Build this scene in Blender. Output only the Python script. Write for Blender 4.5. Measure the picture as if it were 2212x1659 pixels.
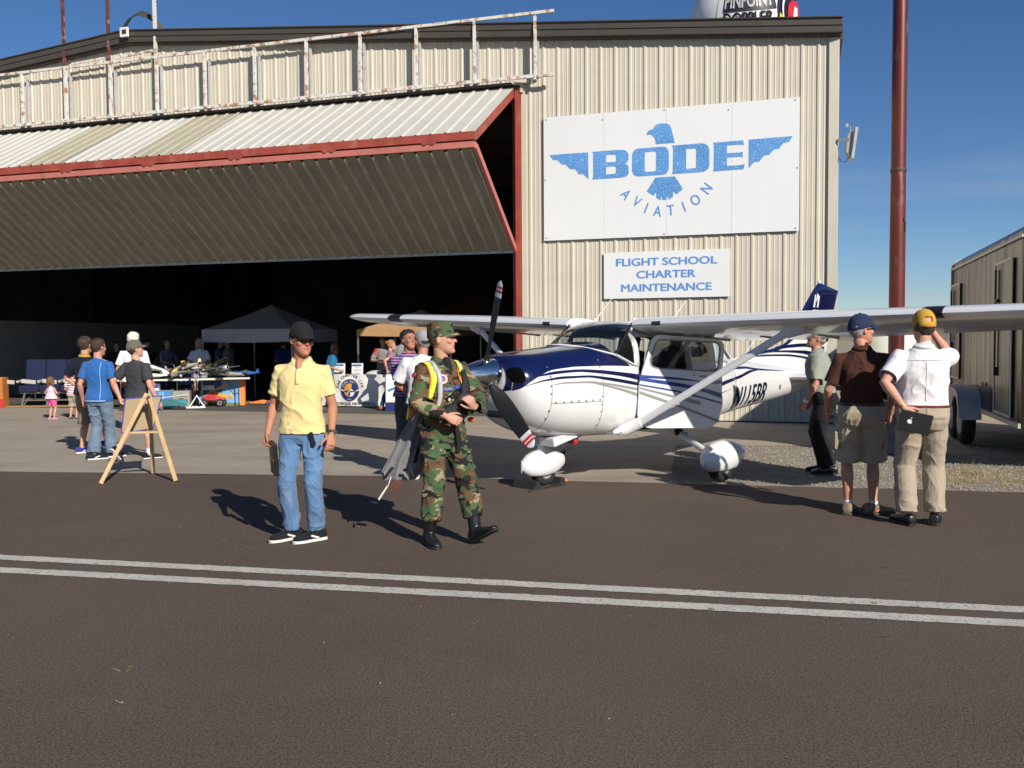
import bpy, bmesh, math, random
from mathutils import Vector, Matrix, noise
from mathutils.bvhtree import BVHTree
random.seed(7)
R = math.radians
V = Vector
for o in list(bpy.data.objects): bpy.data.objects.remove(o)
scn = bpy.context.scene
C = scn.collection

# ---------------- camera, world, sun, exposure ----------------
CAM_H = 1.6
PITCH, ROLL = R(2.553), R(0.35)
cam = bpy.data.cameras.new('camera')
cam_o = bpy.data.objects.new('camera', cam); C.objects.link(cam_o)
cam.sensor_width = 36; cam.lens = 36 * 2007 / 2212; cam.clip_start = 0.05; cam.clip_end = 9000
cam_o.matrix_world = Matrix.Translation((0, 0, CAM_H)) @ Matrix.Rotation(R(90) - PITCH, 4, 'X') @ Matrix.Rotation(-ROLL, 4, 'Z')
scn.camera = cam_o
scn.render.resolution_x = 1024; scn.render.resolution_y = 768

SUN_EL, SUN_AZ = R(29.5), R(30)          # the sun stands behind the camera, to its right
wd = bpy.data.worlds.new('World'); scn.world = wd; wd.use_nodes = True
nt = wd.node_tree; nt.nodes.clear()
wo = nt.nodes.new('ShaderNodeOutputWorld'); bg = nt.nodes.new('ShaderNodeBackground')
sky = nt.nodes.new('ShaderNodeTexSky'); sky.sky_type = 'NISHITA'; sky.sun_disc = False
sky.sun_elevation = SUN_EL; sky.altitude = 1600; sky.air_density = 1.0; sky.dust_density = 0.3; sky.ozone_density = 4.0
# direction to the sun: (sin az, -cos az); Nishita measures its rotation from +Y clockwise
sky.sun_rotation = math.atan2(math.sin(SUN_AZ), -math.cos(SUN_AZ))
bg.inputs['Strength'].default_value = 0.063
# faint cirrus low in the sky
tc = nt.nodes.new('ShaderNodeTexCoord'); mp = nt.nodes.new('ShaderNodeMapping'); mp.inputs['Scale'].default_value = (1.2, 1.2, 9)
nz = nt.nodes.new('ShaderNodeTexNoise'); nz.inputs['Scale'].default_value = 2.2; nz.inputs['Detail'].default_value = 6; nz.inputs['Distortion'].default_value = .6
cr = nt.nodes.new('ShaderNodeValToRGB'); cr.color_ramp.elements[0].position = .5; cr.color_ramp.elements[1].position = .8
sx = nt.nodes.new('ShaderNodeSeparateXYZ')
mr = nt.nodes.new('ShaderNodeMapRange'); mr.inputs['From Min'].default_value = .22; mr.inputs['From Max'].default_value = .03
ml = nt.nodes.new('ShaderNodeMath'); ml.operation = 'MULTIPLY'; m2 = nt.nodes.new('ShaderNodeMath'); m2.operation = 'MULTIPLY'; m2.inputs[1].default_value = .75
mx = nt.nodes.new('ShaderNodeMixRGB'); mx.inputs[2].default_value = (5.2, 5.6, 6.4, 1)
L = nt.links.new
L(tc.outputs['Generated'], mp.inputs[0]); L(mp.outputs[0], nz.inputs['Vector']); L(nz.outputs['Fac'], cr.inputs[0])
L(tc.outputs['Generated'], sx.inputs[0]); L(sx.outputs['Z'], mr.inputs[0]); L(cr.outputs[0], ml.inputs[0]); L(mr.outputs[0], ml.inputs[1])
L(ml.outputs[0], m2.inputs[0]); L(m2.outputs[0], mx.inputs[0]); hs = nt.nodes.new('ShaderNodeHueSaturation'); hs.inputs['Saturation'].default_value = 1.15; hs.inputs['Hue'].default_value = .505; L(sky.outputs[0], hs.inputs['Color']); L(hs.outputs[0], mx.inputs[1]); L(mx.outputs[0], bg.inputs[0]); L(bg.outputs[0], wo.inputs[0])
sun = bpy.data.lights.new('sun', 'SUN'); sun.energy = 4.3; sun.angle = R(0.55); sun.color = (1.0, .93, .82)
sun_o = bpy.data.objects.new('sun', sun); C.objects.link(sun_o)
sdir = V((-math.sin(SUN_AZ) * math.cos(SUN_EL), math.cos(SUN_AZ) * math.cos(SUN_EL), -math.sin(SUN_EL)))
sun_o.rotation_euler = sdir.to_track_quat('-Z', 'Y').to_euler(); sun_o.location = (12, -20, 18)
vs = scn.view_settings; vs.view_transform = 'Standard'; vs.look = 'None'; vs.exposure = 0.46; vs.gamma = 1

# ---------------- helpers ----------------
def cam_ray(px, py):
    """direction of a photo pixel (2212 x 1659 grid), used only to measure where things stand"""
    m = cam_o.matrix_world.to_3x3()
    return m @ V(((px - 1106) / 2007, (829.5 - py) / 2007, -1))
def gnd(px, py, z=0.0):
    d = cam_ray(px, py); t = (z - CAM_H) / d.z
    return V((0, 0, CAM_H)) + d * t
def atY(px, py, Y):
    d = cam_ray(px, py); return V((0, 0, CAM_H)) + d * (Y / d.y)

def tag(o, label=None, cat=None, group=None, kind=None):
    if label: o['label'] = label
    if cat: o['category'] = cat
    if group: o['group'] = group
    if kind: o['kind'] = kind
    return o
def thing(name, label, cat, loc=(0, 0, 0), rz=0.0, group=None, sc=1.0):
    o = bpy.data.objects.new(name, None); C.objects.link(o); o.empty_display_size = .2
    o.location = loc; o.rotation_euler = (0, 0, rz); o.scale = (sc, sc, sc)
    return tag(o, label, cat, group)
def link(name, me, mats, parent=None, smooth=None, label=None):
    o = bpy.data.objects.new(name, me); C.objects.link(o)
    if not isinstance(mats, (list, tuple)): mats = [mats]
    for m in mats: me.materials.append(m)
    if parent is not None: o.parent = parent
    if smooth is not None:
        me.polygons.foreach_set('use_smooth', [True] * len(me.polygons))
        if smooth < 180: me.set_sharp_from_angle(angle=R(smooth))
    if label: o['label'] = label
    return o
def obj(name, bm, mats, parent=None, smooth=None, label=None):
    me = bpy.data.meshes.new(name); bm.to_mesh(me); bm.free()
    return link(name, me, mats, parent, smooth, label)
def B(): return bmesh.new()
def copy_tree(o, parent=None):
    c = o.copy(); C.objects.link(c)
    if parent is not None: c.parent = parent
    for ch in [x for x in bpy.data.objects if x.parent == o]: copy_tree(ch, c)
    return c

def face(bm, vs_, mi=0):
    try:
        f = bm.faces.new(vs_); f.material_index = mi; return f
    except ValueError: return None
def box(bm, c, s, rot=None, bev=0.0, mi=0):
    c = V(c); hx, hy, hz = s[0] / 2, s[1] / 2, s[2] / 2
    M = rot.to_3x3() if rot is not None else Matrix.Identity(3)
    vv = [bm.verts.new(c + M @ V((x * hx, y * hy, z * hz))) for x in (-1, 1) for y in (-1, 1) for z in (-1, 1)]
    q = [(0, 1, 3, 2), (4, 6, 7, 5), (0, 4, 5, 1), (2, 3, 7, 6), (0, 2, 6, 4), (1, 5, 7, 3)]
    fs = [face(bm, [vv[i] for i in f], mi) for f in q]
    if bev > 0:
        es = list({e for f in fs for e in f.edges})
        r = bmesh.ops.bevel(bm, geom=es, offset=bev, segments=2, affect='EDGES', profile=.7)
        for f in r['faces']: f.material_index = mi
    return vv
def frame_of(d, up=V((0, 0, 1))):
    d = d.normalized()
    if abs(d.dot(up)) > .97: up = V((0, 1, 0))
    x = d.cross(up).normalized(); y = x.cross(d).normalized()
    return x, y, d
def beam(bm, p0, p1, w, h, up=V((0, 0, 1)), mi=0, bev=0.0):
    """bar between two points, w across, h along 'up'"""
    p0, p1 = V(p0), V(p1); x, y, d = frame_of(p1 - p0, V(up))
    M = Matrix((x, y, d)).transposed()
    box(bm, (p0 + p1) / 2, (w, h, (p1 - p0).length), M, bev, mi)
def loft(bm, rings, cap=True, closed=True, mi=0, capends=(True, True)):
    rr = [[bm.verts.new(p) for p in r] for r in rings]; n = len(rr[0])
    for a, b in zip(rr, rr[1:]):
        for i in range(n if closed else n - 1):
            j = (i + 1) % n; face(bm, (a[i], a[j], b[j], b[i]), mi)
    if cap and capends[0]: face(bm, list(reversed(rr[0])), mi)
    if cap and capends[1]: face(bm, rr[-1], mi)
    return rr
def tube(bm, pts, r, seg=10, mi=0, flat=1.0, up=V((0, 0, 1)), cap=True):
    pts = [V(p) for p in pts]; rs = r if isinstance(r, (list, tuple)) else [r] * len(pts)
    rings = []; px = None
    for i, p in enumerate(pts):
        d = (pts[min(i + 1, len(pts) - 1)] - pts[max(i - 1, 0)])
        if px is None: x, y, d = frame_of(d, V(up))
        else:
            d = d.normalized(); x = (px - d * px.dot(d)).normalized(); y = d.cross(x) * -1
            y = x.cross(d)
        px = x
        rings.append([p + (x * math.cos(a) + y * math.sin(a) * flat) * rs[i] for a in [2 * math.pi * k / seg for k in range(seg)]])
    rings = [list(reversed(q)) for q in rings]
    return loft(bm, rings, cap, mi=mi)
def cap_limb(bm, pts, rs, seg=12):
    """round-ended tapered limb through points"""
    pts = [V(p) for p in pts]; a = (pts[1] - pts[0]).normalized(); b = (pts[-1] - pts[-2]).normalized()
    P, Q = [], []
    for f, g in ((-.98, .2), (-.7, .7), (-.35, .93)): P.append(pts[0] + a * rs[0] * f); Q.append(rs[0] * g)
    P += pts; Q += list(rs)
    for f, g in ((.35, .93), (.7, .7), (.98, .2)): P.append(pts[-1] + b * rs[-1] * f); Q.append(rs[-1] * g)
    tube(bm, P, Q, seg)
def ellipsoid(bm, c, r, M=None, u=12, v=8):
    M = M or Matrix.Identity(3); c = V(c); rings = []
    for j in range(v + 1):
        th = math.pi * (.03 + .94 * j / v); rr = math.sin(th); z = -math.cos(th)
        rings.append([c + M @ V((r[0] * rr * math.cos(2 * math.pi * i / u), r[1] * rr * math.sin(2 * math.pi * i / u), r[2] * z)) for i in range(u)])
    loft(bm, rings)
def lathe(bm, prof, c=(0, 0, 0), M=None, seg=24, mi=0):
    """profile (radius, height) turned about local z"""
    M = M or Matrix.Identity(3); c = V(c)
    rings = [[c + M @ V((r * math.cos(2 * math.pi * i / seg), r * math.sin(2 * math.pi * i / seg), z)) for i in range(seg)] for r, z in prof]
    loft(bm, rings, mi=mi)
def poly_prism(bm, pts, fn, th, mi=0):
    """2-D outline -> slab; fn(u,v,w) gives the 3-D point"""
    a = [bm.verts.new(fn(u, v, 0)) for u, v in pts]; b = [bm.verts.new(fn(u, v, th)) for u, v in pts]
    n = len(pts)
    face(bm, a, mi); face(bm, list(reversed(b)), mi)
    for i in range(n): face(bm, (a[i], b[i], b[(i + 1) % n], a[(i + 1) % n]), mi)
def fixn(bm): bmesh.ops.recalc_face_normals(bm, faces=bm.faces[:])
def shape2d(splines, th=.002):
    """filled 2-D outlines with holes -> mesh in the xy plane"""
    cu = bpy.data.curves.new('outline', 'CURVE'); cu.dimensions = '2D'; cu.fill_mode = 'BOTH'; cu.extrude = th / 2
    for s in splines:
        sp = cu.splines.new('POLY'); sp.points.add(len(s) - 1); sp.use_cyclic_u = True
        for p, q in zip(sp.points, s): p.co = (q[0], q[1], 0, 1)
    o = bpy.data.objects.new('outline', cu); C.objects.link(o)
    me = bpy.data.meshes.new_from_object(o.evaluated_get(bpy.context.evaluated_depsgraph_get()))
    bpy.data.objects.remove(o); bpy.data.curves.remove(cu); return me
def text_me(body, size, th=.002, bold=0.0, align='CENTER', shear=0.0, space=1.0, xs=1.0):
    cu = bpy.data.curves.new('lettering', 'FONT'); cu.body = body; cu.size = size; cu.extrude = th / 2
    cu.align_x = align; cu.align_y = 'CENTER'; cu.shear = shear; cu.space_character = space; cu.resolution_u = 4
    o = bpy.data.objects.new('lettering', cu); C.objects.link(o)
    me = bpy.data.meshes.new_from_object(o.evaluated_get(bpy.context.evaluated_depsgraph_get()))
    bpy.data.objects.remove(o); bpy.data.curves.remove(cu)
    if xs != 1.0: me.transform(Matrix.Diagonal((xs, 1, 1, 1)))
    if bold:      # heavier strokes: the outline repeated a little to each side
        b2 = B()
        for k, (dx, dy) in enumerate(((0, 0), (bold, 0), (-bold, 0), (0, bold * .7), (0, -bold * .7))):
            m3 = me.copy(); m3.transform(Matrix.Translation((dx, dy, k * th * .06))); b2.from_mesh(m3); bpy.data.meshes.remove(m3)
        b2.to_mesh(me); b2.free()
    return me
def finecut(b2, ln):
    bmesh.ops.triangulate(b2, faces=b2.faces[:])
    for _ in range(5):
        es = [e for e in b2.edges if e.calc_length() > ln]
        if not es: break
        bmesh.ops.subdivide_edges(b2, edges=es, cuts=1); bmesh.ops.triangulate(b2, faces=[f for f in b2.faces if len(f.verts) > 3])
def warp(me, fn):
    for v in me.vertices: v.co = fn(v.co)
    return me
def join_into(bm, me, mi=0):
    b2 = B(); b2.from_mesh(me)
    for f in b2.faces: f.material_index = mi
    tmp = bpy.data.meshes.new('t'); b2.to_mesh(tmp); b2.free(); bm.from_mesh(tmp); bpy.data.meshes.remove(tmp)

# ---------------- materials ----------------
MATS = {}
def mat(name, col, rough=.6, metal=0.0, var=.12, vs_=3.0, bump=0.0, bs=60.0, coat=0.0, detail=4, spec=.5, col2=None, aniso=None, emit=None, alpha=None, trans=0.0, attr=None, sheen=0.0):
    if name in MATS: return MATS[name]
    m = bpy.data.materials.new(name); m.use_nodes = True; t = m.node_tree; n = t.nodes; p = n['Principled BSDF']
    tc = n.new('ShaderNodeTexCoord'); mp = n.new('ShaderNodeMapping'); t.links.new(tc.outputs['Object'], mp.inputs[0])
    if aniso: mp.inputs['Scale'].default_value = aniso
    nz = n.new('ShaderNodeTexNoise'); nz.inputs['Scale'].default_value = vs_; nz.inputs['Detail'].default_value = detail; nz.inputs['Roughness'].default_value = .6
    t.links.new(mp.outputs[0], nz.inputs['Vector'])
    mx = n.new('ShaderNodeMixRGB'); r = n.new('ShaderNodeValToRGB'); r.color_ramp.elements[0].position = .32; r.color_ramp.elements[1].position = .68
    t.links.new(nz.outputs['Fac'], r.inputs[0]); t.links.new(r.outputs[0], mx.inputs[0])
    c2 = col2 or tuple(min(1, c * (1 + var)) for c in col); c1 = tuple(c * (1 - var) for c in col) if not col2 else col
    mx.inputs[1].default_value = (*c1, 1); mx.inputs[2].default_value = (*c2, 1)
    out = mx.outputs[0]
    if attr:
        at = n.new('ShaderNodeAttribute'); at.attribute_name = attr; mm = n.new('ShaderNodeMixRGB'); mm.blend_type = 'MULTIPLY'; mm.inputs[0].default_value = 1
        t.links.new(out, mm.inputs[1]); t.links.new(at.outputs['Color'], mm.inputs[2]); out = mm.outputs[0]
    t.links.new(out, p.inputs['Base Color'])
    p.inputs['Roughness'].default_value = rough; p.inputs['Metallic'].default_value = metal
    p.inputs['Specular IOR Level'].default_value = spec
    if sheen: p.inputs['Sheen Weight'].default_value = sheen
    if coat: p.inputs['Coat Weight'].default_value = coat; p.inputs['Coat Roughness'].default_value = .05
    if trans: p.inputs['Transmission Weight'].default_value = trans
    if bump:
        b = n.new('ShaderNodeTexNoise'); b.inputs['Scale'].default_value = bs; b.inputs['Detail'].default_value = 3
        t.links.new(mp.outputs[0], b.inputs['Vector'])
        bp = n.new('ShaderNodeBump'); bp.inputs['Strength'].default_value = bump; bp.inputs['Distance'].default_value = .01
        t.links.new(b.outputs['Fac'], bp.inputs['Height']); t.links.new(bp.outputs[0], p.inputs['Normal'])
    MATS[name] = m; return m
def nodes_of(m): return m.node_tree, m.node_tree.nodes, m.node_tree.nodes['Principled BSDF']
def add_layer(m, col, scale=8, lo=.55, hi=.7, amt=1.0, aniso=None, kind='noise', detail=5):
    """a second colour (rust, dirt, specks) laid over the base colour"""
    t, n, p = nodes_of(m); src = p.inputs['Base Color'].links[0].from_socket
    tc = n.new('ShaderNodeTexCoord'); mp = n.new('ShaderNodeMapping'); t.links.new(tc.outputs['Object'], mp.inputs[0])
    if aniso: mp.inputs['Scale'].default_value = aniso
    if kind == 'noise': q = n.new('ShaderNodeTexNoise'); q.inputs['Detail'].default_value = detail; so = 'Fac'
    else: q = n.new('ShaderNodeTexVoronoi'); q.feature = kind; so = 'Distance'
    q.inputs['Scale'].default_value = scale; t.links.new(mp.outputs[0], q.inputs['Vector'])
    mr = n.new('ShaderNodeMapRange'); mr.inputs['From Min'].default_value = lo; mr.inputs['From Max'].default_value = hi; mr.inputs['To Max'].default_value = amt
    t.links.new(q.outputs[so], mr.inputs[0])
    mx = n.new('ShaderNodeMixRGB'); mx.inputs[2].default_value = (*col, 1)
    t.links.new(mr.outputs[0], mx.inputs[0]); t.links.new(src, mx.inputs[1]); t.links.new(mx.outputs[0], p.inputs['Base Color'])
    return m
# ---------------- ground ----------------
m_dirt = mat('dry_field', (.30, .25, .17), .95, var=.25, vs_=.4, bump=.6, bs=3, detail=8)
add_layer(m_dirt, (.42, .36, .24), .8, .5, .7, .7)
m_asph = mat('asphalt', (.122, .093, .075), .9, var=.12, vs_=.45, bump=.42, bs=120, spec=.12)
add_layer(m_asph, (.080, .082, .088), 46, .56, .66, .5, detail=3)
add_layer(m_asph, (.150, .092, .062), 38, .58, .68, .5, detail=3)
add_layer(m_asph, (.050, .038, .031), 85, .48, .60, .75, detail=2)
add_layer(m_asph, (.21, .17, .145), 110, .585, .68, .9, detail=2)
add_layer(m_asph, (.045, .037, .032), 150, .58, .68, .7, detail=2)
add_layer(m_asph, (.075, .062, .055), 1.1, .62, .75, .35, aniso=(1, 3, 1))
add_layer(m_asph, (.26, .23, .19), 30, .05, .02, .7, kind='F1')
add_layer(m_asph, (.135, .108, .088), .18, .48, .66, .35, detail=6)
add_layer(m_asph, (.040, .032, .027), 5.5, .70, .76, .55, aniso=(.6, 2.4, 1))
m_conc = mat('concrete', (.33, .285, .23), .85, var=.10, vs_=.7, bump=.3, bs=70, detail=8)
add_layer(m_conc, (.20, .17, .14), .55, .50, .72, .65, aniso=(.7, 2.6, 1), detail=8)
add_layer(m_conc, (.25, .215, .175), 45, .55, .66, .6, detail=2)
add_layer(m_conc, (.42, .375, .31), 2.1, .60, .75, .4)
m_grav = mat('gravel', (.27, .235, .19), .95, var=.2, vs_=3, bump=1.0, bs=60)
add_layer(m_grav, (.36, .33, .28), 55, .22, .05, .9, kind='F1'); add_layer(m_grav, (.07, .06, .05), 40, .56, .66, .8, detail=3)
m_line = mat('road_paint', (.50, .48, .43), .75, var=.08, vs_=4, bump=.25, bs=130)
add_layer(m_line, (.10, .08, .065), 62, .56, .66, .85, detail=4); add_layer(m_line, (.12, .10, .08), 9, .66, .70, .8, detail=8); add_layer(m_line, (.30, .28, .25), 6, .55, .75, .4)
m_joint = mat('joint_seal', (.36, .33, .28), .9)

def sheet(name, pts, z, m, bm=None):
    bm = B(); face(bm, [bm.verts.new((p[0], p[1], z)) for p in pts]); fixn(bm)
    for f in bm.faces:
        if f.normal.z < 0: f.normal_flip()
    return tag(obj(name, bm, m), kind='structure')
sheet('ground', [(-3500, -3500), (3500, -3500), (3500, 3500), (-3500, 3500)], -.016, m_dirt)
def edge(px): # far edge of the taxiway as seen in the photo, in metres
    pass
E0, E1, E2, E3 = V((-6.54, 11.79)), V((-1.44, 11.16)), V((1.64, 10.45)), V((5.36, 9.69))
dl = (E0 - E1).normalized(); dr = (E3 - E2).normalized()
far_l = E0 + dl * 60; far_r = E3 + dr * 60
def wavy(a, b, n, amp, seed):
    out = []
    for i in range(n):
        p = a.lerp(b, i / n); k = noise.noise(V((p.x * 1.3, p.y * 1.3, seed))) * amp
        out.append(V((p.x, p.y + k)))
    return out
te = wavy(far_l, E0, 30, .02, 3) + wavy(E0, E1, 30, .03, 3) + wavy(E1, E2, 24, .03, 3) + wavy(E2, E3, 26, .04, 3) + wavy(E3, far_r, 50, .05, 3) + [far_r]
sheet('taxiway', [(-70, -40), (75, -40)] + [tuple(p) for p in reversed(te)], 0, m_asph)
# concrete apron in front of the hangar, gravel to its right
conc = [(-70, 60)] + [(p.x, p.y - .3) for p in te if p.x < 1.75] + [(1.87, 10.4), (1.95, 11.34), (2.52, 14.28), (4.86, 14.09), (5.51, 12.84), (6.6, 13.0), (6.6, 17.7), (20, 60)]
sheet('apron', conc, -.004, m_conc)
grav = [(1.5, 9.0), (9.5, 7.5), (9.8, 12.3), (7.5, 19), (30, 60), (8, 60), (6.2, 17), (1.6, 15)]
sheet('gravel', grav, -.010, m_grav)
# expansion joints
bm = B()
for a, b, w in [(gnd(0, 935), gnd(165, 917), .025), (gnd(165, 917), gnd(420, 884), .025), (gnd(470, 985), gnd(600, 955), .02), (gnd(600, 955), gnd(990, 905), .02), (gnd(0, 905), gnd(1130, 938), .03), (gnd(60, 1016), gnd(420, 968), .03), (gnd(420, 968), gnd(640, 935), .03)]:
    d = (b - a).normalized(); n = V((-d.y, d.x, 0)) * w / 2
    face(bm, [bm.verts.new(q + V((0, 0, -.001))) for q in (a - n, b - n, b + n, a + n)])
fixn(bm); tag(obj('apron_joint', bm, m_joint), kind='structure')
# the two painted taxiway edge lines
def pline(a0, a1, b0, b1):
    a0, a1, b0, b1 = [V(q) for q in (a0, a1, b0, b1)]
    c0, c1 = (a0 + b0) / 2, (a1 + b1) / 2; d = (c1 - c0).normalized(); n = V((-d.y, d.x)); w = (abs((a0 - b0).dot(n)) + abs((a1 - b1).dot(n))) / 4
    s, e = c0 - d * 40, c0 + d * 60; bm = B(); N = 2600; top = []; bot = []
    for i in range(N + 1):
        p = s.lerp(e, i / N); k = noise.noise(V((p.x * 9, p.y * 9, 1))) * .007 + noise.noise(V((p.x * 31, p.y * 31, 1))) * .009; k2 = noise.noise(V((p.x * 9, p.y * 9, 7))) * .007 + noise.noise(V((p.x * 31, p.y * 31, 5))) * .009
        q = p + n * (w + k); r_ = p - n * (w + k2); top.append(bm.verts.new((q.x, q.y, .004))); bot.append(bm.verts.new((r_.x, r_.y, .004)))
    for i in range(N): face(bm, (bot[i], bot[i + 1], top[i + 1], top[i]))
    tag(obj('taxiway_line', bm, m_line), kind='structure')
pline((-3.92, 7.03), (3.06, 5.5), (-3.84, 6.89), (2.98, 5.36))
pline((-3.70, 6.64), (2.91, 5.23), (-3.61, 6.48), (2.84, 5.10))

# loose stones on the gravel, straw at the right edge, small litter on the taxiway
def inpoly(x, y, P):
    c = False; j = len(P) - 1
    for i in range(len(P)):
        if (P[i][1] > y) != (P[j][1] > y) and x < (P[j][0] - P[i][0]) * (y - P[i][1]) / (P[j][1] - P[i][1]) + P[i][0]: c = not c
        j = i
    return c
rg = random.Random(3); bm = B()
tpoly = [(-70, -40), (75, -40)] + [tuple(p) for p in reversed(te)]
k = 0
while k < 5200:
    x, y = rg.uniform(1.7, 8.5), rg.uniform(9.2, 14.5)
    if inpoly(x, y, conc) or inpoly(x, y + .03, tpoly): continue
    k += 1; r_ = rg.choice((.006, .008, .01, .012, .016)); a = rg.uniform(0, 6.28); c = V((x, y, -.008 + r_ * .4))
    vv = [bm.verts.new(c + V((math.cos(a + q * 1.57) * r_ * rg.uniform(.7, 1.3), math.sin(a + q * 1.57) * r_ * rg.uniform(.7, 1.3), rg.uniform(-.2, .2) * r_))) for q in range(4)]
    t_ = bm.verts.new(c + V((rg.uniform(-.3, .3) * r_, rg.uniform(-.3, .3) * r_, r_ * .8)))
    for q in range(4): face(bm, (vv[q], vv[(q + 1) % 4], t_))
m_stone = mat('stone', (.32, .285, .235), .9, var=.45, vs_=14)
tag(obj('loose_gravel', bm, m_stone), 'loose grey gravel lying between the taxiway and the hangar', 'gravel', kind='stuff')
bm = B()
def straw(bm, c, n, spread, ln, up):
    for _ in range(n):
        x, y = c[0] + rg.gauss(0, spread), c[1] + rg.gauss(0, spread * .6); a = rg.uniform(0, 6.28); l_ = rg.uniform(.4, 1) * ln; w = .0022
        e = V((math.cos(a), math.sin(a), rg.uniform(0, up))).normalized() * l_; s = V((-math.sin(a), math.cos(a), 0)) * w; p = V((x, y, .0))
        m_ = p + e * .5 + V((0, 0, rg.uniform(0, .02)))
        face(bm, [bm.verts.new(q) for q in (p - s, p + s, m_ + s * .8, m_ - s * .8)]); face(bm, [bm.verts.new(q) for q in (m_ - s * .8, m_ + s * .8, p + e)])
for i in range(60): straw(bm, (rg.uniform(4.7, 6.6), rg.uniform(10.05, 11.3)), 60, .20, .09, .22)
for i in range(10): straw(bm, (rg.uniform(5.4, 7.4), rg.uniform(11.3, 12.4)), 30, .22, .12, .5)
for i in range(9): straw(bm, (rg.uniform(5.4, 7.2), rg.uniform(11.0, 12.4)), 22, .05, .22, 3)
m_straw = mat('straw', (.42, .33, .15), .85, var=.3, vs_=5)
tag(obj('dry_grass', bm, m_straw), 'yellow straw and dry grass at the edge of the gravel by the trailer', 'dry grass', kind='stuff')
bm = B()
for q, n_ in ((gnd(276, 1449), 5), (gnd(272, 1522), 2)): straw(bm, (q.x, q.y), n_, .012, .062, .4)
tag(obj('straw_litter', bm, m_straw), 'few blades of straw blown onto the asphalt in the foreground', 'straw', kind='stuff')
bm = B()
for _ in range(240):
    x, y = rg.uniform(-6, 7), rg.uniform(2.2, 9.5); r_ = rg.uniform(.002, .0055); a = rg.uniform(0, 3)
    ellipsoid(bm, (x, y, r_ * .4), (r_, r_ * .7, r_ * .6), Matrix.Rotation(a, 3, 'Z'), 5, 3)
tag(obj('grit', bm, mat('pale_grit', (.26, .24, .20), .8, var=.5, vs_=3)), 'pale grit and small stones scattered over the taxiway asphalt', 'grit', kind='stuff')
# low far hills
bm = B(); pr = None
for i in range(61):
    a = R(-70 + i * 140 / 60); d = 2900; h = 14 + 26 * (noise.noise(V((i * .21, 0, 4))) + .5); p = V((math.sin(a) * d, math.cos(a) * d, 0))
    c = [bm.verts.new(p + V((0, 0, -2))), bm.verts.new(p * 1.03 + V((0, 0, max(4, h)))), bm.verts.new(p * 1.1 + V((0, 0, -2)))]
    if pr:
        for j in range(2): face(bm, (pr[j], pr[j + 1], c[j + 1], c[j]))
    pr = c
fixn(bm); tag(obj('hills', bm, mat('hill', (.20, .16, .12), .95, vs_=.01), smooth=180), kind='structure')
# ---------------- hangar ----------------
HB = V((4.8396, 18.2914, 0)); HROT = math.atan2(.29926, -.95417)   # local x runs left along the front wall, y out towards the apron
m_wall = mat('beige_siding', (.53, .488, .40), .55, var=.05, vs_=1.5, bump=.05, bs=20)
add_layer(m_wall, (.36, .31, .23), 2.0, .60, .85, .35, aniso=(3, 3, .35))
add_layer(m_wall, (.30, .25, .18), 11, .045, .02, .8, kind='F1')
m_bronze = mat('dark_bronze_trim', (.062, .052, .042), .5, var=.08)
m_red = mat('red_oxide_paint', (.30, .055, .035), .6, var=.2, vs_=3)
add_layer(m_red, (.42, .16, .12), 4, .55, .75, .6, aniso=(1, 1, .6)); add_layer(m_red, (.12, .03, .02), 9, .62, .75, .5)
m_pink = mat('faded_red_paint', (.46, .15, .12), .65, var=.12, vs_=3); add_layer(m_pink, (.30, .07, .05), 6, .55, .7, .6)
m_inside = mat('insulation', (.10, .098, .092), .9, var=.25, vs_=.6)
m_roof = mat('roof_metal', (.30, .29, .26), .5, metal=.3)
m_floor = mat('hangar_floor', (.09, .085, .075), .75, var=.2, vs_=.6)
m_steel = mat('frame_steel', (.06, .03, .025), .6)
hg = thing('hangar', 'big beige corrugated metal hangar with an open bifold door', 'hangar', HB, HROT)
XR, XD, XL = -1.42, 4.83, 30.6      # right corner, door jamb, left corner
RX, RZ = 14.6, 8.83                 # ridge
SL = .0894
def topz(x): return RZ - SL * abs(x - RX)
def rib_profile(x0, x1, pitch=.302, rib=.022, ph=0.0, minor=True):
    """corrugated line x -> outward offset"""
    out = [(x0, 0)]; k0 = math.floor((x0 - ph) / pitch); x = k0 * pitch + ph
    while x < x1 + pitch:
        for dx, dy in ((-.042, 0), (-.018, rib), (.018, rib), (.045, 0)) + (((.088, 0), (.098, .006), (.112, .006), (.122, 0), (.18, 0), (.19, .006), (.204, .006), (.214, 0)) if minor else ()):
            q = x + dx
            if x0 < q < x1: out.append((q, dy))
        x += pitch
    out.append((x1, 0)); return sorted(out)
def siding(bm, x0, x1, zb, zt, fn=lambda x, y, z: V((x, y, z)), **kw):
    P = rib_profile(x0, x1, **kw); pr = None
    for x, d in P:
        c = (bm.verts.new(fn(x, d, zb(x))), bm.verts.new(fn(x, d, zt(x))))
        if pr: face(bm, (pr[0], c[0], c[1], pr[1]))
        pr = c
bm = B(); ph = -.747 - .045
siding(bm, XR, XD, lambda x: 0.02, topz, ph=ph); siding(bm, XD, XL, lambda x: 6.99, topz, ph=ph)
fixn(bm); obj('front_wall', bm, m_wall, hg)
for x, s in ((XR, -1), (XL, 1)):
    bm = B()
    siding(bm, -32, 0, lambda y: 0, lambda y: topz(XR) if s < 0 else topz(XL), fn=lambda y, d, z, x=x, s=s: V((x + s * d, y, z)))
    fixn(bm); obj('side_wall', bm, m_wall, hg)
bm = B(); poly_prism(bm, [(XR, 0), (XL, 0), (XL, topz(XL)), (RX, RZ), (XR, topz(XR))], lambda u, v, w: V((u, -32 - w, v)), .1); box(bm, (XR + .12, -16, 3.6), (.06, 31.8, 7.2)); box(bm, (XL - .12, -16, 3.6), (.06, 31.8, 7.2))
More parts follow.
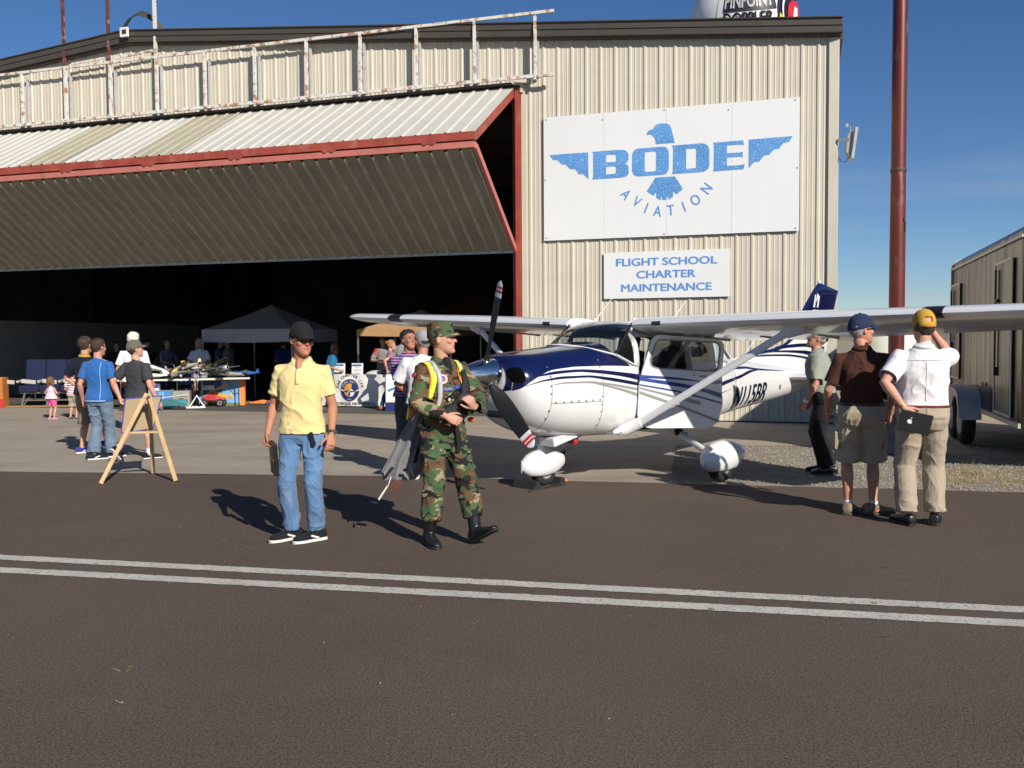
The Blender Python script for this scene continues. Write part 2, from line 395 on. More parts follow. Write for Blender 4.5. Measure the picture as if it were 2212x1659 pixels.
box(bm, ((XR + XD) / 2, -.16, 3.6), (XD - XR - .3, .06, 7.2))
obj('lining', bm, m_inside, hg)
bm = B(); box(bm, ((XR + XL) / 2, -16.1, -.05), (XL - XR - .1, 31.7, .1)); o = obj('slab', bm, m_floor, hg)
bm = B()
for a, b in (((XR - .06), RX), (RX, XL + .06)):
    p = [(a, .20), (b, .20), (b, -32.3), (a, -32.3)]
    u = [bm.verts.new((x, y, topz(x) + .10)) for x, y in p]; d = [bm.verts.new((x, y, topz(x) - .02)) for x, y in p]
    face(bm, u); face(bm, list(reversed(d)))
    for i in range(4): face(bm, (u[i], d[i], d[(i + 1) % 4], u[(i + 1) % 4]))
fixn(bm); roof = obj('roof', bm, m_roof, hg)
bm = B()   # underside lining of the roof, with frames
for a, b in ((XR + .2, RX), (RX, XL - .2)):
    face(bm, [bm.verts.new((x, y, topz(x) - .25)) for x, y in ((a, -.3), (b, -.3), (b, -31.8), (a, -31.8))])
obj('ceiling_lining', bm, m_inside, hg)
bm = B()
for y in (-4, -10, -16, -22, -28):
    for a, b in ((XR + .3, RX), (RX, XL - .3)):
        beam(bm, (a, y, topz(a) - .5), (b, y, topz(b) - .5), .2, .45)
    box(bm, (XR + .35, y, 3.5), (.4, .2, 7)); box(bm, (XL - .35, y, 3.5), (.4, .2, 7))
obj('rigid_frame', bm, m_steel, hg)
# bronze fascia: three stepped bands following the gable
bm = B()
for a, b in ((XR - .09, RX), (RX, XL + .09)):
    for z0, z1, y0, y1 in ((-.02, .10, .0, .21), (.105, .225, .0, .235), (.23, .252, .0, .27), (-.06, -.022, .0, .14)):
        r0 = [(a, y0, topz(a) + z0), (a, y1, topz(a) + z0), (a, y1 + .006, topz(a) + z1), (a, y0, topz(a) + z1)]
        r1 = [(b, y0, topz(b) + z0), (b, y1, topz(b) + z0), (b, y1 + .006, topz(b) + z1), (b, y0, topz(b) + z1)]
        loft(bm, [[V(q) for q in r0], [V(q) for q in r1]])
box(bm, (XR - .07, -16.2, topz(XR) + .10), (.08, 32, .28)); box(bm, (XR - .045, -16, topz(XR) - .09), (.05, 31.6, .1))
fixn(bm); obj('fascia', bm, m_bronze, hg)
bm = B(); box(bm, (XR + .05, .028, 3.68), (.17, .05, 7.3)); box(bm, (XR - .022, -.06, 3.68), (.05, .14, 7.3)); obj('corner_trim', bm, m_wall, hg)
bm = B(); box(bm, (XD - .06, .02, 3.5), (.10, .045, 6.95)); obj('jamb_trim', bm, m_wall, hg)
bm = B(); box(bm, (XD + .06, .02, 3.47), (.12, .10, 6.94)); box(bm, (XD + .16, -.10, 3.4), (.10, .16, 6.8), bev=.01); obj('door_jamb', bm, m_red, hg)
bm = B(); box(bm, (17.8, -.05, 6.93), (25.6, .12, .12)); obj('door_header', bm, m_steel, hg)
bm = B(); box(bm, (17.8, .10, 7.00), (25.6, .16, .035)); obj('header_flashing', bm, m_bronze, hg)
bm = B(); beam(bm, (XD - .25, .06, 7.04), (XD + .12, .10, 7.04), .05, .09); box(bm, (XD - .03, .05, 6.92), (.06, .1, .2)); obj('header_bracket', bm, m_wall, hg)
# bifold door
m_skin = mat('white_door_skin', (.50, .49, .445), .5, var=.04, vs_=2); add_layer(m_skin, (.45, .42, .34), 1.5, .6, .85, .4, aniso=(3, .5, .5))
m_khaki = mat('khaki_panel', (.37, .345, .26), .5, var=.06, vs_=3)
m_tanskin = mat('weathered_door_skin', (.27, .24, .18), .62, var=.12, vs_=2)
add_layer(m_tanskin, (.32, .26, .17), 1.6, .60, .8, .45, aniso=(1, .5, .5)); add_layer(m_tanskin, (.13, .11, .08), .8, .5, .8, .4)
top0, fold, bot = V((0, .03, 6.95)), V((0, 2.54, 5.50)), V((0, .06, 3.55))
DL, DR = 26.2, 4.965
def panel(a, b, x0, x1, ph, flip=1, pitch=.302, **kw):
    """siding stretched between two horizontal edges; outward normal chosen by flip"""
    d = (b - a).normalized(); n = V((0, -d.z, d.y)) * flip; bm = B()
    P = rib_profile(x0, x1, pitch=pitch, ph=ph, **kw); pr = None
    for x, q in P:
        c = (bm.verts.new(V((x, a.y, a.z)) + n * q), bm.verts.new(V((x, b.y, b.z)) + n * q))
        if pr: face(bm, (pr[0], c[0], c[1], pr[1]))
        pr = c
    fixn(bm); return bm
dr = tag(bpy.data.objects.new('bifold_door', None)); C.objects.link(dr); dr.parent = hg
nu = V((0, -(fold - top0).normalized().z, (fold - top0).normalized().y))
if nu.z < 0: nu = -nu
KH = [(14.45, 15.65), (11.55, 12.75)]     # khaki replacement strips
segs = [(DR, 11.55, m_skin), (11.55, 12.75, m_khaki), (12.75, 14.45, m_skin), (14.45, 15.65, m_khaki), (15.65, DL, m_skin)]
sk = bpy.data.objects.new('upper_panel', None); C.objects.link(sk); sk.parent = dr
bm = B(); mi = {id(m_skin): 0, id(m_khaki): 1}
s_ = 1 if V((0, -(fold - top0).normalized().z, (fold - top0).normalized().y)).z > 0 else -1
for a, b, m_ in segs:
    P = rib_profile(a, b, ph=ph, pitch=.302, rib=.026, minor=False); pr = None
    for x, q in P:
        e = .010 if m_ is m_khaki else 0
        c = (bm.verts.new(V((x, top0.y, top0.z)) + nu * (q + e)), bm.verts.new(V((x, fold.y, fold.z)) + nu * (q + e)))
        if pr: face(bm, (pr[0], c[0], c[1], pr[1]), mi[id(m_)])
        pr = c
fixn(bm)
bpy.data.objects.remove(sk); obj('upper_panel', bm, [m_skin, m_khaki], dr)
ld = (bot - fold).normalized(); nl = V((0, -ld.z, ld.y))
if nl.z > 0: nl = -nl
fold2 = fold + V((0, -.01, -.30))
m_tanrib = mat('lit_rib_tone', (.38, .35, .27), .5, var=.15, vs_=3); pq = 0  # lighter rib tone: light caught by the ribs, painted into the colour
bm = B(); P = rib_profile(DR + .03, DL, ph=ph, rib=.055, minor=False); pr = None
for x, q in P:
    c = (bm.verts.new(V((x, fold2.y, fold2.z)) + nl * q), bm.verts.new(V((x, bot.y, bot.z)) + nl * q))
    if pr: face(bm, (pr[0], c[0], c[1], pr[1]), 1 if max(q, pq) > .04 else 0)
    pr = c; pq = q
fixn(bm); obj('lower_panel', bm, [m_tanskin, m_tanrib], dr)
bm = B()   # inner framing of the door leaves
yin = -nu
beam(bm, (DR - .01, fold.y, fold.z - .075), (DL, fold.y, fold.z - .075), .11, .15); 
beam(bm, (DR, top0.y - .02, top0.z - .1), (DL, top0.y - .02, top0.z - .1), .08, .1)
for x in (DR + .045,): beam(bm, V((x, top0.y, top0.z)) - nu * .09, V((x, fold.y, fold.z)) - nu * .09, .09, .15, up=nu)
k = 1
for x in [DR + 2.6 * i for i in range(1, 9)]: beam(bm, V((x, top0.y, top0.z)) - nu * .1, V((x, fold.y - .08, fold.z)) - nu * .1, .05, .1, up=nu)
fixn(bm); obj('upper_frame', bm, m_red, dr)
bm = B()
beam(bm, (DR - .01, fold.y, fold.z - .24), (DL, fold.y, fold.z - .24), .12, .11)
beam(bm, V((DR + .0, fold.y - .02, fold.z - .26)), V((DR + .0, bot.y, bot.z)), .07, .12, up=nl)
beam(bm, V((DR, bot.y, bot.z + .04)) - nl * .05, V((DL, bot.y, bot.z + .04)) - nl * .05, .08, .08)
fixn(bm); obj('lower_frame', bm, m_pink, dr)
bm = B(); beam(bm, V((DR + .08, fold.y - .01, fold.z - .30)) + nl * .02, V((DR + .08, bot.y, bot.z)) + nl * .02, .035, .012, up=nl)
beam(bm, V((DR, bot.y, bot.z - .03)), V((DL, bot.y, bot.z - .03)), .03, .06); obj('edge_trim', bm, mat('galvanised', (.42, .42, .40), .45, metal=.6), dr)
for i in range(7):
    bm = B(); x = DR + .9 + 1.55 * i * 1.35; box(bm, (x, fold.y + .06, fold.z - .165), (.30, .03, .035)); box(bm, (x - .08, fold.y + .07, fold.z - .165), (.06, .03, .07)); box(bm, (x + .08, fold.y + .07, fold.z - .165), (.06, .03, .07)); obj('hinge', bm, m_red, dr)
bm = B(); face(bm, [bm.verts.new(p) for p in ((XD + .02, -.02, 6.98), (XD + .25, -.04, 6.9), (XD + .10, -.02, 6.3), (XD + .0, -.01, 6.0))]); obj('torn_seal', bm, mat('grey_tarp', (.08, .09, .11), .7), dr)

# ---------------- things fixed to the hangar ----------------
HM = Matrix.Translation(HB) @ Matrix.Rotation(HROT, 4, 'Z')
def on_hangar(name, label, cat, x, y, z, group=None):
    t = thing(name, label, cat, HM @ V((x, y, z)), HROT, group); return t
m_white = mat('white_sign_panel', (.70, .715, .72), .45, var=.02, vs_=.7)
m_crackle = mat('crackled_blue', (.075, .25, .56), .5, var=.12, vs_=1.6)
add_layer(m_crackle, (.36, .56, .78), 17, .05, .01, .75, kind='DISTANCE_TO_EDGE'); 
m_blue = mat('sign_blue', (.10, .25, .58), .5, var=.03)
def flatmap(me, x0, z0, y): return warp(me, lambda c: V((x0 - c.x, y + c.z, z0 + c.y)))
# big sign
sg = on_hangar('sign', 'large white sign with a blue crackled eagle and the word BODE over AVIATION', 'sign', 1.785, .045, 3.72)
bm = B(); 
for i in range(4): box(bm, (2.545 - 1.2725 / 2 - i * 1.2725, .012, 1.27), (1.2695, .024, 2.54))
obj('panel', bm, m_white, sg)
X0 = 2.545
LG = [[[(0.126, 1.764), (0.95, 1.769), (0.949, 1.218), (0.85, 1.328), (0.751, 1.334), (0.671, 1.44), (0.571, 1.446), (0.472, 1.548), (0.39, 1.553), (0.299, 1.65), (0.204, 1.656)]],
[[(4.142, 1.798), (4.966, 1.812), (4.895, 1.702), (4.794, 1.688), (4.706, 1.586), (4.62, 1.579), (4.529, 1.482), (4.43, 1.472), (4.345, 1.367), (4.241, 1.357), (4.141, 1.245)]],
[[(1.03, 1.771), (1.631, 1.774), (1.70, 1.765), (1.75, 1.73), (1.779, 1.684), (1.784, 1.564), (1.753, 1.514), (1.709, 1.496), (1.762, 1.462), (1.784, 1.409), (1.784, 1.289), (1.765, 1.25), (1.715, 1.222), (1.648, 1.212), (1.029, 1.208), (1.051, 1.264), (1.052, 1.731)], [(1.323, 1.688), (1.499, 1.685), (1.526, 1.657), (1.526, 1.563), (1.504, 1.538), (1.323, 1.541)], [(1.323, 1.446), (1.499, 1.449), (1.525, 1.422), (1.525, 1.322), (1.499, 1.298), (1.322, 1.296)]],
[[(1.979, 1.773), (2.46, 1.779), (2.52, 1.768), (2.565, 1.73), (2.593, 1.664), (2.593, 1.326), (2.565, 1.26), (2.52, 1.23), (2.461, 1.218), (1.979, 1.215), (1.92, 1.232), (1.88, 1.265), (1.854, 1.337), (1.854, 1.645), (1.88, 1.725), (1.92, 1.76)], [(2.134, 1.691), (2.315, 1.691), (2.337, 1.664), (2.337, 1.316), (2.315, 1.297), (2.135, 1.298), (2.112, 1.321), (2.112, 1.667)]],
[[(2.655, 1.786), (3.234, 1.792), (3.30, 1.78), (3.355, 1.74), (3.389, 1.67), (3.39, 1.344), (3.365, 1.28), (3.31, 1.243), (3.252, 1.228), (2.656, 1.221), (2.673, 1.27), (2.677, 1.734)], [(2.937, 1.7), (3.11, 1.7), (3.131, 1.673), (3.132, 1.335), (3.111, 1.315), (2.938, 1.31)]],
[[(3.461, 1.786), (4.037, 1.796), (4.053, 1.702), (3.98, 1.716), (3.728, 1.713), (3.728, 1.567), (3.957, 1.562), (4.03, 1.577), (4.03, 1.466), (3.957, 1.481), (3.729, 1.478), (3.729, 1.32), (3.982, 1.319), (4.068, 1.335), (4.048, 1.234), (3.458, 1.226), (3.475, 1.281), (3.476, 1.739)]],
[[(2.332, 1.834), (2.323, 1.919), (2.289, 1.989), (2.229, 2.036), (2.177, 2.035), (2.152, 2.016), (2.152, 2.045), (2.165, 2.085), (2.195, 2.115), (2.235, 2.132), (2.289, 2.142), (2.296, 2.175), (2.325, 2.21), (2.383, 2.233), (2.44, 2.238), (2.493, 2.236), (2.55, 2.23), (2.595, 2.205), (2.629, 2.16), (2.655, 2.081), (2.711, 1.838)]],
[[(2.324, 1.172), (2.716, 1.175), (2.877, 0.913), (2.75, 0.818), (2.679, 0.881), (2.679, 0.771), (2.598, 0.719), (2.563, 0.806), (2.55, 0.718), (2.465, 0.719), (2.452, 0.805), (2.424, 0.716), (2.341, 0.772), (2.341, 0.882), (2.286, 0.814), (2.149, 0.906)]]]
bm = B()
for s in LG: me = flatmap(shape2d(s, .004), X0, 0, .026); join_into(bm, me); bpy.data.meshes.remove(me)
obj('eagle_lettering', bm, m_crackle, sg)
bm = B(); pts = [(1.721, .864), (1.944, .701), (2.135, .56), (2.367, .489), (2.632, .497), (2.894, .554), (3.124, .677), (3.345, .892)]
cxx, czz = 2.53, 1.55
for ch, (u, v_) in zip('AVIATION', pts):
    a = math.atan2(u - cxx, czz - v_); me = text_me(ch, .30, .003, .0035, xs=.78)
    me.transform(Matrix.Rotation(a, 4, 'Z')); me.transform(Matrix.Translation((u, v_, 0))); flatmap(me, X0, 0, .026); join_into(bm, me); bpy.data.meshes.remove(me)
obj('lettering', bm, m_blue, sg)
bm = B()
for u, v_ in ((.06, .05), (.06, 2.49), (2.5, .04), (2.5, 2.5), (5.02, .05), (5.0, 2.49), (.03, 1.25), (5.05, 1.2), (3.75, 2.4), (1.25, 2.4)): box(bm, (X0 - u, .026, v_), (.022, .008, .022))
obj('screw', bm, m_bronze, sg)
sg = on_hangar('sign', 'smaller white sign reading FLIGHT SCHOOL CHARTER MAINTENANCE in blue', 'sign', 1.795, .045, 2.485)
bm = B(); box(bm, (0, .012, .47), (2.53, .024, .94)); obj('panel', bm, m_white, sg)
bm = B()
for tx, z, w in (('FLIGHT SCHOOL', .722, 2.03), ('CHARTER', .467, 1.19), ('MAINTENANCE', .202, 1.82)):
    me = text_me(tx, .213, .003, .0065); xs_ = [v.co.x for v in me.vertices]; k = w / (max(xs_) - min(xs_)); mid = (max(xs_) + min(xs_)) / 2
    warp(me, lambda c: V(((c.x - mid) * k, c.y, c.z))); flatmap(me, 0, z, .026); join_into(bm, me); bpy.data.meshes.remove(me)
obj('lettering', bm, m_blue, sg)
# rusting steel frame that once carried a sign
m_rustw = mat('rusty_white_steel', (.62, .60, .55), .6, var=.08, vs_=4)
add_layer(m_rustw, (.33, .13, .045), 7, .53, .64, .85); add_layer(m_rustw, (.16, .05, .02), 16, .60, .68, .8)
m_rustw2 = mat('grey_galvanised_steel', (.42, .43, .44), .5, var=.08, vs_=4); add_layer(m_rustw2, (.25, .10, .05), 9, .62, .70, .8)
m_rust = mat('rusted_steel', (.11, .035, .025), .75, var=.3, vs_=6); add_layer(m_rust, (.35, .30, .27), 5, .56, .66, .7)
fr = on_hangar('steel_framework', 'rusty white steel framework standing out above the hangar door', 'metal frame', 10.8, .25, 7.13)
posts = [4.45 + 1.3222 * i for i in range(13)]
bm = B(); beam(bm, (-6.75, 0, -.05), (9.2, 0, -.05), .05, .07); obj('rail', bm, m_rustw, fr); bm = B(); beam(bm, (-6.75, 0, 1.225), (9.2, 0, 1.225), .05, .06); obj('rail', bm, m_rustw, fr)
for i, t in enumerate(posts):
    x = t - 10.8; bm = B(); beam(bm, (x, 0, -.13 if i == 0 else -.05), (x, 0, 1.19 if i else 1.16), .05, .08, up=V((0, 1, 0))); obj('post', bm, m_rustw, fr)
    bm = B(); beam(bm, (x - .02, -.15, -.03), (x - .02, -.15, 1.08), .045, .05, up=V((0, 1, 0))); obj('rear_post', bm, m_rustw2, fr)
    bm = B(); beam(bm, (x - .02, -.14, .0), (x - .02, -.24, .0), .025, .025); obj('wall_bracket', bm, m_rustw, fr); bm = B(); beam(bm, (x - .02, -.14, 1.0), (x - .02, -.24, 1.0), .025, .025); obj('wall_bracket', bm, m_rustw, fr)
bm = B()
for t, h in ((16.38, 3.05), (15.06, 3.03)):
    x = t - 10.8; beam(bm, (x + .03, -.06, 1.2), (x + .06, -.06, h), .055, .07, up=V((0, 1, 0)))
obj('tall_upright', bm, m_rust, fr)
bm = B(); x = 13.73 - 10.8; beam(bm, (x + .03, -.06, 1.2), (x + .05, -.06, 2.9), .06, .07, up=V((0, 1, 0)))
beam(bm, (14.9 - 10.8, -.05, 1.33), (13.85 - 10.8, -.05, 1.40), .03, .06); beam(bm, (16.2 - 10.8, -.05, 1.31), (15.2 - 10.8, -.05, 1.36), .03, .05)
obj('white_upright', bm, m_rustw, fr)
# small things up there
lp = on_hangar('gable_lamp', 'tiny square white lamp on the brown fascia at the roof ridge', 'lamp', 14.55, .27, 9.0)
bm = B(); box(bm, (0, .03, 0), (.22, .06, .22), bev=.01); obj('housing', bm, mat('lamp_white', (.7, .7, .7), .4), lp)
bm = B(); box(bm, (-.02, .065, 0), (.12, .01, .10)); obj('lens', bm, m_steel, lp)
fl = on_hangar('roof_flashing', 'dark strip of torn roof flashing curling up from the roof ridge', 'metal strip', 15.0, -.3, 9.05)
bm = B(); A = [(.15, 0, 0), (-.05, 0, .18), (-.30, 0, .42), (-.50, 0, .62), (-.78, 0, .62)]; A = [(-a * .9, b, c) for a, b, c in A]
pa = [V((.28, 0, -.05)), V((.10, 0, .22)), V((-.15, 0, .50)), V((-.42, 0, .58)), V((-.62, 0, .52)), V((-.85, -.02, .36)), V((-1.02, -.04, .18)), V((-1.14, -.05, -.02))]
wd_ = [.26, .25, .22, .15, .08, .05, .04, .03]; pr = None
for p, w in zip(pa, wd_):
    c = (bm.verts.new(p + V((.0, w / 2, -.05))), bm.verts.new(p + V((0, -w / 2, .06 + w * .3))))
    if pr: face(bm, (pr[0], c[0], c[1], pr[1]))
    pr = c
fo = obj('flashing', bm, m_bronze, fl); md = fo.modifiers.new('s', 'SOLIDIFY'); md.thickness = .012
# floodlight on the corner
lt = on_hangar('floodlight', 'grey rectangular floodlight bracketed to the hangar corner', 'floodlight', -1.46, -.02, 5.35); lt.scale = (.78, .9, .86)
m_lg = mat('floodlight_grey', (.42, .43, .41), .4, var=.1, vs_=10)
bm = B(); Mx = Matrix.Rotation(R(-8), 3, 'Y') @ Matrix.Rotation(R(14), 3, 'Z'); rings = []
for s, w, h in ((0, .07, .20), (.09, .10, .27), (.11, .19, .33), (.17, .20, .34)):
    rings.append([V((-.25, 0, -.02)) + Mx @ V((.06 - s, a * w * 1.0, b * h)) for a, b in ((-1, -1), (1, -1), (1, 1), (-1, 1))])
loft(bm, rings); fixn(bm); obj('housing', bm, m_lg, lt)
bm = B(); beam(bm, (0.02, .1, .05), (-.25, .23, .02), .03, .06); beam(bm, (-.25, .22, .02), (-.27, .20, .32), .012, .012); beam(bm, (-.25, .22, .02), (-.22, .2, -.30), .012, .012); box(bm, (-.2, .0, .38), (.06, .05, .07)); obj('bracket', bm, m_lg, lt)
bm = B(); tube(bm, [(.03, .06, -.1), (0.02, .06, -.28), (-.08, .06, -.42), (-.18, .06, -.42), (-.24, .05, -.32)], .008, 6); obj('cable', bm, m_steel, lt)
# weather radar dome on its tower behind the hangar
Dd = 52; dc = atY(1603, 52, Dd); rd = 110 / 2007 * Dd
dm = thing('radar_dome', 'white weather radar dome with PINPOINT DOPPLER lettering behind the roof', 'radar dome', (dc.x, dc.y, 0))
m_dome = mat('dome_white', (.66, .68, .68), .45, var=.05, vs_=.6)
bm = B(); bmesh.ops.create_uvsphere(bm, u_segments=64, v_segments=40, radius=rd, matrix=Matrix.Translation((0, 0, dc.z))); obj('dome', bm, m_dome, dm, 180)
bm = B()
for sx_ in (-1, 1):
    for sy in (-1, 1): beam(bm, (sx_ * 2.2, sy * 2.2, 0), (sx_ * 1.6, sy * 1.6, dc.z - rd * .85), .18, .18)
for z in (3, 6, 9, 12):
    k = 2.2 - .6 * z / (dc.z - rd)
    for q in ((1, 1, -1, 1), (-1, 1, -1, -1), (-1, -1, 1, -1), (1, -1, 1, 1)): beam(bm, (q[0] * k, q[1] * k, z), (q[2] * k, q[3] * k, z), .1, .1)
box(bm, (0, 0, dc.z - rd * .9), (4, 4, .25)); obj('tower', bm, m_lg, dm)
tocam = -math.atan2(dc.x, dc.y)
def ondome(u, v, w=.0):   # u to the viewer's right, v up, on the side of the dome that faces the apron
    x = max(-.985, min(.985, u / rd)); az = math.asin(x) ; el = math.asin(max(-.99, min(.99, v / rd)))
    rr_ = rd + .03 + w; a = az
    p = V((math.sin(a) * math.cos(el), -math.cos(a) * math.cos(el), math.sin(el))) * rr_
    return Matrix.Rotation(tocam, 3, 'Z') @ (Matrix.Rotation(math.atan2(dc.z - 1.6, Dd), 3, 'X') @ p) + V((0, 0, dc.z))
def patch(u0, u1, v0, v1, m_, nme, w=0, fn=None):
    bm = B(); g = [[bm.verts.new(ondome(u0 + (u1 - u0) * i / 24, v0 + (v1 - v0) * j / 10, w)) for j in range(11)] for i in range(25)]
    for i in range(24):
        for j in range(10): face(bm, (g[i][j], g[i + 1][j], g[i + 1][j + 1], g[i][j + 1]))
    fixn(bm); return obj(nme, bm, m_, dm)
s = Dd / 2007
def du(px): return (px - 1603) * s
def dv(py): return (52 - py) * s
m_navyb = mat('dome_black', (.015, .015, .03), .4)
patch(du(1565), du(1672), dv(27), dv(-9), m_navyb, 'lettering_band')
def dome_text(tx, v, h, w, ctr, m_, lift):
    me = text_me(tx, h, .002, h * .03); b2 = B(); b2.from_mesh(me); finecut(b2, .12); b2.to_mesh(me); b2.free()
    xs_ = [q.co.x for q in me.vertices]; k = w / (max(xs_) - min(xs_)); mid = (max(xs_) + min(xs_)) / 2
    warp(me, lambda c: ondome(ctr + (c.x - mid) * k, v + c.y, lift)); return link('lettering', me, m_, dm)
dome_text('PINPOINT', dv(9), .98, du(1667) - du(1568), du(1617), mat('dome_letter_white', (.75, .75, .75), .4), .04)
dome_text('DOPPLER', dv(42), .82, du(1664) - du(1566), du(1615), m_navyb, .04)
def blob(c, ru, rv, m_, w, sh=None):
    bm = B(); pts = sh or [(math.cos(a) * ru, math.sin(a) * rv) for a in [k * 2 * math.pi / 28 for k in range(28)]]
    ctr = bm.verts.new(ondome(c[0], c[1], w)); vv = [bm.verts.new(ondome(c[0] + x, c[1] + y, w)) for x, y in pts]
    for i in range(len(vv)): face(bm, (ctr, vv[i], vv[(i + 1) % len(vv)]))
    fixn(bm); return obj('emblem', bm, m_, dm)
m_dred = mat('dome_red', (.55, .02, .03), .4); m_dw = MATS['dome_letter_white']
blob((du(1699), dv(34)), 26 * s, 40 * s, m_navyb, .02); blob((du(1701), dv(36)), 20 * s, 34 * s, m_dw, .06); blob((du(1701.5), dv(37)), 17.5 * s, 30 * s, m_navyb, .10); blob((du(1702.5), dv(41)), 14 * s, 24 * s, m_dred, .14)
blob((du(1702), dv(46)), 0, 0, m_dw, .18, [(-6 * s, -16 * s), (6 * s, -16 * s), (5 * s, 14 * s), (0, 18 * s)])
blob((du(1677), dv(44)), 0, 0, mat('dome_yellow', (.6, .5, .08), .4), .14, [(-5 * s, -5 * s), (7 * s, -5 * s), (-3 * s, 8 * s)])
bm = B()
for px in (1551,):
    pr = None
    for j in range(24):
        v0 = dv(140 - j * 9); a_, b_ = bm.verts.new(ondome(du(px), v0, -.015)), bm.verts.new(ondome(du(px) + .04, v0, -.015))
        if pr: face(bm, (pr[0], pr[1], b_, a_))
        pr = (a_, b_)
obj('panel_seam', bm, m_lg, dm)
# red floodlight mast
pb = V((.4135 * 20, 20, 0)); pm = thing('light_mast', 'tall rust-red steel pole standing between the hangar and the dark trailer', 'pole', pb)
m_pole = mat('rust_red_pipe', (.115, .022, .018), .42, var=.25, vs_=2, metal=.25, aniso=(1, 1, .4)); add_layer(m_pole, (.36, .20, .15), 3, .60, .72, .6, aniso=(1, 1, .35))
bm = B(); lathe(bm, [(.165, 0), (.16, 3.9), (.16, 4.0), (.152, 5.2), (.148, 14)], seg=32); obj('pole', bm, m_pole, pm, 60)
bm = B(); lathe(bm, [(.162, 5.18), (.166, 5.20), (.166, 5.24), (.160, 5.26)], seg=32); obj('clamp_band', bm, m_steel, pm); bm = B(); tube(bm, [(.10, -.145, 3.9), (.10, -.16, 4.1), (.05, -.17, 4.18)], .012, 6); obj('hook', bm, m_steel, pm)
bm = B(); box(bm, (0, 0, .01), (.5, .5, .025)); obj('base_plate', bm, m_steel, pm)
# inside: grey partition
pw = thing('partition_wall', 'low pale grey partition wall in the shade at the back left of the hangar', 'wall', (0, 0, 0))
bm = B(); beam(bm, (-17.0, 26.5, 1.2), (-13.4, 39.8, 1.2), .1, 2.4); obj('boarding', bm, mat('pale_board', (.26, .265, .26), .8), pw)
# ---------------- airplane ----------------
AP = V((.50, 10.52, 0)); ap = thing('airplane', 'white and navy high-wing propeller airplane numbered N115BR with its cabin door open', 'airplane', AP, R(225))
def A(x, y, z): return V((-x, y, z))       # x is measured aft of the firewall here, y to the plane's left
m_pw = mat('aircraft_white', (.70, .71, .715), .22, var=.02, vs_=1.2, coat=.6)
add_layer(m_pw, (.60, .58, .54), 2.2, .62, .85, .3)
m_navy = mat('aircraft_navy', (.005, .008, .055), .16, var=.1, coat=1.0)
m_bl = mat('stripe_blue', (.02, .05, .24), .2, var=.05, coat=.8)
m_gy = mat('stripe_grey', (.28, .27, .27), .3, var=.05, coat=.5)
m_chrome = mat('polished_metal', (.74, .74, .74), .15, metal=1.0, var=.03)
m_black = mat('satin_black', (.012, .012, .013), .35, var=.2)
m_rub = mat('tyre_rubber', (.018, .017, .016), .85, var=.3, vs_=20, bump=.3, bs=80)
m_seat = mat('seat_grey', (.10, .10, .105), .7); m_dark = mat('cabin_dark', (.02, .02, .022), .8)
m_rtip = mat('tip_red', (.48, .02, .02), .4)
def glass(name, tint=(.75, .80, .82), gl=.10):
    m = bpy.data.materials.new(name); m.use_nodes = True; t = m.node_tree; n = t.nodes; n.clear()
    o = n.new('ShaderNodeOutputMaterial'); tr = n.new('ShaderNodeBsdfTransparent'); g = n.new('ShaderNodeBsdfGlossy'); g.inputs['Roughness'].default_value = .03
    mx = n.new('ShaderNodeMixShader'); fr = n.new('ShaderNodeFresnel'); fr.inputs['IOR'].default_value = 1.5; ad = n.new('ShaderNodeMath'); ad.inputs[1].default_value = gl; ad.use_clamp = True
    tr.inputs[0].default_value = (*tint, 1); t.links.new(fr.outputs[0], ad.inputs[0]); t.links.new(ad.outputs[0], mx.inputs[0])
    t.links.new(tr.outputs[0], mx.inputs[1]); t.links.new(g.outputs[0], mx.inputs[2]); t.links.new(mx.outputs[0], o.inputs[0]); return m
m_glass = glass('window_glass'); m_tint = glass('tinted_windshield', (.66, .70, .72), .06)
def pchip(T, x):
    if x <= T[0][0]: return T[0][1:]
    if x >= T[-1][0]: return T[-1][1:]
    i = max(k for k in range(len(T) - 1) if T[k][0] <= x); a, b = T[i], T[i + 1]; h_ = b[0] - a[0]; t = (x - a[0]) / h_; out = []
    for j in range(1, len(a)):
        d = (b[j] - a[j]) / h_
        def m(k):
            if k <= 0 or k >= len(T) - 1: return d
            p, q, r_ = T[k - 1], T[k], T[k + 1]; d0 = (q[j] - p[j]) / (q[0] - p[0]); d1 = (r_[j] - q[j]) / (r_[0] - q[0])
            return 0 if d0 * d1 <= 0 else 2 * d0 * d1 / (d0 + d1)
        m0, m1 = m(i), m(i + 1)
        out.append((2 * t**3 - 3 * t**2 + 1) * a[j] + (t**3 - 2 * t**2 + t) * h_ * m0 + (-2 * t**3 + 3 * t**2) * b[j] + (t**3 - t**2) * h_ * m1)
    return out
#      x     ztop  zbot  hw   n    zmid
ST = [(-1.00, 1.40, 1.05, .20, 2.0, 1.22), (-.985, 1.43, .98, .31, 2.1, 1.20), (-.95, 1.455, .90, .385, 2.2, 1.18), (-.88, 1.475, .80, .44, 2.3, 1.15), (-.75, 1.492, .69, .485, 2.4, 1.12),
      (-.50, 1.513, .60, .515, 2.5, 1.10), (-.20, 1.54, .55, .53, 2.7, 1.09), (.05, 1.562, .535, .535, 2.9, 1.09), (.42, 1.60, .52, .54, 3.2, 1.09), (.85, 1.84, .51, .545, 3.6, 1.09),
      (2.3, 1.84, .54, .545, 3.6, 1.09), (2.75, 1.60, .565, .50, 3.2, 1.06), (3.1, 1.37, .595, .44, 2.9, 1.03), (3.8, 1.33, .655, .34, 2.6, 1.00), (4.6, 1.27, .72, .245, 2.4, .99), (5.3, 1.21, .79, .165, 2.3, 1.0), (6.0, 1.14, .87, .085, 2.2, 1.0), (6.45, 1.08, .94, .03, 2, 1.01)]
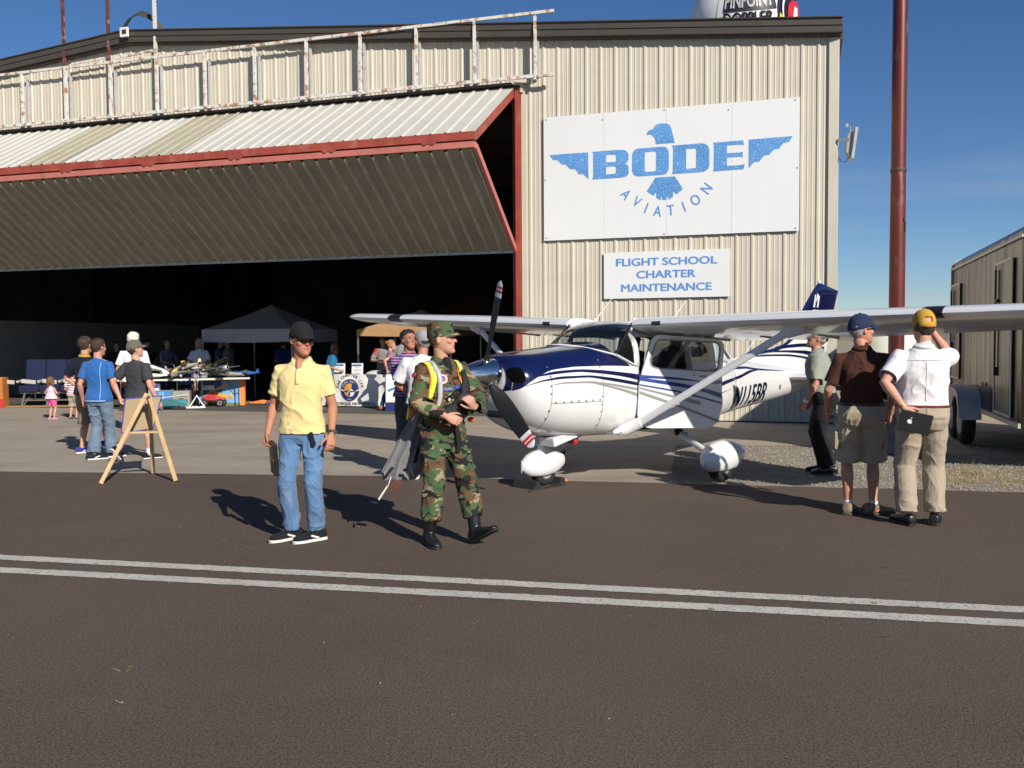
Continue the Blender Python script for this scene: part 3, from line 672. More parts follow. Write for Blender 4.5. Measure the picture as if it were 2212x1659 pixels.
def yz(x, th):
    zt, zb, hw, n, zm = pchip(ST, x); c, s = math.cos(th), math.sin(th)
    y = hw * math.copysign(abs(c)**(2 / n), c); z = zm + (zt - zm if s > 0 else zm - zb) * math.copysign(abs(s)**(2 / n), s); return y, z
def side(x, z, off=0.0):
    zt, zb, hw, n, zm = pchip(ST, x); t = (z - zm) / (zt - zm) if z > zm else (zm - z) / (zm - zb); t = min(.999, abs(t))
    return hw * (1 - t**n)**(1 / n) + off
def th_at(x, z):
    """ring angle (left side) at height z"""
    zt, zb, hw, n, zm = pchip(ST, x)
    t = (z - zm) / (zt - zm) if z > zm else -(zm - z) / (zm - zb); t = max(-1, min(1, t)); s = math.copysign(abs(t)**(n / 2), t); return math.asin(max(-1, min(1, s)))
NR = 56
def closed(bm, x0, x1, k, caps=(True, True)):
    rings = []
    for i in range(k + 1):
        x = x0 + (x1 - x0) * i / k; rings.append([A(x, *yz(x, 2 * math.pi * j / NR)) for j in range(NR)])
    loft(bm, rings, capends=caps)
bm = B()
closed(bm, -1.0, -.88, 10); closed(bm, -.88, .42, 40)
def sill(x): return 1.46 - (x - .42) / .38 * .13 if x < .80 else 1.33
def hull(bm, x0, x1, k, zl=None, zr=None):
    rows = []
    for i in range(k + 1):
        x = x0 + (x1 - x0) * i / k; tl = th_at(x, zl if zl else sill(x)); tr = th_at(x, zr if zr else sill(x)); a0, a1 = tl, -math.pi - tr
        rows.append([bm.verts.new(A(x, *yz(x, a0 + (a1 - a0) * j / 40))) for j in range(41)])
    for a, b in zip(rows, rows[1:]):
        for j in range(40): face(bm, (a[j], a[j + 1], b[j + 1], b[j]))
hull(bm, .42, .82, 10); hull(bm, .82, 1.78, 14, zl=.64); hull(bm, 1.78, 2.75, 16)
# upper rear body between the cabin and the tail
def strip_ring(bm, x0, x1, k, f0, f1, m=12):
    rows = []
    for i in range(k + 1):
        x = x0 + (x1 - x0) * i / k; a0, a1 = f0(x), f1(x); rows.append([bm.verts.new(A(x, *yz(x, a0 + (a1 - a0) * j / m))) for j in range(m + 1)])
    for a, b in zip(rows, rows[1:]):
        for j in range(m): face(bm, (a[j], a[j + 1], b[j + 1], b[j]))
closed(bm, 3.1, 6.45, 60, (False, True))
strip_ring(bm, 2.75, 3.1, 6, lambda x: -math.pi - th_at(x, 1.33), lambda x: th_at(x, 1.33), 40)
for sgn in (1, -1):     # side panels beside the rear window, window posts, roof rail
    f = (lambda a: a) if sgn > 0 else (lambda a: math.pi - a)
    strip_ring(bm, 2.42, 3.1, 14, lambda x: f(th_at(x, 1.33)), lambda x: f(th_at(x, 1.33 + (.40 if x < 2.6 else .40 * max(.04, (3.12 - x) / .52)))), 8)
    strip_ring(bm, 1.76, 1.90, 4, lambda x: f(th_at(x, 1.33)), lambda x: f(th_at(x, 1.78)), 8)
    strip_ring(bm, .745, .84, 4, lambda x: f(th_at(x, sill(x) - .01)), lambda x: f(th_at(x, 1.80)), 10)
    strip_ring(bm, .80, 2.6, 22, lambda x: f(th_at(x, 1.66 if x < 2.3 else 1.66 - (x - 2.3) * .3)), lambda x: math.pi / 2, 10)
for f in bm.faces: f.smooth = True
bmesh.ops.remove_doubles(bm, verts=bm.verts, dist=.0004)
fixn(bm); fus = obj('fuselage', bm, m_pw, ap, 38); 
md = fus.modifiers.new('skin', 'SOLIDIFY'); md.thickness = .012; md.offset = -1
# roof cap, firewall/dash, floor
bm = B()
P = [(.73, 1.79), (.78, 1.825), (.95, 1.845), (1.6, 1.855), (2.2, 1.84), (2.4, 1.80)]
loft(bm, [[A(x, y, z - .02 * abs(y / .5)**2 * 2) for x, z in P] + [A(x, y, z - .05 - .02 * abs(y / .5)**2) for x, z in reversed(P)] for y in [-.50 + .10 * k for k in range(11)]])
fixn(bm); obj('cabin_roof', bm, m_pw, ap, 50)
bm = B(); box(bm, A(1.6, 0, .60), (1.9, .98, .05)); box(bm, A(.45, 0, 1.22), (.06, .96, .5)); box(bm, A(.52, 0, 1.43), (.22, .9, .06), bev=.02); box(bm, A(2.65, 0, .95), (.04, .9, .7)); obj('cabin_interior', bm, m_dark, ap)
for y in (.25, -.25):
    bm = B(); box(bm, A(1.38, y, .92), (.46, .42, .14), bev=.04); Mx = Matrix.Rotation(R(-12), 3, 'Y'); box(bm, A(1.62, y, 1.22), (.12, .42, .56), Mx, .05)
    box(bm, A(1.69, y, 1.58), (.09, .26, .19), Mx, .04); box(bm, A(1.4, y, .73), (.35, .3, .26)); obj('seat', bm, m_seat, ap, 50)
for y in (.25, -.25):
    bm = B(); box(bm, A(2.08, y, .90), (.42, .44, .14), bev=.04); Mx = Matrix.Rotation(R(-10), 3, 'Y'); box(bm, A(2.30, y, 1.16), (.12, .44, .5), Mx, .05); box(bm, A(2.36, y, 1.48), (.09, .26, .17), Mx, .04); obj('seat', bm, m_seat, ap, 50)
bm = B(); tube(bm, [A(.55, .25, 1.36), A(.72, .25, 1.36)], .015, 8); tube(bm, [A(.72, .13, 1.44), A(.72, .12, 1.34), A(.72, .2, 1.30), A(.72, .3, 1.30), A(.72, .38, 1.34), A(.72, .37, 1.44)], .014, 8); obj('control_yoke', bm, m_black, ap)
# windshield
def base(s): return (.0 + .44 * abs(s)**1.7, .505 * s, 1.572 - .115 * abs(s)**2.2)
def topc(s): return (.745 + .03 * abs(s), .475 * s, 1.845 - .035 * abs(s)**2)
bm = B(); rows = []
for i in range(25):
    s = -1 + 2 * i / 24; b, t_ = base(s), topc(s); col = []
    for j in range(9):
        u = j / 8; bl = math.sin(u * math.pi) * .045
        col.append(bm.verts.new(A(b[0] + (t_[0] - b[0]) * u - bl * .4, b[1] + (t_[1] - b[1]) * u, b[2] + (t_[2] - b[2]) * u + bl)))
    rows.append(col)
for a, b in zip(rows, rows[1:]):
    for j in range(8): face(bm, (a[j], b[j], b[j + 1], a[j + 1]))
fixn(bm); obj('windshield', bm, m_tint, ap, 180)
bm = B()
tube(bm, [A(b[0] - .012, b[1], b[2] - .004) for b in [base(-1 + i / 12) for i in range(25)]], .030, 8, flat=.5, up=(0, 0, 1))
for sg_ in (1, -1): # sweep of the white trim down to the door post
    tube(bm, [A(.43, .507 * sg_, 1.455), A(.55, .525 * sg_, 1.405), A(.70, .54 * sg_, 1.345), A(.80, .545 * sg_, 1.325)], [.03, .032, .028, .012], 8, flat=.6)
obj('windshield_trim', bm, m_pw, ap, 60)
bm = B()
for sg_ in (1, -1): tube(bm, [A(.445, .508 * sg_, 1.47), A(.60, .50 * sg_, 1.645), A(.775, .478 * sg_, 1.815)], .012, 8)
obj('windshield_post', bm, m_black, ap)
for sg_ in (1, -1):
    bm = B(); face(bm, [bm.verts.new(A(x, y * sg_, z)) for x, y, z in ((.45, .515, 1.455), (.745, .54, 1.345), (.80, .50, 1.80), (.775, .485, 1.81))]); obj('quarter_window', bm, m_glass, ap)
    bm = B(); face(bm, [bm.verts.new(A(x, y * sg_, z)) for x, y, z in ((1.90, .535, 1.345), (2.46, .52, 1.345), (2.46, .47, 1.66), (1.90, .51, 1.70))]); obj('rear_side_window', bm, m_glass, ap)
bm = B(); face(bm, [bm.verts.new(A(x, -y, z)) for x, y, z in ((.84, .543, 1.34), (1.76, .543, 1.34), (1.76, .51, 1.68), (.84, .51, 1.68))]); obj('far_door_window', bm, m_glass, ap)
bm = B(); g = []
for i in range(9):
    s = -1 + i / 4; g.append([bm.verts.new(A(2.42 + .68 * u - .0, (.45 - .06 * u) * s, 1.80 - .44 * u + .02 * math.sin(u * 3.14) * (1 - s * s) - .05 * s * s * (1 - u))) for u in (0, .25, .5, .75, 1)])
for a, b in zip(g, g[1:]):
    for j in range(4): face(bm, (a[j], b[j], b[j + 1], a[j + 1]))
obj('rear_window', bm, m_tint, ap, 180)
# livery laid on the skin
def decal(lo, hi, x0, x1, m_, name, k=48, rows=4, off=.003, sides=(1, -1), over=False):
    """band between the curves lo(x), hi(x); over=True goes across the top"""
    def f(T, x): return pchip([(a, b) for a, b in T], x)[0]
    for sg_ in ((1,) if over else sides):
        bm = B(); g = []
        for i in range(k + 1):
            x = x0 + (x1 - x0) * i / k; a0 = th_at(x, f(lo, x)); a1 = math.pi - a0 if over else th_at(x, f(hi, x)); n_ = 40 if over else rows; col = []
            for j in range(n_ + 1):
                a = a0 + (a1 - a0) * j / n_; y, z = yz(x, a); r_ = math.hypot(y, z - 1.1) or 1
                e = max(0, (-.9 - x) / .1) * .004
                col.append(bm.verts.new(A(x - e, sg_ * y * (1 + off / r_), z + (z - 1.1) / r_ * off)))
            g.append(col)
        for a, b in zip(g, g[1:]):
            for j in range(len(a) - 1): face(bm, (a[j], b[j], b[j + 1], a[j + 1]))
        fixn(bm)
        obj(name, bm, m_, ap, 60)
NL = [(-1.0, 1.09), (-.95, 1.13), (-.88, 1.19), (-.8, 1.235), (-.7, 1.275), (-.6, 1.304), (-.39, 1.325), (-.18, 1.336), (.157, 1.336), (.42, 1.332)]
decal(NL, None, -.9995, .42, m_navy, 'navy_cowl_top', k=70, over=True, off=.004)
decal([(.42, 1.332), (.63, 1.322), (.66, 1.32)], [(.42, 1.44), (.60, 1.362), (.66, 1.322)], .42, .66, m_navy, 'navy_point', 12)
S = [('stripe', m_navy, [(-.845, 1.238), (-.52, 1.265), (-.201, 1.278), (.087, 1.258), (.483, 1.215), (.82, 1.158)], [(-.845, 1.244), (-.52, 1.296), (-.201, 1.306), (.087, 1.295), (.483, 1.26), (.82, 1.226)], -.845, .82),
     ('stripe', m_navy, [(-.92, 1.150), (-.725, 1.193), (-.416, 1.213), (-.092, 1.216), (.247, 1.177), (.82, 1.094)], [(-.92, 1.155), (-.725, 1.209), (-.416, 1.239), (-.092, 1.239), (.247, 1.211), (.82, 1.132)], -.92, .82),
     ('stripe', m_gy, [(-.634, 1.147), (-.416, 1.161), (-.092, 1.155), (.247, 1.123), (.53, 1.085), (.82, 1.035)], [(-.634, 1.151), (-.416, 1.178), (-.092, 1.177), (.247, 1.146), (.53, 1.108), (.82, 1.063)], -.634, .82),
     ('stripe', m_gy, [(.019, 1.149), (.247, 1.104), (.53, 1.043), (.82, .966)], [(.019, 1.154), (.247, 1.12), (.53, 1.07), (.82, 1.004)], .019, .82),
     ('stripe', m_navy, [(1.80, 1.20), (3.033, 1.224), (3.433, 1.223), (3.888, 1.19), (4.812, 1.155)], [(1.80, 1.24), (3.033, 1.251), (3.433, 1.254), (3.888, 1.218), (4.811, 1.161)], 1.80, 4.81),
     ('stripe', m_navy, [(1.80, .90), (2.4, .985), (2.825, 1.055), (3.216, 1.104), (3.66, 1.172), (3.908, 1.19)], [(1.80, .965), (2.4, 1.045), (2.825, 1.102), (3.216, 1.143), (3.659, 1.2), (3.908, 1.195)], 1.80, 3.9),
     ('stripe', m_navy, [(1.80, .83), (2.4, .90), (2.9, .97)], [(1.80, .86), (2.4, .918), (2.9, .972)], 1.80, 2.9),
     ('stripe', m_gy, [(1.80, .70), (2.3, .66), (2.6, .63)], [(1.80, .73), (2.3, .68), (2.6, .632)], 1.80, 2.6)]
for nme, m_, lo, hi, x0, x1 in S: decal(lo, hi, x0, x1, m_, nme)
for sg_ in (1, -1):   # engine air inlets: shade of the openings painted as black patches on the cowl
    bm = B(); g = []
    for i in range(17):
        x = -.9985 + .085 * i / 16; u = abs(i / 16 * 2 - 1); hh = .080 * (1 - u**3.2)**(1 / 3.2); col = []
        for j in range(9):
            z = 1.265 + hh * (j / 4 - 1); y = side(x, z); y = max(y, .0) ; col.append(bm.verts.new(A(x - .010, sg_ * (y + .006), z)))
        g.append(col)
    for a, b in zip(g, g[1:]):
        for j in range(8): face(bm, (a[j], b[j], b[j + 1], a[j + 1]))
    fixn(bm); obj('air_inlet', bm, mat('inlet_dark', (.003, .003, .003), 1.0, spec=.05), ap, 180)
bm = B(); lathe(bm, [(.19, 0), (.36, .0), (.365, .01), (.19, .012)], A(-.995, 0, 1.2), Matrix.Rotation(R(90), 3, 'Y') @ Matrix.Diagonal((.55, .85, 1)), 32); bm.free()
bm = B(); box(bm, A(-.915, .0, .845), (.06, .30, .075), Matrix.Rotation(R(-38), 3, 'Y'), .015); obj('carburettor_inlet', bm, m_black, ap)
# seams and fasteners on the cowl
m_seam = mat('panel_gap', (.16, .16, .17), .6)
decal([(-.62, .66), (-.614, .66)], [(-.62, 1.30), (-.614, 1.30)], -.62, -.614, m_seam, 'panel_seam', 1, 16)
decal([(.18, .62), (.186, .62)], [(.18, 1.33), (.186, 1.33)], .18, .186, m_seam, 'panel_seam', 1, 16)
decal([(-.62, .955), (.18, .945)], [(-.62, .960), (.18, .950)], -.62, .18, m_seam, 'panel_seam', 20, 1)
bm = B()
def dot(x, z, r_=.011, sg_=1):
    y = side(x, z, .004) * sg_; lathe(bm, [(r_, 0), (r_ * .8, .004)], A(x, y, z), Matrix.Rotation(R(-90) * sg_, 3, 'X'), 8)
for sg_ in (1, -1):
    for i in range(7): dot(-.56 + i * .115, .965, sg_=sg_)
    for z in (.80, .88, 1.06, 1.14, 1.24, 1.34): dot(-.63, z, sg_=sg_)
    for z in (.68, .75, .83, .91, 1.0): dot(.165, z, .008, sg_)
    for z in (1.40, 1.33): dot(.15, z, sg_=sg_)
obj('fasteners', bm, m_seam, ap)
# registration on both sides of the tail
def reg(sg_):
    me = text_me('N115BR', .40, .002, .007, shear=.28, align='LEFT', xs=.66); b2 = B(); b2.from_mesh(me); finecut(b2, .045); b2.to_mesh(me); b2.free()
    xs_ = [v.co.x for v in me.vertices]; ys_ = [v.co.y for v in me.vertices]; x0, x1, y0, y1 = min(xs_), max(xs_), min(ys_), max(ys_)
    def fn(c):
        u = (c.x - x0) / (x1 - x0); v = (c.y - y0) / (y1 - y0)
        if sg_ > 0: x = 3.03 + 1.10 * u; z = .705 + u * .045 + v * .27
        else: x = 4.13 - 1.10 * u; z = .75 - u * .045 + v * .27
        return A(x, sg_ * side(x, z, .006), z)
    warp(me, fn); link('registration', me, m_navy, ap)
reg(1); reg(-1)
bm = B(); dot(3.43, .9); bm.free()
bm = B(); box(bm, A(4.60, side(4.6, .93) + .002, .93), (.055, .01, .06)); obj('access_plate', bm, m_seam, ap)
# spinner and propeller
bm = B(); RY = Matrix.Rotation(R(-90), 3, 'Y')     # lathe axis towards the nose... +x
RX_ = Matrix.Rotation(R(90), 3, 'Y')
lathe(bm, [(.168, .0), (.172, .02), (.170, .06), (.160, .14), (.140, .24), (.112, .34), (.078, .43), (.042, .495), (.012, .53), (.002, .535)], A(-1.005, 0, 1.265), RX_, 40); fixn(bm); obj('spinner', bm, m_chrome, ap, 50)
pr_ = tag(bpy.data.objects.new('propeller', None)); C.objects.link(pr_); pr_.parent = ap
for k, ang in enumerate((15, 135, 255)):
    a = R(ang); rad = V((0, math.sin(a), math.cos(a))); tan = V((0, math.cos(a), -math.sin(a))); fwd = V((1, 0, 0)); hub = A(-1.12, 0, 1.265)
    T_ = [(.10, .036, .036, 60), (.17, .038, .034, 52), (.24, .060, .022, 44), (.34, .080, .016, 36), (.50, .089, .013, 28), (.66, .087, .010, 22), (.80, .078, .008, 18), (.90, .066, .006, 15), (.96, .054, .005, 14), (.99, .026, .004, 16), (1.0, .010, .003, 16)]
    def ringat(r_):
        w, t_, tw = pchip([(q[0], q[1], q[2], q[3]) for q in T_], r_); tw = R(tw); ch = tan * math.cos(tw) + fwd * math.sin(tw); nn = fwd * math.cos(tw) - tan * math.sin(tw); sw = 0
        return [hub + rad * r_ + ch * math.cos(q) * w + nn * math.sin(q) * t_ for q in [2 * math.pi * i / 14 for i in range(14)]]
    bm = B(); R_ = [.10 + .73 * i / 20 for i in range(21)]; loft(bm, [ringat(q) for q in R_], mi=0)
    cuts = [(.83, .875, 1), (.875, .905, 2), (.905, .918, 1), (.918, .945, 2), (.945, 1.0, 1)]
    for c0, c1, mi_ in cuts: loft(bm, [ringat(c0 + (c1 - c0) * i / 5) for i in range(6)], mi=mi_)
    fixn(bm); obj('blade', bm, [mat('blade_black', (.008, .008, .008), .5, var=.1), m_pw, m_rtip], pr_, 50)
    bm = B(); lathe(bm, [(.048, 0), (.050, .03), (.040, .035)], hub + rad * .135, rad.to_track_quat('Z', 'X').to_matrix(), 20); fixn(bm); obj('blade_boot', bm, m_chrome, pr_, 60)
# wings
AFU = [(0, 0), (.008, .020), (.025, .036), (.06, .053), (.12, .068), (.2, .077), (.3, .079), (.45, .071), (.6, .057), (.75, .038), (.9, .017), (1, .002)]
AFL = [(1, -.002), (.9, -.008), (.75, -.017), (.6, -.025), (.45, -.033), (.3, -.038), (.2, -.039), (.12, -.036), (.06, -.029), (.025, -.020), (.008, -.011)]
def wsec(y, sg_):
    t_ = max(0, (y - 2.3) / 2.9); ch = 1.56 - .50 * t_; xl = .74 + .10 * t_; zl = 1.79 + (.013 * y if sg_ > 0 else .045 * y)
    e = max(0, (y - 5.05) / .21); k = math.sqrt(max(0.0, 1 - min(1, e)**2)) if e > 0 else 1
    return [A(xl + (u - .0) * ch * (1 if e <= 0 else 1) * (1 - .12 * (1 - k)) + ch * .06 * (1 - k), sg_ * y, zl + v * ch * (.12 + .88 * k) - u * ch * .122) for u, v in AFU + AFL]
m_wing = mat('wing_white', (.66, .68, .70), .24, var=.03, vs_=1.5, coat=.5)
for sg_ in (1, -1):
    ys = [.50, .56, .9, 1.4, 2.0, 2.3, 2.8, 3.4, 4.0, 4.6, 5.0, 5.05, 5.12, 5.18, 5.22, 5.25, 5.26]
    bm = B(); loft(bm, [wsec(y, sg_) for y in ys]); fixn(bm); wg = obj('wing', bm, m_wing, ap, 40)
    bm = B()     # flap and aileron gaps on the underside, stall strip
    def low(y, u): 
        s_ = wsec(y, sg_); ch = 1.56 - .50 * max(0, (y - 2.3) / 2.9); t_ = max(0, (y - 2.3) / 2.9); xl = .74 + .10 * t_; zl = 1.79 + (.013 * y if sg_ > 0 else .045 * y)
        return A(xl + u * ch, sg_ * y, zl - .030 * ch * (1 - u) * 1.4 - u * ch * .122 - .004)
    tube(bm, [low(.7, .70), low(2.4, .70)], .006, 6); tube(bm, [low(2.7, .73), low(4.7, .73)], .006, 6)
    for y in (.9, 1.6, 2.3): beam(bm, low(y, .62), low(y, .92), .03, .04)
    obj('flap_gap', bm, m_gy, wg)
    bm = B(); c = wsec(4.0 if sg_ < 0 else 3.35, sg_); y0, y1 = (3.85, 4.15) if sg_ < 0 else (3.74, 3.93)
    loft(bm, [[p + V((.004, 0, 0)) for p in (wsec(y, sg_)[-3:] + wsec(y, sg_)[:5])] for y in (y0, y1)], cap=False, closed=False); fixn(bm); obj('landing_light', bm, m_black, wg, 60)
    bm = B(); y0, y1 = (.78, .90); loft(bm, [[p + V((.004, 0, 0)) for p in (wsec(y, sg_)[-1:] + wsec(y, sg_)[:2])] for y in (y0, y1)], cap=False, closed=False); obj('air_vent', bm, m_dark, wg)
    bm = B(); s0, s1 = A(.66, .53 * sg_, .60), A(1.02, 2.42 * sg_, 1.755 if sg_ > 0 else 1.84); d = (s1 - s0).normalized()
    tube(bm, [s0, s0 + d * .12, s0 + d * .4, s1 - d * .25, s1 + d * .02], [.044, .046, .042, .042, .056], 14, flat=.42, up=(1, 0, 0)); fixn(bm); st_ = obj('wing_strut', bm, m_pw, ap, 60)
    bm = B(); tube(bm, [s0 + V((.22, -.06 * sg_, -.03)), s0 + V((.05, -.02 * sg_, 0)), s0 + d * .16], [.02, .075, .066], 12, flat=.7, up=(0, 1, 0)); fixn(bm); obj('strut_fairing', bm, m_pw, st_, 60)
    bm = B(); s2 = s1 - d * .15; tube(bm, [s2, s1 + d * .05], [.062, .12], 12, flat=.6, up=(1, 0, 0)); obj('strut_fairing', bm, m_pw, st_, 60)
    bm = B(); box(bm, A(.42, .50 * sg_, .57), (.16, .10, .02)); obj('step', bm, m_gy, ap)
# near strut root lines
bm = B()
for u in (.33, .36): pass
bm.free()
# tail surfaces
def slab(pts, th, name, m_, horiz=False, par=ap):
    """thin symmetric lifting surface: pts are LE/TE pairs along the span"""
    bm = B(); rings = []
    prof = [(0, 0), (.03, .5), (.12, .9), (.3, 1), (.6, .7), (.9, .2), (1, .03), (.9, -.2), (.6, -.7), (.3, -1), (.12, -.9), (.03, -.5)]
    for le, te, t_ in pts:
        le, te = V(le), V(te); rings.append([le.lerp(te, u) + (V((0, 0, 1)) if horiz else V((0, 1, 0))) * w * t_ * th for u, w in prof])
    loft(bm, rings); fixn(bm); return obj(name, bm, m_, par, 50)
F_ = [(5.20, 1.16, 6.42, 1.02), (5.24, 1.34, 6.50, 1.30), (5.36, 1.62, 6.60, 1.62), (5.72, 2.09, 6.76, 2.05), (6.06, 2.40, 6.89, 2.33), (6.20, 2.50, 6.93, 2.40), (6.26, 2.53, 6.94, 2.42)]
slab([(A(a, 0, b), A(c, 0, d), t_) for (a, b, c, d), t_ in zip(F_[:3], (1, 1, 1))], .045, 'fin_base', m_pw)
slab([(A(a, 0, b), A(c, 0, d), t_) for (a, b, c, d), t_ in zip(F_[2:], (1, .9, .8, .6, .2))], .042, 'fin', m_navy)
bm = B()   # dorsal fillet: navy above, white below
pd = [(3.7, 1.345), (4.0, 1.392), (4.38, 1.443), (4.92, 1.49), (5.15, 1.55), (5.40, 1.66)]
rings = [[A(x, -.05, 1.20), A(x, -.028, z - .04), A(x, 0, z), A(x, .028, z - .04), A(x, .05, 1.20)] for x, z in pd]; loft(bm, rings, mi=0); fixn(bm); obj('dorsal_fillet', bm, m_pw, ap, 60)
bm = B(); rings = []
for x, z in pd[1:]: rings.append([A(x, -.031, z - .045), A(x, 0, z + .004), A(x, .031, z - .045)])
loft(bm, rings, cap=False, closed=False); fixn(bm)
for sg_ in (1, -1):
    for T1, T0, m_ in (([(4.255, 1.387), (4.516, 1.403), (5.101, 1.399), (5.68, 1.36), (6.3, 1.25)], [(4.255, 1.379), (4.516, 1.383), (5.101, 1.375), (5.681, 1.33), (6.3, 1.22)], 0), ([(4.63, 1.450), (5.1, 1.459), (5.679, 1.45), (6.3, 1.38)], [(4.63, 1.444), (5.1, 1.435), (5.679, 1.40), (6.3, 1.33)], 0), ([(4.95, 1.50), (5.3, 1.55), (5.7, 1.56), (6.4, 1.50)], [(4.95, 1.49), (5.3, 1.505), (5.7, 1.51), (6.4, 1.45)], 0)):
        pr = None
        for i in range(31):
            x = T1[0][0] + (T1[-1][0] - T1[0][0]) * i / 30; y = sg_ * (.052 if x < 6.1 else .052 - (x - 6.1) * .06); c = (bm.verts.new(A(x, y, pchip(T0, x)[0])), bm.verts.new(A(x, y, pchip(T1, x)[0])))
            if pr: face(bm, (pr[0], c[0], c[1], pr[1]), m_)
            pr = c
obj('tail_stripe', bm, m_navy, ap)
bm = B()     # white emblem on the fin, both sides
for sg_ in (1, -1):
    for q in ([(6.10, 2.13), (6.16, 2.33), (6.20, 2.33), (6.16, 2.13)], [(6.18, 2.20), (6.24, 2.36), (6.32, 2.30), (6.27, 2.13), (6.22, 2.13), (6.26, 2.27)], [(6.08, 2.06), (6.30, 2.06), (6.30, 2.09), (6.09, 2.09)]):
        face(bm, [bm.verts.new(A(x - .1, sg_ * .041, z)) for x, z in q])
obj('fin_emblem', bm, m_pw, ap)
for sg_ in (1, -1):
    slab([(A(4.92, .12 * sg_, 1.06), A(6.02, .12 * sg_, 1.03), 1), (A(5.10, 1.2 * sg_, 1.07), A(6.02, 1.2 * sg_, 1.045), .8), (A(5.20, 1.66 * sg_, 1.075), A(6.0, 1.66 * sg_, 1.05), .7), (A(5.32, 1.72 * sg_, 1.075), A(5.92, 1.72 * sg_, 1.055), .2)], .055, 'stabilizer', m_wing, True)
# undercarriage
def pants(c, L_, W_, H_, name, par):
    bm = B(); rings = []
    prof = [(-.50, .02, .5, 0), (-.485, .22, .22, 0), (-.44, .46, .45, 0), (-.34, .76, .76, .0), (-.18, .97, .97, .0), (0, 1, 1, 0), (.18, .93, .90, .01), (.34, .72, .70, .03), (.46, .48, .50, .05), (.50, .40, .44, .055)]
    for u, w, h_, dz in prof:
        w = min(w, 1); rings.append([V(c) + A(u * L_, w * W_ / 2 * math.copysign(abs(math.cos(a))**.9, math.cos(a)), max(-.36 * H_, h_ * H_ / 2 * math.sin(a)) + dz * H_) for a in [2 * math.pi * k / 28 for k in range(28)]])
    loft(bm, rings); fixn(bm); return obj(name, bm, m_pw, par, 50)
def wheel(c, r_, w, par, name='wheel'):
    bm = B(); M = Matrix.Rotation(R(90), 3, 'X'); lathe(bm, [(r_ * .55, -w * .42), (r_ * .8, -w * .5), (r_ * .95, -w * .38), (r_, -w * .2), (r_, w * .2), (r_ * .95, w * .38), (r_ * .8, w * .5), (r_ * .55, w * .42)], c, M, 32); fixn(bm); o = obj(name, bm, m_rub, par, 60)
    bm = B(); lathe(bm, [(r_ * .1, -w * .40), (r_ * .54, -w * .44), (r_ * .54, w * .44), (r_ * .1, w * .40)], c, M, 24); fixn(bm); obj('rim', bm, m_gy, o, 60); return o
for sg_ in (1, -1):
    wc = A(1.37, 1.29 * sg_, .20)
    g_ = pants(wc + V((-.03, 0, .075)), .80, .29, .39, 'wheel_fairing', ap); wheel(wc + V((0, 0, -.005)), .195, .15, ap)
    bm = B(); tube(bm, [A(1.55, .30 * sg_, .60), A(1.50, .55 * sg_, .535), A(1.44, .85 * sg_, .42), A(1.39, 1.18 * sg_, .27)], [.055, .050, .042, .036], 12, flat=.55, up=(1, 0, 0)); fixn(bm); obj('landing_gear_leg', bm, m_pw, ap, 60)
    bm = B(); tube(bm, [A(1.49, .62 * sg_, .545), A(1.47, .66 * sg_, .50)], [.056, .054], 12, flat=.8, up=(1, 0, 0)); tube(bm, [A(1.40, .64 * sg_, .50), A(1.56, .70 * sg_, .50)], .012, 6); obj('step_plate', bm, m_black, ap)
nc = A(-.22, 0, .165)
pants(nc + V((.02, 0, .075)), .66, .25, .33, 'nose_wheel_fairing', ap); wheel(nc + V((0, 0, 0)), .165, .13, ap, 'nose_wheel')
bm = B(); tube(bm, [A(-.30, 0, .60), A(-.27, 0, .46)], .024, 12); obj('oleo_strut', bm, m_chrome, ap)
bm = B(); tube(bm, [A(-.27, 0, .48), A(-.255, 0, .43), A(-.24, 0, .36)], [.035, .05, .075], 14, flat=.9); tube(bm, [A(-.25, 0, .47), A(-.15, 0, .45), A(-.13, 0, .41), A(-.22, 0, .38)], .012, 8); fixn(bm); obj('strut_fork', bm, m_pw, ap, 60)
# cowl flap and exhaust
bm = B(); Mx = Matrix.Rotation(R(12), 3, 'Y'); box(bm, A(-.14, .16, .545), (.40, .22, .10), Mx, .02); fixn(bm); obj('cowl_flap', bm, m_pw, ap)
bm = B(); tube(bm, [A(-.1, .18, .52), A(.12, .18, .47)], .032, 12); obj('exhaust_pipe', bm, m_rtip if False else m_black, ap)
bm = B(); tube(bm, [A(.06, .18, .484), A(.125, .18, .469)], .036, 12); obj('exhaust_cover', bm, m_rtip, ap)
# aerials
for x, y in ((.75, -.05), (1.95, .2)):
    bm = B(); tube(bm, [A(x, y, 1.86), A(x + .16, y, 1.995), A(x + .32, y, 2.13)], [.011, .009, .005], 8, flat=.6); lathe(bm, [(.035, 0), (.03, .02), (.012, .03)], A(x, y, 1.855), None, 12); obj('aerial', bm, m_pw, ap)
bm = B(); tube(bm, [A(4.0, 0, 1.38), A(4.30, 0, 1.62)], [.008, .004], 8); obj('aerial', bm, m_pw, ap)
bm = B(); lathe(bm, [(.03, 0), (.028, .03), (.015, .045)], A(6.28, 0, 2.52), None, 12); lathe(bm, [(.04, 0), (.03, .02), (.01, .03)], A(1.45, 0, 1.868), None, 12); obj('beacon', bm, m_pw, ap)
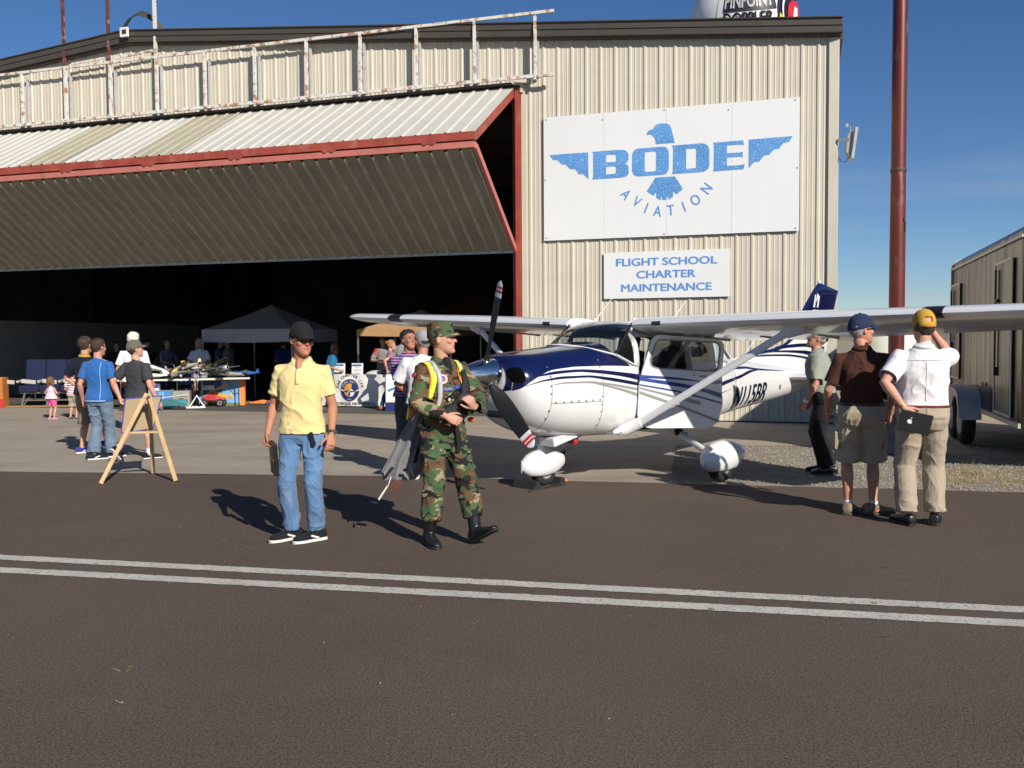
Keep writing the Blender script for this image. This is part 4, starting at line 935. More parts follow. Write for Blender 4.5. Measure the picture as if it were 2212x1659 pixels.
# open cabin door, hinged at its front edge
dd = bpy.data.objects.new('door', None); C.objects.link(dd); dd.parent = ap; dd.location = A(.80, .555, 0); dd.rotation_euler = (0, 0, -R(35))
OUT = [(-.02, .76), (0.015, .66), (.07, .615), (0.16, 0.60), (0.806, 0.592), (0.90, 0.612), (0.955, .66), (0.977, 0.72), (1.0, 0.891), (1.012, 1.279), (1.035, 1.50), (1.034, 1.56), (1.005, 1.605), (0.933, 1.625), (0.26, 1.68), (0.195, 1.668), (.155, 1.62), (0.135, 1.56), (0.04, 1.27), (-.005, 1.1)]
WIN = [(0.135, 1.40), (0.14, 1.345), (.165, 1.31), (0.215, 1.294), (0.869, 1.249), (0.935, 1.255), (0.96, 1.29), (0.985, 1.48), (0.982, 1.54), (.965, 1.575), (0.916, 1.589), (0.28, 1.624), (0.225, 1.612), (0.195, 1.575)]
def dmap(c): return V((-c.x, c.z, c.y))
me = shape2d([OUT, WIN], .035); warp(me, lambda c: V((-c.x, c.z + .018 * math.sin(min(1, max(0, (c.y - .6) / .75)) * math.pi), c.y)))
b2 = B(); b2.from_mesh(me); fixn(b2); b2.to_mesh(me); b2.free(); link('door_skin', me, m_pw, dd)
me = shape2d([WIN], .004); warp(me, dmap); link('door_window', me, m_glass, dd)
def off_poly(P, k):
    cx = sum(p[0] for p in P) / len(P); cy = sum(p[1] for p in P) / len(P); return [(cx + (x - cx) * (1 + k / max(.1, abs(x - cx) + .1)), cy + (y - cy) * (1 + k / max(.1, abs(y - cy) + .05))) for x, y in P]
bm = B(); tube(bm, [V((-x, .020, z)) for x, z in WIN + WIN[:1]], .010, 6, cap=False); obj('window_frame', bm, m_gy, dd, 60)
def dst(U, Lw, m_):
    bm = B(); pr = None; x0, x1 = max(U[0][0], Lw[0][0]), min(U[-1][0], Lw[-1][0])
    for i in range(25):
        x = x0 + (x1 - x0) * i / 24; z1, z0 = pchip(U, x)[0], pchip(Lw, x)[0]; c = []
        for j in range(4):
            z = z0 + (z1 - z0) * j / 3; c.append(bm.verts.new(V((-x, .0195 + .018 * math.sin(min(1, max(0, (z - .6) / .75)) * math.pi), z))))
        if pr:
            for j in range(3): face(bm, (pr[j], c[j], c[j + 1], pr[j + 1]))
        pr = c
    fixn(bm); obj('stripe', bm, m_, dd)
dst([(0.0, 1.222), (0.448, 1.185), (0.739, 1.143)], [(0.0, 1.178), (0.10, 1.178), (0.448, 1.158), (0.739, 1.132)], m_bl)
dst([(0.0, 1.185), (0.10, 1.176), (0.48, 1.119), (0.747, 1.066), (1.0, 0.992)], [(0.0, 1.155), (0.48, 1.077), (0.747, 1.019), (1.0, 0.935)], m_bl)
dst([(0.0, 1.116), (0.48, 1.028), (0.99, 0.893)], [(0.0, 1.099), (0.48, 1.008), (0.99, 0.871)], m_bl)
dst([(0.0, 1.08), (0.368, 0.991), (0.74, 0.903)], [(0.0, 1.061), (0.368, 0.964), (0.74, 0.855)], m_gy)
dst([(0.0, 1.037), (0.48, 0.869), (0.965, 0.684)], [(0.0, 1.006), (0.481, 0.838), (0.965, 0.648)], m_gy)
dst([(0.70, 1.13), (1.0, 1.145)], [(0.70, 1.10), (1.0, 1.108)], m_bl)
bm = B(); box(bm, V((-.77, .036, 1.195)), (.09, .012, .022), bev=.004); lathe(bm, [(.013, 0), (.012, .01)], V((-.66, .03, 1.21)), Matrix.Rotation(R(-90), 3, 'X'), 10); obj('door_handle', bm, m_gy, dd)
bm = B(); box(bm, V((-.50, -.03, .95)), (.8, .02, .55), bev=.01); obj('door_lining', bm, m_seat, dd)
# wheel chock at the nose wheel
ck = thing('wheel_chock', 'black rubber wheel chocks with an orange knob round the airplane nose wheel', 'wheel chock', gnd(1165, 1050), R(225))
bm = B()
for dx in (-.21, .20):
    for q in (0,): loft(bm, [[V((dx - .05, y, 0)), V((dx + .05, y, 0)), V((dx + .02, y, .09)), V((dx - .02, y, .09))] for y in (-.17, .17)])
fixn(bm); obj('block', bm, m_rub, ck)
bm = B(); tube(bm, [(-.21, .15, .05), (-.1, .19, .02), (0, .2, .03), (.1, .19, .02), (.2, .15, .05), (.3, .2, .02), (.4, .22, .008)], .008, 6); obj('rope', bm, m_rub, ck)
bm = B(); ellipsoid(bm, (-.27, .15, .05), (.025, .025, .02)); obj('knob', bm, mat('safety_orange', (.75, .16, .02), .5), ck, 180)
# ---------------- people ----------------
def remesh(bm, vox, it=3, fac=.5):
    me = bpy.data.meshes.new('t'); bm.to_mesh(me); bm.free(); o = bpy.data.objects.new('t', me); C.objects.link(o)
    m = o.modifiers.new('r', 'REMESH'); m.mode = 'VOXEL'; m.voxel_size = vox
    if it: s = o.modifiers.new('s', 'SMOOTH'); s.factor = fac; s.iterations = it
    out = bpy.data.meshes.new_from_object(o.evaluated_get(bpy.context.evaluated_depsgraph_get()))
    bpy.data.objects.remove(o); bpy.data.meshes.remove(me); return out
def ik(a, t, l1, l2, pole):
    a, t = V(a), V(t); d = t - a; L_ = d.length; mx_ = (l1 + l2) * .998
    if L_ > mx_: t = a + d * (mx_ / L_); d = t - a; L_ = mx_
    x = (l1 * l1 - l2 * l2 + L_ * L_) / (2 * L_); h_ = math.sqrt(max(0, l1 * l1 - x * x)); dn = d.normalized(); p = V(pole); p = (p - dn * p.dot(dn)).normalized()
    return a + dn * x + p * h_, t
HEADP = [(-.004, .018, .072, .035), (.004, .032, .085, .012), (.018, .044, .091, -.012), (.040, .056, .092, -.045), (.068, .065, .089, -.074), (.098, .070, .087, -.090), (.128, .073, .086, -.099), (.158, .074, .084, -.100), (.184, .070, .074, -.092), (.207, .058, .054, -.073), (.223, .038, .028, -.045), (.231, .014, .0, -.018)]
def head_rings(e=0.0, z0=-1, z1=9, n=24, sub=3):
    T = []
    for a, b in zip(HEADP, HEADP[1:]):
        for k in range(sub): T.append(tuple(a[i] + (b[i] - a[i]) * k / sub for i in range(4)))
    T.append(HEADP[-1]); out = []
    for z, w, f, b in T:
        if not z0 <= z <= z1: continue
        c = (f + b) / 2; h_ = (f - b) / 2; zz = z + (e if z > .12 else 0) * max(0, (z - .12) / .11)
        r = []
        for k in range(n):
            a = 2 * math.pi * k / n; cx, sy = math.cos(a), math.sin(a); p = .86
            r.append(V(((w + e) * math.copysign(abs(cx)**p, cx), c + (h_ + e) * math.copysign(abs(sy)**p, sy), zz)))
        out.append(r)
    return out
def hand(bm, w, d, n, thumb, curl=.35, s=1.0, spread=.0):
    """hand from wrist w along d; n = palm normal; thumb = direction to the thumb side"""
    d = d.normalized(); n = (n - d * n.dot(d)).normalized(); t = d.cross(n)
    if t.dot(thumb) < 0: t = -t
    M = Matrix((t, n, d)).transposed()
    rings = []
    for u, a, b in ((-.012, .024, .019), (.012, .027, .018), (.035, .036, .017), (.065, .042, .016), (.088, .041, .014), (.096, .036, .009)):
        rings.append([w + M @ V((a * math.cos(q) * s, b * math.sin(q) * s, u * s)) for q in [2 * math.pi * k / 12 for k in range(12)]])
    loft(bm, rings)
    for k, (x, ln, r_) in enumerate(((.0305, .070, .0092), (.0105, .078, .0095), (-.0100, .073, .0092), (-.0295, .058, .0082))):
        p = w + M @ V((x * s, 0, .080 * s)); dirv = (d + t * (x * (2.2 + spread))).normalized(); pts = [p]; a = 0; c = curl * (1 + .16 * k)
        for f in (.45, .32, .23):
            a += c; dv = (dirv * math.cos(a) + n * math.sin(a)); p = p + dv * ln * f * s; pts.append(p)
        cap_limb(bm, pts, [r_ * s, r_ * .96 * s, r_ * .88 * s, r_ * .74 * s], 8)
    p = w + M @ V((.026 * s, .004 * s, .020 * s)); pts = [p]; a = .70
    for f, g in ((.040, .0), (.030, .25), (.024, .2)):
        a -= g; dv = (d * math.cos(a) + t * math.sin(a) + n * (.25 + .5 * curl)).normalized(); p = p + dv * f * s; pts.append(p)
    cap_limb(bm, pts, [.0135 * s, .0115 * s, .0102 * s, .0085 * s], 8)
TORSO = [(.80, .125, .075, -.095, 0), (.86, .160, .100, -.125, 0), (.92, .168, .105, -.128, 0), (.98, .160, .108, -.108, .1), (1.05, .150, .112, -.095, .3), (1.12, .152, .116, -.096, .5), (1.20, .162, .120, -.105, .7), (1.28, .172, .122, -.114, .9), (1.34, .174, .112, -.114, 1), (1.38, .162, .098, -.108, 1), (1.41, .138, .082, -.098, 1), (1.44, .108, .062, -.086, 1), (1.47, .078, .046, -.072, 1), (1.50, .060, .040, -.062, 1)]
class Person:
    def __init__(s, label, loc, face, h=1.75, g=1.0, lean=0, twist=0, hy=0, hp=0, ht=0, belly=0, vox=.007, female=False, child=False, hip=0, shrug=0, group=None, drop=0, cat='person', legw=1.0, armw=1.0, name='person'):
        s.k = h / 1.75; s.h = h; s.g = g; s.vox = vox; s.root = thing(name, label, cat, (loc[0], loc[1], 0), -R(face), group)
        s.belly = belly; s.lean = R(lean); s.twist = R(twist); s.fem = female; s.child = child; s.hip = hip; s.hd = (hy, hp, ht); s.shrug = shrug; s.drop = drop; s.legw = legw; s.armw = armw
        s.hs = 1.06 if not child else child
        s.pose()
    def cf(s, p, f=1.0):
        """rest point of the trunk -> leaned and twisted trunk"""
        p = V(p); hp_ = V((0, 0, .95 - s.drop)); q = p - V((0, 0, .95)); M = Matrix.Rotation(s.hip, 3, 'Z').lerp(Matrix.Rotation(s.twist, 3, 'Z'), f) if False else Matrix.Rotation(s.twist * f, 3, 'Z')
        Lm = Matrix.Rotation(-s.lean * f, 3, 'X'); return hp_ + Lm @ (M @ q)
    def pose(s, rf=(.10, .0), lf=(-.10, .0), rw=None, lw=None, rp=(.25, -1, -.1), lp=(-.25, -1, -.1), rfa=8, lfa=-8, rl=0, ll=0, rpt=0, lpt=0, rkn=(.15, 1, 0), lkn=(-.15, 1, 0), wr_abs=False):
        s.J = J = {}; g = s.g
        shw = .168 * (0.93 if s.fem else 1) * (.5 + .5 * g)
        for sd, sg_ in (('r', 1), ('l', -1)):
            J[sd + 's'] = s.cf((shw * sg_, -.012, 1.392 + s.shrug)); J[sd + 'h'] = V((.088 * sg_, -.005, .90 - s.drop))
        w_ = {'r': rw or (.255, .05, .865), 'l': lw or (-.255, .05, .865)}; pl = {'r': rp, 'l': lp}
        for sd in 'rl':
            e, w = ik(J[sd + 's'], w_[sd], .298, .262, pl[sd]); J[sd + 'e'], J[sd + 'w'] = e, w
        for sd, ft, fa, lift, pt, kn in (('r', rf, rfa, rl, rpt, rkn), ('l', lf, lfa, ll, lpt, lkn)):
            an = V((ft[0], ft[1], .085 + lift)); k_, a_ = ik(J[sd + 'h'], an, .425, .415, kn); J[sd + 'k'], J[sd + 'a'] = k_, a_; J[sd + 'f'] = (fa, pt)
        J['nb'] = s.cf((0, -.022, 1.47)); J['hd'] = s.cf((0, .005, 1.525)); s.hands = {}
        M = Matrix.Rotation(s.twist, 3, 'Z') if False else (Matrix.Rotation(-s.lean, 3, 'X') @ Matrix.Rotation(s.twist, 3, 'Z'))
        s.HM = Matrix.Rotation(-s.lean * .25, 3, 'X') @ Matrix.Rotation(R(s.hd[0]), 3, 'Z') @ Matrix.Rotation(-R(s.hd[1]), 3, 'X') @ Matrix.Rotation(R(s.hd[2]), 3, 'Y')
        return s
    def H(s, p): return s.J['hd'] + s.HM @ (V(p) * s.hs)
    def torso(s, bm, e, z0=.80, z1=1.51, top=0):
        g = s.g; T = []
        for a, b in zip(TORSO, TORSO[1:]):
            for k in range(3): T.append(tuple(a[i] + (b[i] - a[i]) * k / 3 for i in range(5)))
        T.append(TORSO[-1]); T = [t for t in T if z0 <= t[0] <= z1]; rings = []
        if not T or T[0][0] > z0 + .005:
            t = T[0]; T.insert(0, (z0,) + t[1:])
        for z, w, f, b, q in T:
            bel = s.belly * max(0, 1 - abs(z - 1.08) / .22); up = 1.0
            if s.fem: w = w * (1.05 if z < 1.0 else .90); f = f + .022 * max(0, 1 - abs(z - 1.27) / .08)
            e_ = e + (.012 * max(0, min(1, (1.10 - z) / .2)) if (e > .013 and z0 < .96) else 0); w = w * (.35 + .65 * g if z > 1.4 else g) + e_ + bel * .5; f = f * g + e_ + bel; b = b * g - e_ * 1.0 - bel * .1; c, h_ = (f + b) / 2, (f - b) / 2; r = []
            for k in range(28):
                a = 2 * math.pi * k / 28; cx, sy = math.cos(a), math.sin(a); r.append(s.cf(V((w * math.copysign(abs(cx)**.85, cx), c + h_ * math.copysign(abs(sy)**.85, sy), z)), q))
            rings.append(r)
        loft(bm, rings)
    def wr(s, me, amp, fx=(5, 5, 9), seed=0, box_=None):
        if amp <= 0: return
        n = noise.noise; cs = [v.co.copy() for v in me.vertices]; ns = [v.normal.copy() for v in me.vertices]
        for v, c, nn in zip(me.vertices, cs, ns):
            w = V((n(c * 3 + V((seed, 0, 0))), n(c * 3 + V((0, seed, 4))), n(c * 3 + V((2, 2, seed))))) * .10; c2 = c + w
            q = V((c2.x * fx[0] + c2.z * fx[0] * .45 + seed, c2.y * fx[1] - c2.z * fx[1] * .3, c2.z * fx[2])); r_ = (1 - min(1, abs(n(q)) * 2.6))
            q2 = V((c2.x * fx[0] * 1.7 - c2.z * fx[0] * .9 + 9, c2.y * fx[1] * 1.7, c2.z * fx[2] * 1.4 + seed)); r2 = (1 - min(1, abs(n(q2)) * 3.2)); loc_ = .45 + 1.1 * max(0, n(c * 4 + V((7, seed, 1))) + .25)
            v.co = c + nn * amp * loc_ * (1.25 * r_ ** 2.2 + .7 * r2 ** 2 - .55)
    def finish(s, name, me, m_, parent=None, openings=(), vox=None, amp=0, fx=(5, 5, 9), label=None, seed=0):
        s.wr(me, amp, fx, seed)
        if openings:
            b2 = B(); b2.from_mesh(me); kill = []
            for p, n_, r_ in openings:
                p, n_ = V(p), V(n_).normalized()
                for v in b2.verts:
                    q = v.co - p; a = q.dot(n_)
                    if -.004 < a < .05 and (q - n_ * a).length < r_: kill.append(v)
            kill = [v for v in set(kill)]; bmesh.ops.delete(b2, geom=kill, context='VERTS'); b2.to_mesh(me); b2.free()
        me.transform(Matrix.Diagonal((s.k, s.k, s.k, 1))); o = link(name, me, m_, parent or s.root, 180, label); return o
    def put(s, name, bm, m_, parent=None, sm=50, label=None):
        for v in bm.verts: v.co *= s.k
        return obj(name, bm, m_, parent or s.root, sm, label)
    def body(s, skin=(.50, .27, .18), lips=(.42, .16, .12), brow=(.12, .07, .04), hands=None, eyes=True):
        J = s.J; bm = B(); g = s.g; aw = s.armw
        s.torso(bm, -.014, .86)
        cap_limb(bm, [s.cf((0, -.024, 1.43)), s.cf((0, -.016, 1.49)), J['hd'] + s.HM @ V((0, -.018, .035))], [.066, .060 * (.88 if s.fem else 1), .056], 16)
        for sd, sg_ in (('r', 1), ('l', -1)):
            sh, el, wr_ = J[sd + 's'], J[sd + 'e'], J[sd + 'w']; f = (wr_ - el)
            cap_limb(bm, [sh, sh.lerp(el, .35), sh.lerp(el, .8), el, el + f * .22, el + f * .45, el + f * .8, wr_], [q * aw for q in (.052, .046, .040, .038, .041, .037, .027, .0255)], 14)
            a, k_, an = J[sd + 'h'], J[sd + 'k'], J[sd + 'a']; q = an - k_; lw_ = s.legw
            back = V((0, -.012, 0))
            cap_limb(bm, [a, a.lerp(k_, .35), a.lerp(k_, .8), k_, k_ + q * .14, k_ + q * .32 + back, k_ + q * .55 + back * .5, k_ + q * .85, an], [r_ * lw_ for r_ in (.080, .074, .056, .053, .050, .056, .047, .036, .036)], 14)
            fa, pt = J[sd + 'f']; FM = Matrix.Rotation(-R(fa), 3, 'Z') @ Matrix.Rotation(R(pt), 3, 'X'); cap_limb(bm, [an + FM @ V((0, -.03, -.035)), an + FM @ V((0, .06, -.05)), an + FM @ V((0, .14, -.062))], [.030, .030, .020], 10)
            hd_ = s.hands.get(sd) or {}
            d = V(hd_.get('d', (wr_ - el).normalized())); n_ = V(hd_.get('n', (-sg_, .15, 0))); t_ = V(hd_.get('t', (0, 1, 0))); hand(bm, wr_, d, n_, t_, hd_.get('curl', .32), hd_.get('s', 1.0) * (.92 if s.fem else 1))
        hr = head_rings(); loft(bm, [[s.H(p) for p in r] for r in hr])
        HMx = s.HM; k = s.hs
        def el_(c, r_): ellipsoid(bm, s.H(c), [q * k for q in r_], HMx, 12, 8)
        cap_limb(bm, [s.H((0, .084, .128)), s.H((0, .098, .105)), s.H((0, .108, .092))], [.0085 * k, .0105 * k, .0125 * k], 8)
        el_((.012, .093, .089), (.009, .010, .008)); el_((-.012, .093, .089), (.009, .010, .008)); el_((0, .083, .139), (.048, .012, .010)); el_((0, .089, .066), (.022, .011, .007)); el_((0, .088, .055), (.019, .011, .007)); el_((0, .080, .018), (.022, .020, .018))
        el_((.044, .066, .095), (.022, .02, .022)); el_((-.044, .066, .095), (.022, .02, .022))
        for sg_ in (1, -1): ellipsoid(bm, s.H((sg_ * .077, -.008, .108)), (.009 * k, .019 * k, .031 * k), HMx @ Matrix.Rotation(sg_ * .35, 3, 'Z') @ Matrix.Rotation(-.15, 3, 'X'), 10, 8)
        me = remesh(bm, s.vox, 2, .5); at = me.color_attributes.new('Col', 'FLOAT_COLOR', 'POINT'); inv = HMx.inverted()
        cols = []
        for v in me.vertices:
            q = inv @ (v.co - J['hd']) / k; c = (1, 1, 1)
            nz_ = noise.noise(v.co * 9) * .06; rr = 1 + nz_
            c = (rr, rr, rr)
            if q.length < .3 and q.z > -.01:
                if q.y > .05:
                    if abs(q.x) < .024 and .051 < q.z < .071 and q.y > .085: c = (lips[0] / skin[0], lips[1] / skin[1], lips[2] / skin[2])
                    elif .010 < abs(q.x) < .050 and .137 < q.z < .147: c = (brow[0] / skin[0] * 1.6, brow[1] / skin[1] * 1.6, brow[2] / skin[2] * 1.6)
                    elif q.y > .092 and .085 < q.z < .11: c = (1.08, .88, .86)
            cols.append(c)
        at.data.foreach_set('color', [x for c in cols for x in (*c, 1)])
        sk = mat('skin_%02d%02d' % (int(skin[0] * 100), int(skin[1] * 100)), skin, .58, var=.08, vs_=18, attr='Col', bump=.08, bs=140, spec=.3)
        sk.node_tree.nodes['Principled BSDF'].inputs['Subsurface Weight'].default_value = .08; sk.node_tree.nodes['Principled BSDF'].inputs['Subsurface Radius'].default_value = (.012, .005, .003)
        me.transform(Matrix.Diagonal((s.k, s.k, s.k, 1))); s.b = link('body', me, sk, s.root, 180)
        if eyes:
            for sg_ in (1, -1):
                b2 = B(); ellipsoid(b2, s.H((sg_ * .0315, .0765, .121)), (.0115 * k, .0115 * k, .0062 * k), HMx, 10, 6); s.put('eye', b2, mat('eye_white', (.36, .32, .29), .4), s.b, 180)
                b2 = B(); ellipsoid(b2, s.H((sg_ * .0315, .0865, .121)), (.0060 * k, .0035 * k, .0058 * k), HMx, 8, 6); s.put('iris', b2, mat('iris_dark', (.04, .025, .015), .2), s.b, 180)
        return s
    def shirt(s, m_, hem=.90, slv=.62, e=.012, name='shirt', amp=.0045, vx=1.2, neck=1.485, label=None, slw=1.0, seed=1, flare=0.0, hemcut=True):
        J = s.J; bm = B(); s.torso(bm, e, hem, 1.47); op = []
        cap_limb(bm, [s.cf((0, -.024, 1.44)), s.cf((0, -.02, neck))], [.066, .060], 16)
        if flare: 
            b_ = [[V((( .165 * s.g + e + fl) * math.cos(a), -.008 + (.115 * s.g + e + fl) * math.sin(a), z)) for a in [2 * math.pi * q / 24 for q in range(24)]] for z, fl in ((1.2, -.01), (1.05, flare * .5), (hem, flare))]; loft(bm, list(reversed(b_)))
        for sd in 'rl':
            sh, el, wr_ = J[sd + 's'], J[sd + 'e'], J[sd + 'w']; a = s.armw * slw
            if slv <= 0: continue
            root = sh.lerp(s.cf((0, -.01, 1.38)), .35)
            if slv <= 1: end = sh.lerp(el, slv); P = [root, sh, sh.lerp(el, slv * .5), end]; Q = [.060, .062 * a, .060 * a, .060 * a]; n_ = (el - sh)
            else:
                end = el.lerp(wr_, slv - 1); P = [root, sh, sh.lerp(el, .5), el, el.lerp(wr_, (slv - 1) * .5), end]; Q = [.060, .064 * a, .058 * a, .053 * a, .050 * a, .042 * a]; n_ = (wr_ - el)
            P = [P[0].lerp(P[1], -.30), P[0].lerp(P[1], -.12)] + P; Q = [.022, .046] + Q; tube(bm, P, [q + e * .4 for q in Q], 16); op.append((end, n_, .075))
        if hemcut: op.append((V((0, 0, hem - s.drop)), V((0, 0, -1)), .5))
        me = remesh(bm, s.vox * vx, 3, .5); s.sh = s.finish(name, me, m_, None, op, amp=amp, seed=seed, label=label, fx=(5, 5, 5)); return s.sh
    def pants(s, m_, waist=1.0, ankle=.97, length=1.0, e=.010, name='trousers', amp=.005, vx=1.2, flare=1.0, hipw=1.0, label=None, seed=5, baggy=1.0):
        J = s.J; bm = B(); s.torso(bm, e, .80, waist); op = []
        for sd in 'rl':
            a, k_, an = J[sd + 'h'], J[sd + 'k'], J[sd + 'a']; b_ = baggy * s.legw; bk = V((0, -.010, 0)); a2 = a + V((0, 0, -.02))
            full = [(a2, .098), (a2.lerp(k_, .33), .094 * b_), (a2.lerp(k_, .7), .080 * b_), (k_, .073 * b_), (k_.lerp(an, .35) + bk, .074 * b_), (k_.lerp(an, .7) + bk, .070 * b_ * flare), (k_.lerp(an, ankle) + V((0, 0, .0)), .070 * b_ * flare * (1 if ankle > .9 else .82))]
            if length < 1: n_ = 4; full = full[:3] + [(a2.lerp(k_, length * 1.7), .090 * b_ * flare)]; nn = k_ - a2
            else: nn = an - k_
            tube(bm, [p for p, r_ in full], [r_ + e * .3 for p, r_ in full], 18); op.append((full[-1][0], nn, full[-1][1] + .02))
        ellipsoid(bm, (0, -.01, .84 - s.drop), (.13 * s.g, .10, .06), None, 16, 8)
        me = remesh(bm, s.vox * vx, 3, .5); return s.finish(name, me, m_, None, op, amp=amp, seed=seed, label=label, fx=(6, 6, 6))
    def shoe(s, up, sole, L_=.29, W_=.10, hi=.085, name='shoe', label=None, st=.024, sock=None, boot=0, accent=None):
        for sd in 'rl':
            an = s.J[sd + 'a']; fa, pt = s.J[sd + 'f']; FM = Matrix.Rotation(-R(fa), 3, 'Z') @ Matrix.Rotation(R(pt), 3, 'X'); O = an + FM @ V((0, 0, -.085))
            def sec(y, w, h_, z0, dx=0): return [O + FM @ V((dx + w * math.copysign(abs(math.cos(a))**.8, math.cos(a)), y, z0 + h_ / 2 + h_ / 2 * math.copysign(abs(math.sin(a))**.7, math.sin(a)))) for a in [2 * math.pi * k / 18 for k in range(18)]]
            P = [(-.085, .022, .045), (-.078, .034, .075), (-.05, .039, hi), (0, .040, hi), (.04, .042, hi * .82), (.08, .047, .062), (.12, .049, .050), (.155, .045, .042), (.18, .034, .034), (.195, .016, .022)]
            q = L_ / .28; bm = B(); loft(bm, [sec(y * q, w * W_ / .10, h_, st * .7) for y, w, h_ in P])
            if boot: cap_limb(bm, [an + FM @ V((0, -.02, -.01)), an.lerp(s.J[sd + 'k'], .30), an.lerp(s.J[sd + 'k'], boot)], [.050, .054, .060], 16)
            me = remesh(bm, s.vox * .9, 2); so = s.finish(name, me, up, label=label)
            bm = B(); loft(bm, [sec(y * q * 1.02, w * W_ / .10 * 1.08, st, .0) for y, w, h_ in P]); fixn(bm); s.put('sole', bm, sole, so, 40)
            if sock: bm = B(); tube(bm, [an + FM @ V((0, -.012, -.03)), an.lerp(s.J[sd + 'k'], .05), an.lerp(s.J[sd + 'k'], sock[1])], [.040, .040, .043], 14); fixn(bm); s.put('sock', bm, sock[0], None, 60)
            if accent:
                bm = B(); 
                for sx in (1, -1): box(bm, O + FM @ V((sx * .045, .035, .05)), (.006, .075, .014), FM @ Matrix.Rotation(.35, 3, 'X'))
                s.put('shoe_flash', bm, accent, so)
    def hair(s, m_, style='short', e=.010, label=None):
        n = 32; k = s.hs; bm = B(); rings = []
        hr = head_rings(e, .02, 9, n, 4); 
        loft(bm, hr); b = bmesh.new(); me = bpy.data.meshes.new('t'); bm.to_mesh(me); bm.free(); b.from_mesh(me); bpy.data.meshes.remove(me)
        kill = []
        for v in b.verts:
            x, y, z = v.co; back = -y
            if style == 'short': ok = (z > .176 and y < .078 + (z - .19) * 1.5 or z > .205) or (y < .030 and z > .128) or (y < -.020 and z > .075) or (y < -.052 and z > .040)
            elif style == 'fringe': ok = z > .150 or (y < .045 and z > .10) or (y < -.01 and z > .06) or (y < -.03 and z > .035)
            elif style == 'cap': ok = (y < -.018 and .155 > z > .075) or (y < -.052 and .155 > z > .045) or (y < .02 and z > .125 and z < .15)
            else: ok = z > .178 or (y < .030 and z > .0)
            if not ok: kill.append(v)
        bmesh.ops.delete(b, geom=kill, context='VERTS'); b.normal_update()
        for v in b.verts:
            c = v.co.copy(); d = noise.noise(V((c.x * 60, c.y * 45, c.z * 22))) * .006 + noise.noise(c * 22) * .007
            v.co = c + v.normal * d
        for v in b.verts: v.co = s.H(v.co) * s.k
        o = obj('hair', b, m_, s.root, 180, label); md = o.modifiers.new('s', 'SOLIDIFY'); md.thickness = .010 * k; md.offset = -.9; md = o.modifiers.new('d', 'SUBSURF'); md.levels = md.render_levels = 1
        return o
    def longhair(s, m_, ln=.30, w=.09, back=True, label=None):
        bm = B(); rg_ = random.Random(4)
        for i in range(46):
            a = R(rg_.uniform(-200, 20)) if back else R(rg_.uniform(-185, 5)); x = .078 * math.cos(a); y = -.015 + .085 * math.sin(a)
            if y > .03: continue
            z = .15 + rg_.uniform(-.03, .05); l_ = ln * rg_.uniform(.75, 1.0); o_ = 1.05
            P = [s.H((x * .8, y * .8, z + .03)), s.H((x * o_, y * o_, z - .03)), s.H((x * 1.12, y * 1.1 - .004, z - l_ * .5)), s.H((x * 1.15 + rg_.uniform(-.02, .02), y * 1.05 + rg_.uniform(-.01, .02), z - l_))]
            tube(bm, P, [.014, .018, .016, .005], 6)
        me = remesh(bm, .007, 2); s.wr(me, .004, (60, 60, 9)); return s.finish('long_hair', me, m_, label=label)
    def cap(s, m_, e=.016, brim=True, back=False, hgt=0, label=None, yaw=0, bl=.075, patrol=False, hole=False):
        k = s.hs; Mz = Matrix.Rotation(R(yaw) + (math.pi if back else 0), 3, 'Z'); n = 32; rings = []; zs = [.142, .155, .17, .185, .20, .215, .228, .238, .244]
        cy = -.008; bm = B()
        for i, z in enumerate(zs):
            t = (z - .142) / (.244 - .142)
            if patrol: w, h_ = (.083 - .006 * t, .106 - .008 * t) if i < 7 else ((.06, .08) if i == 7 else (.02, .03)); zz = min(z, .242) + (.008 if i > 2 else 0)
            else: q = math.sqrt(max(.0, 1 - t**2.4)); w, h_ = (.070 + e * .85) * q + .002, (.096 + e * .7) * q + .002; zz = z + hgt * t
            tilt = .0
            rings.append([Mz @ V((w * math.cos(a), cy + h_ * math.sin(a), zz - .010 * (1 - t) + (h_ * math.sin(a)) * (.15 if not patrol else .05) * (1 - t))) for a in [2 * math.pi * j / n for j in range(n)]])
        loft(bm, rings, capends=(False, True)); b3 = [s.H(v.co) * s.k for v in bm.verts]
        for v, c in zip(bm.verts, b3): v.co = c
        if hole:
            kl = [v for v in bm.verts if (s.HM.inverted() @ (v.co / s.k - s.J['hd']) / k).z < .180 and abs((s.HM.inverted() @ (v.co / s.k - s.J['hd'])).x / k) < .030 and (Mz.inverted() @ (s.HM.inverted() @ (v.co / s.k - s.J['hd']) / k)).y < -.065 and .156 < (s.HM.inverted() @ (v.co / s.k - s.J['hd']) / k).z]
            bmesh.ops.delete(bm, geom=kl, context='VERTS')
        o = obj('cap', bm, m_, s.root, 180, label); md = o.modifiers.new('s', 'SOLIDIFY'); md.thickness = .004
        if brim:
            bm = B(); g_ = []; W = .068
            for i in range(15):
                u = -1 + i / 7; x = W * u; y0 = cy + (.096 + e * .7) * math.sqrt(max(0, 1 - (x / (.070 + e))**2)) - .006; y1 = y0 + bl * math.sqrt(max(.02, 1 - abs(u)**2.6)); z0 = .150 + .0 - .012 * u * u + .010
                g_.append([Mz @ V((x, y0, z0)), Mz @ V((x, (y0 + y1) / 2, z0 - .004 - .004 * u * u)), Mz @ V((x, y1, z0 - .018 - .010 * u * u))])
            vv = [[bm.verts.new(s.H(p) * s.k) for p in r] for r in g_]
            for a, b in zip(vv, vv[1:]):
                for j in range(2): face(bm, (a[j], b[j], b[j + 1], a[j + 1]))
            fixn(bm); br = obj('brim', bm, m_, o, 180); md = br.modifiers.new('s', 'SOLIDIFY'); md.thickness = .004
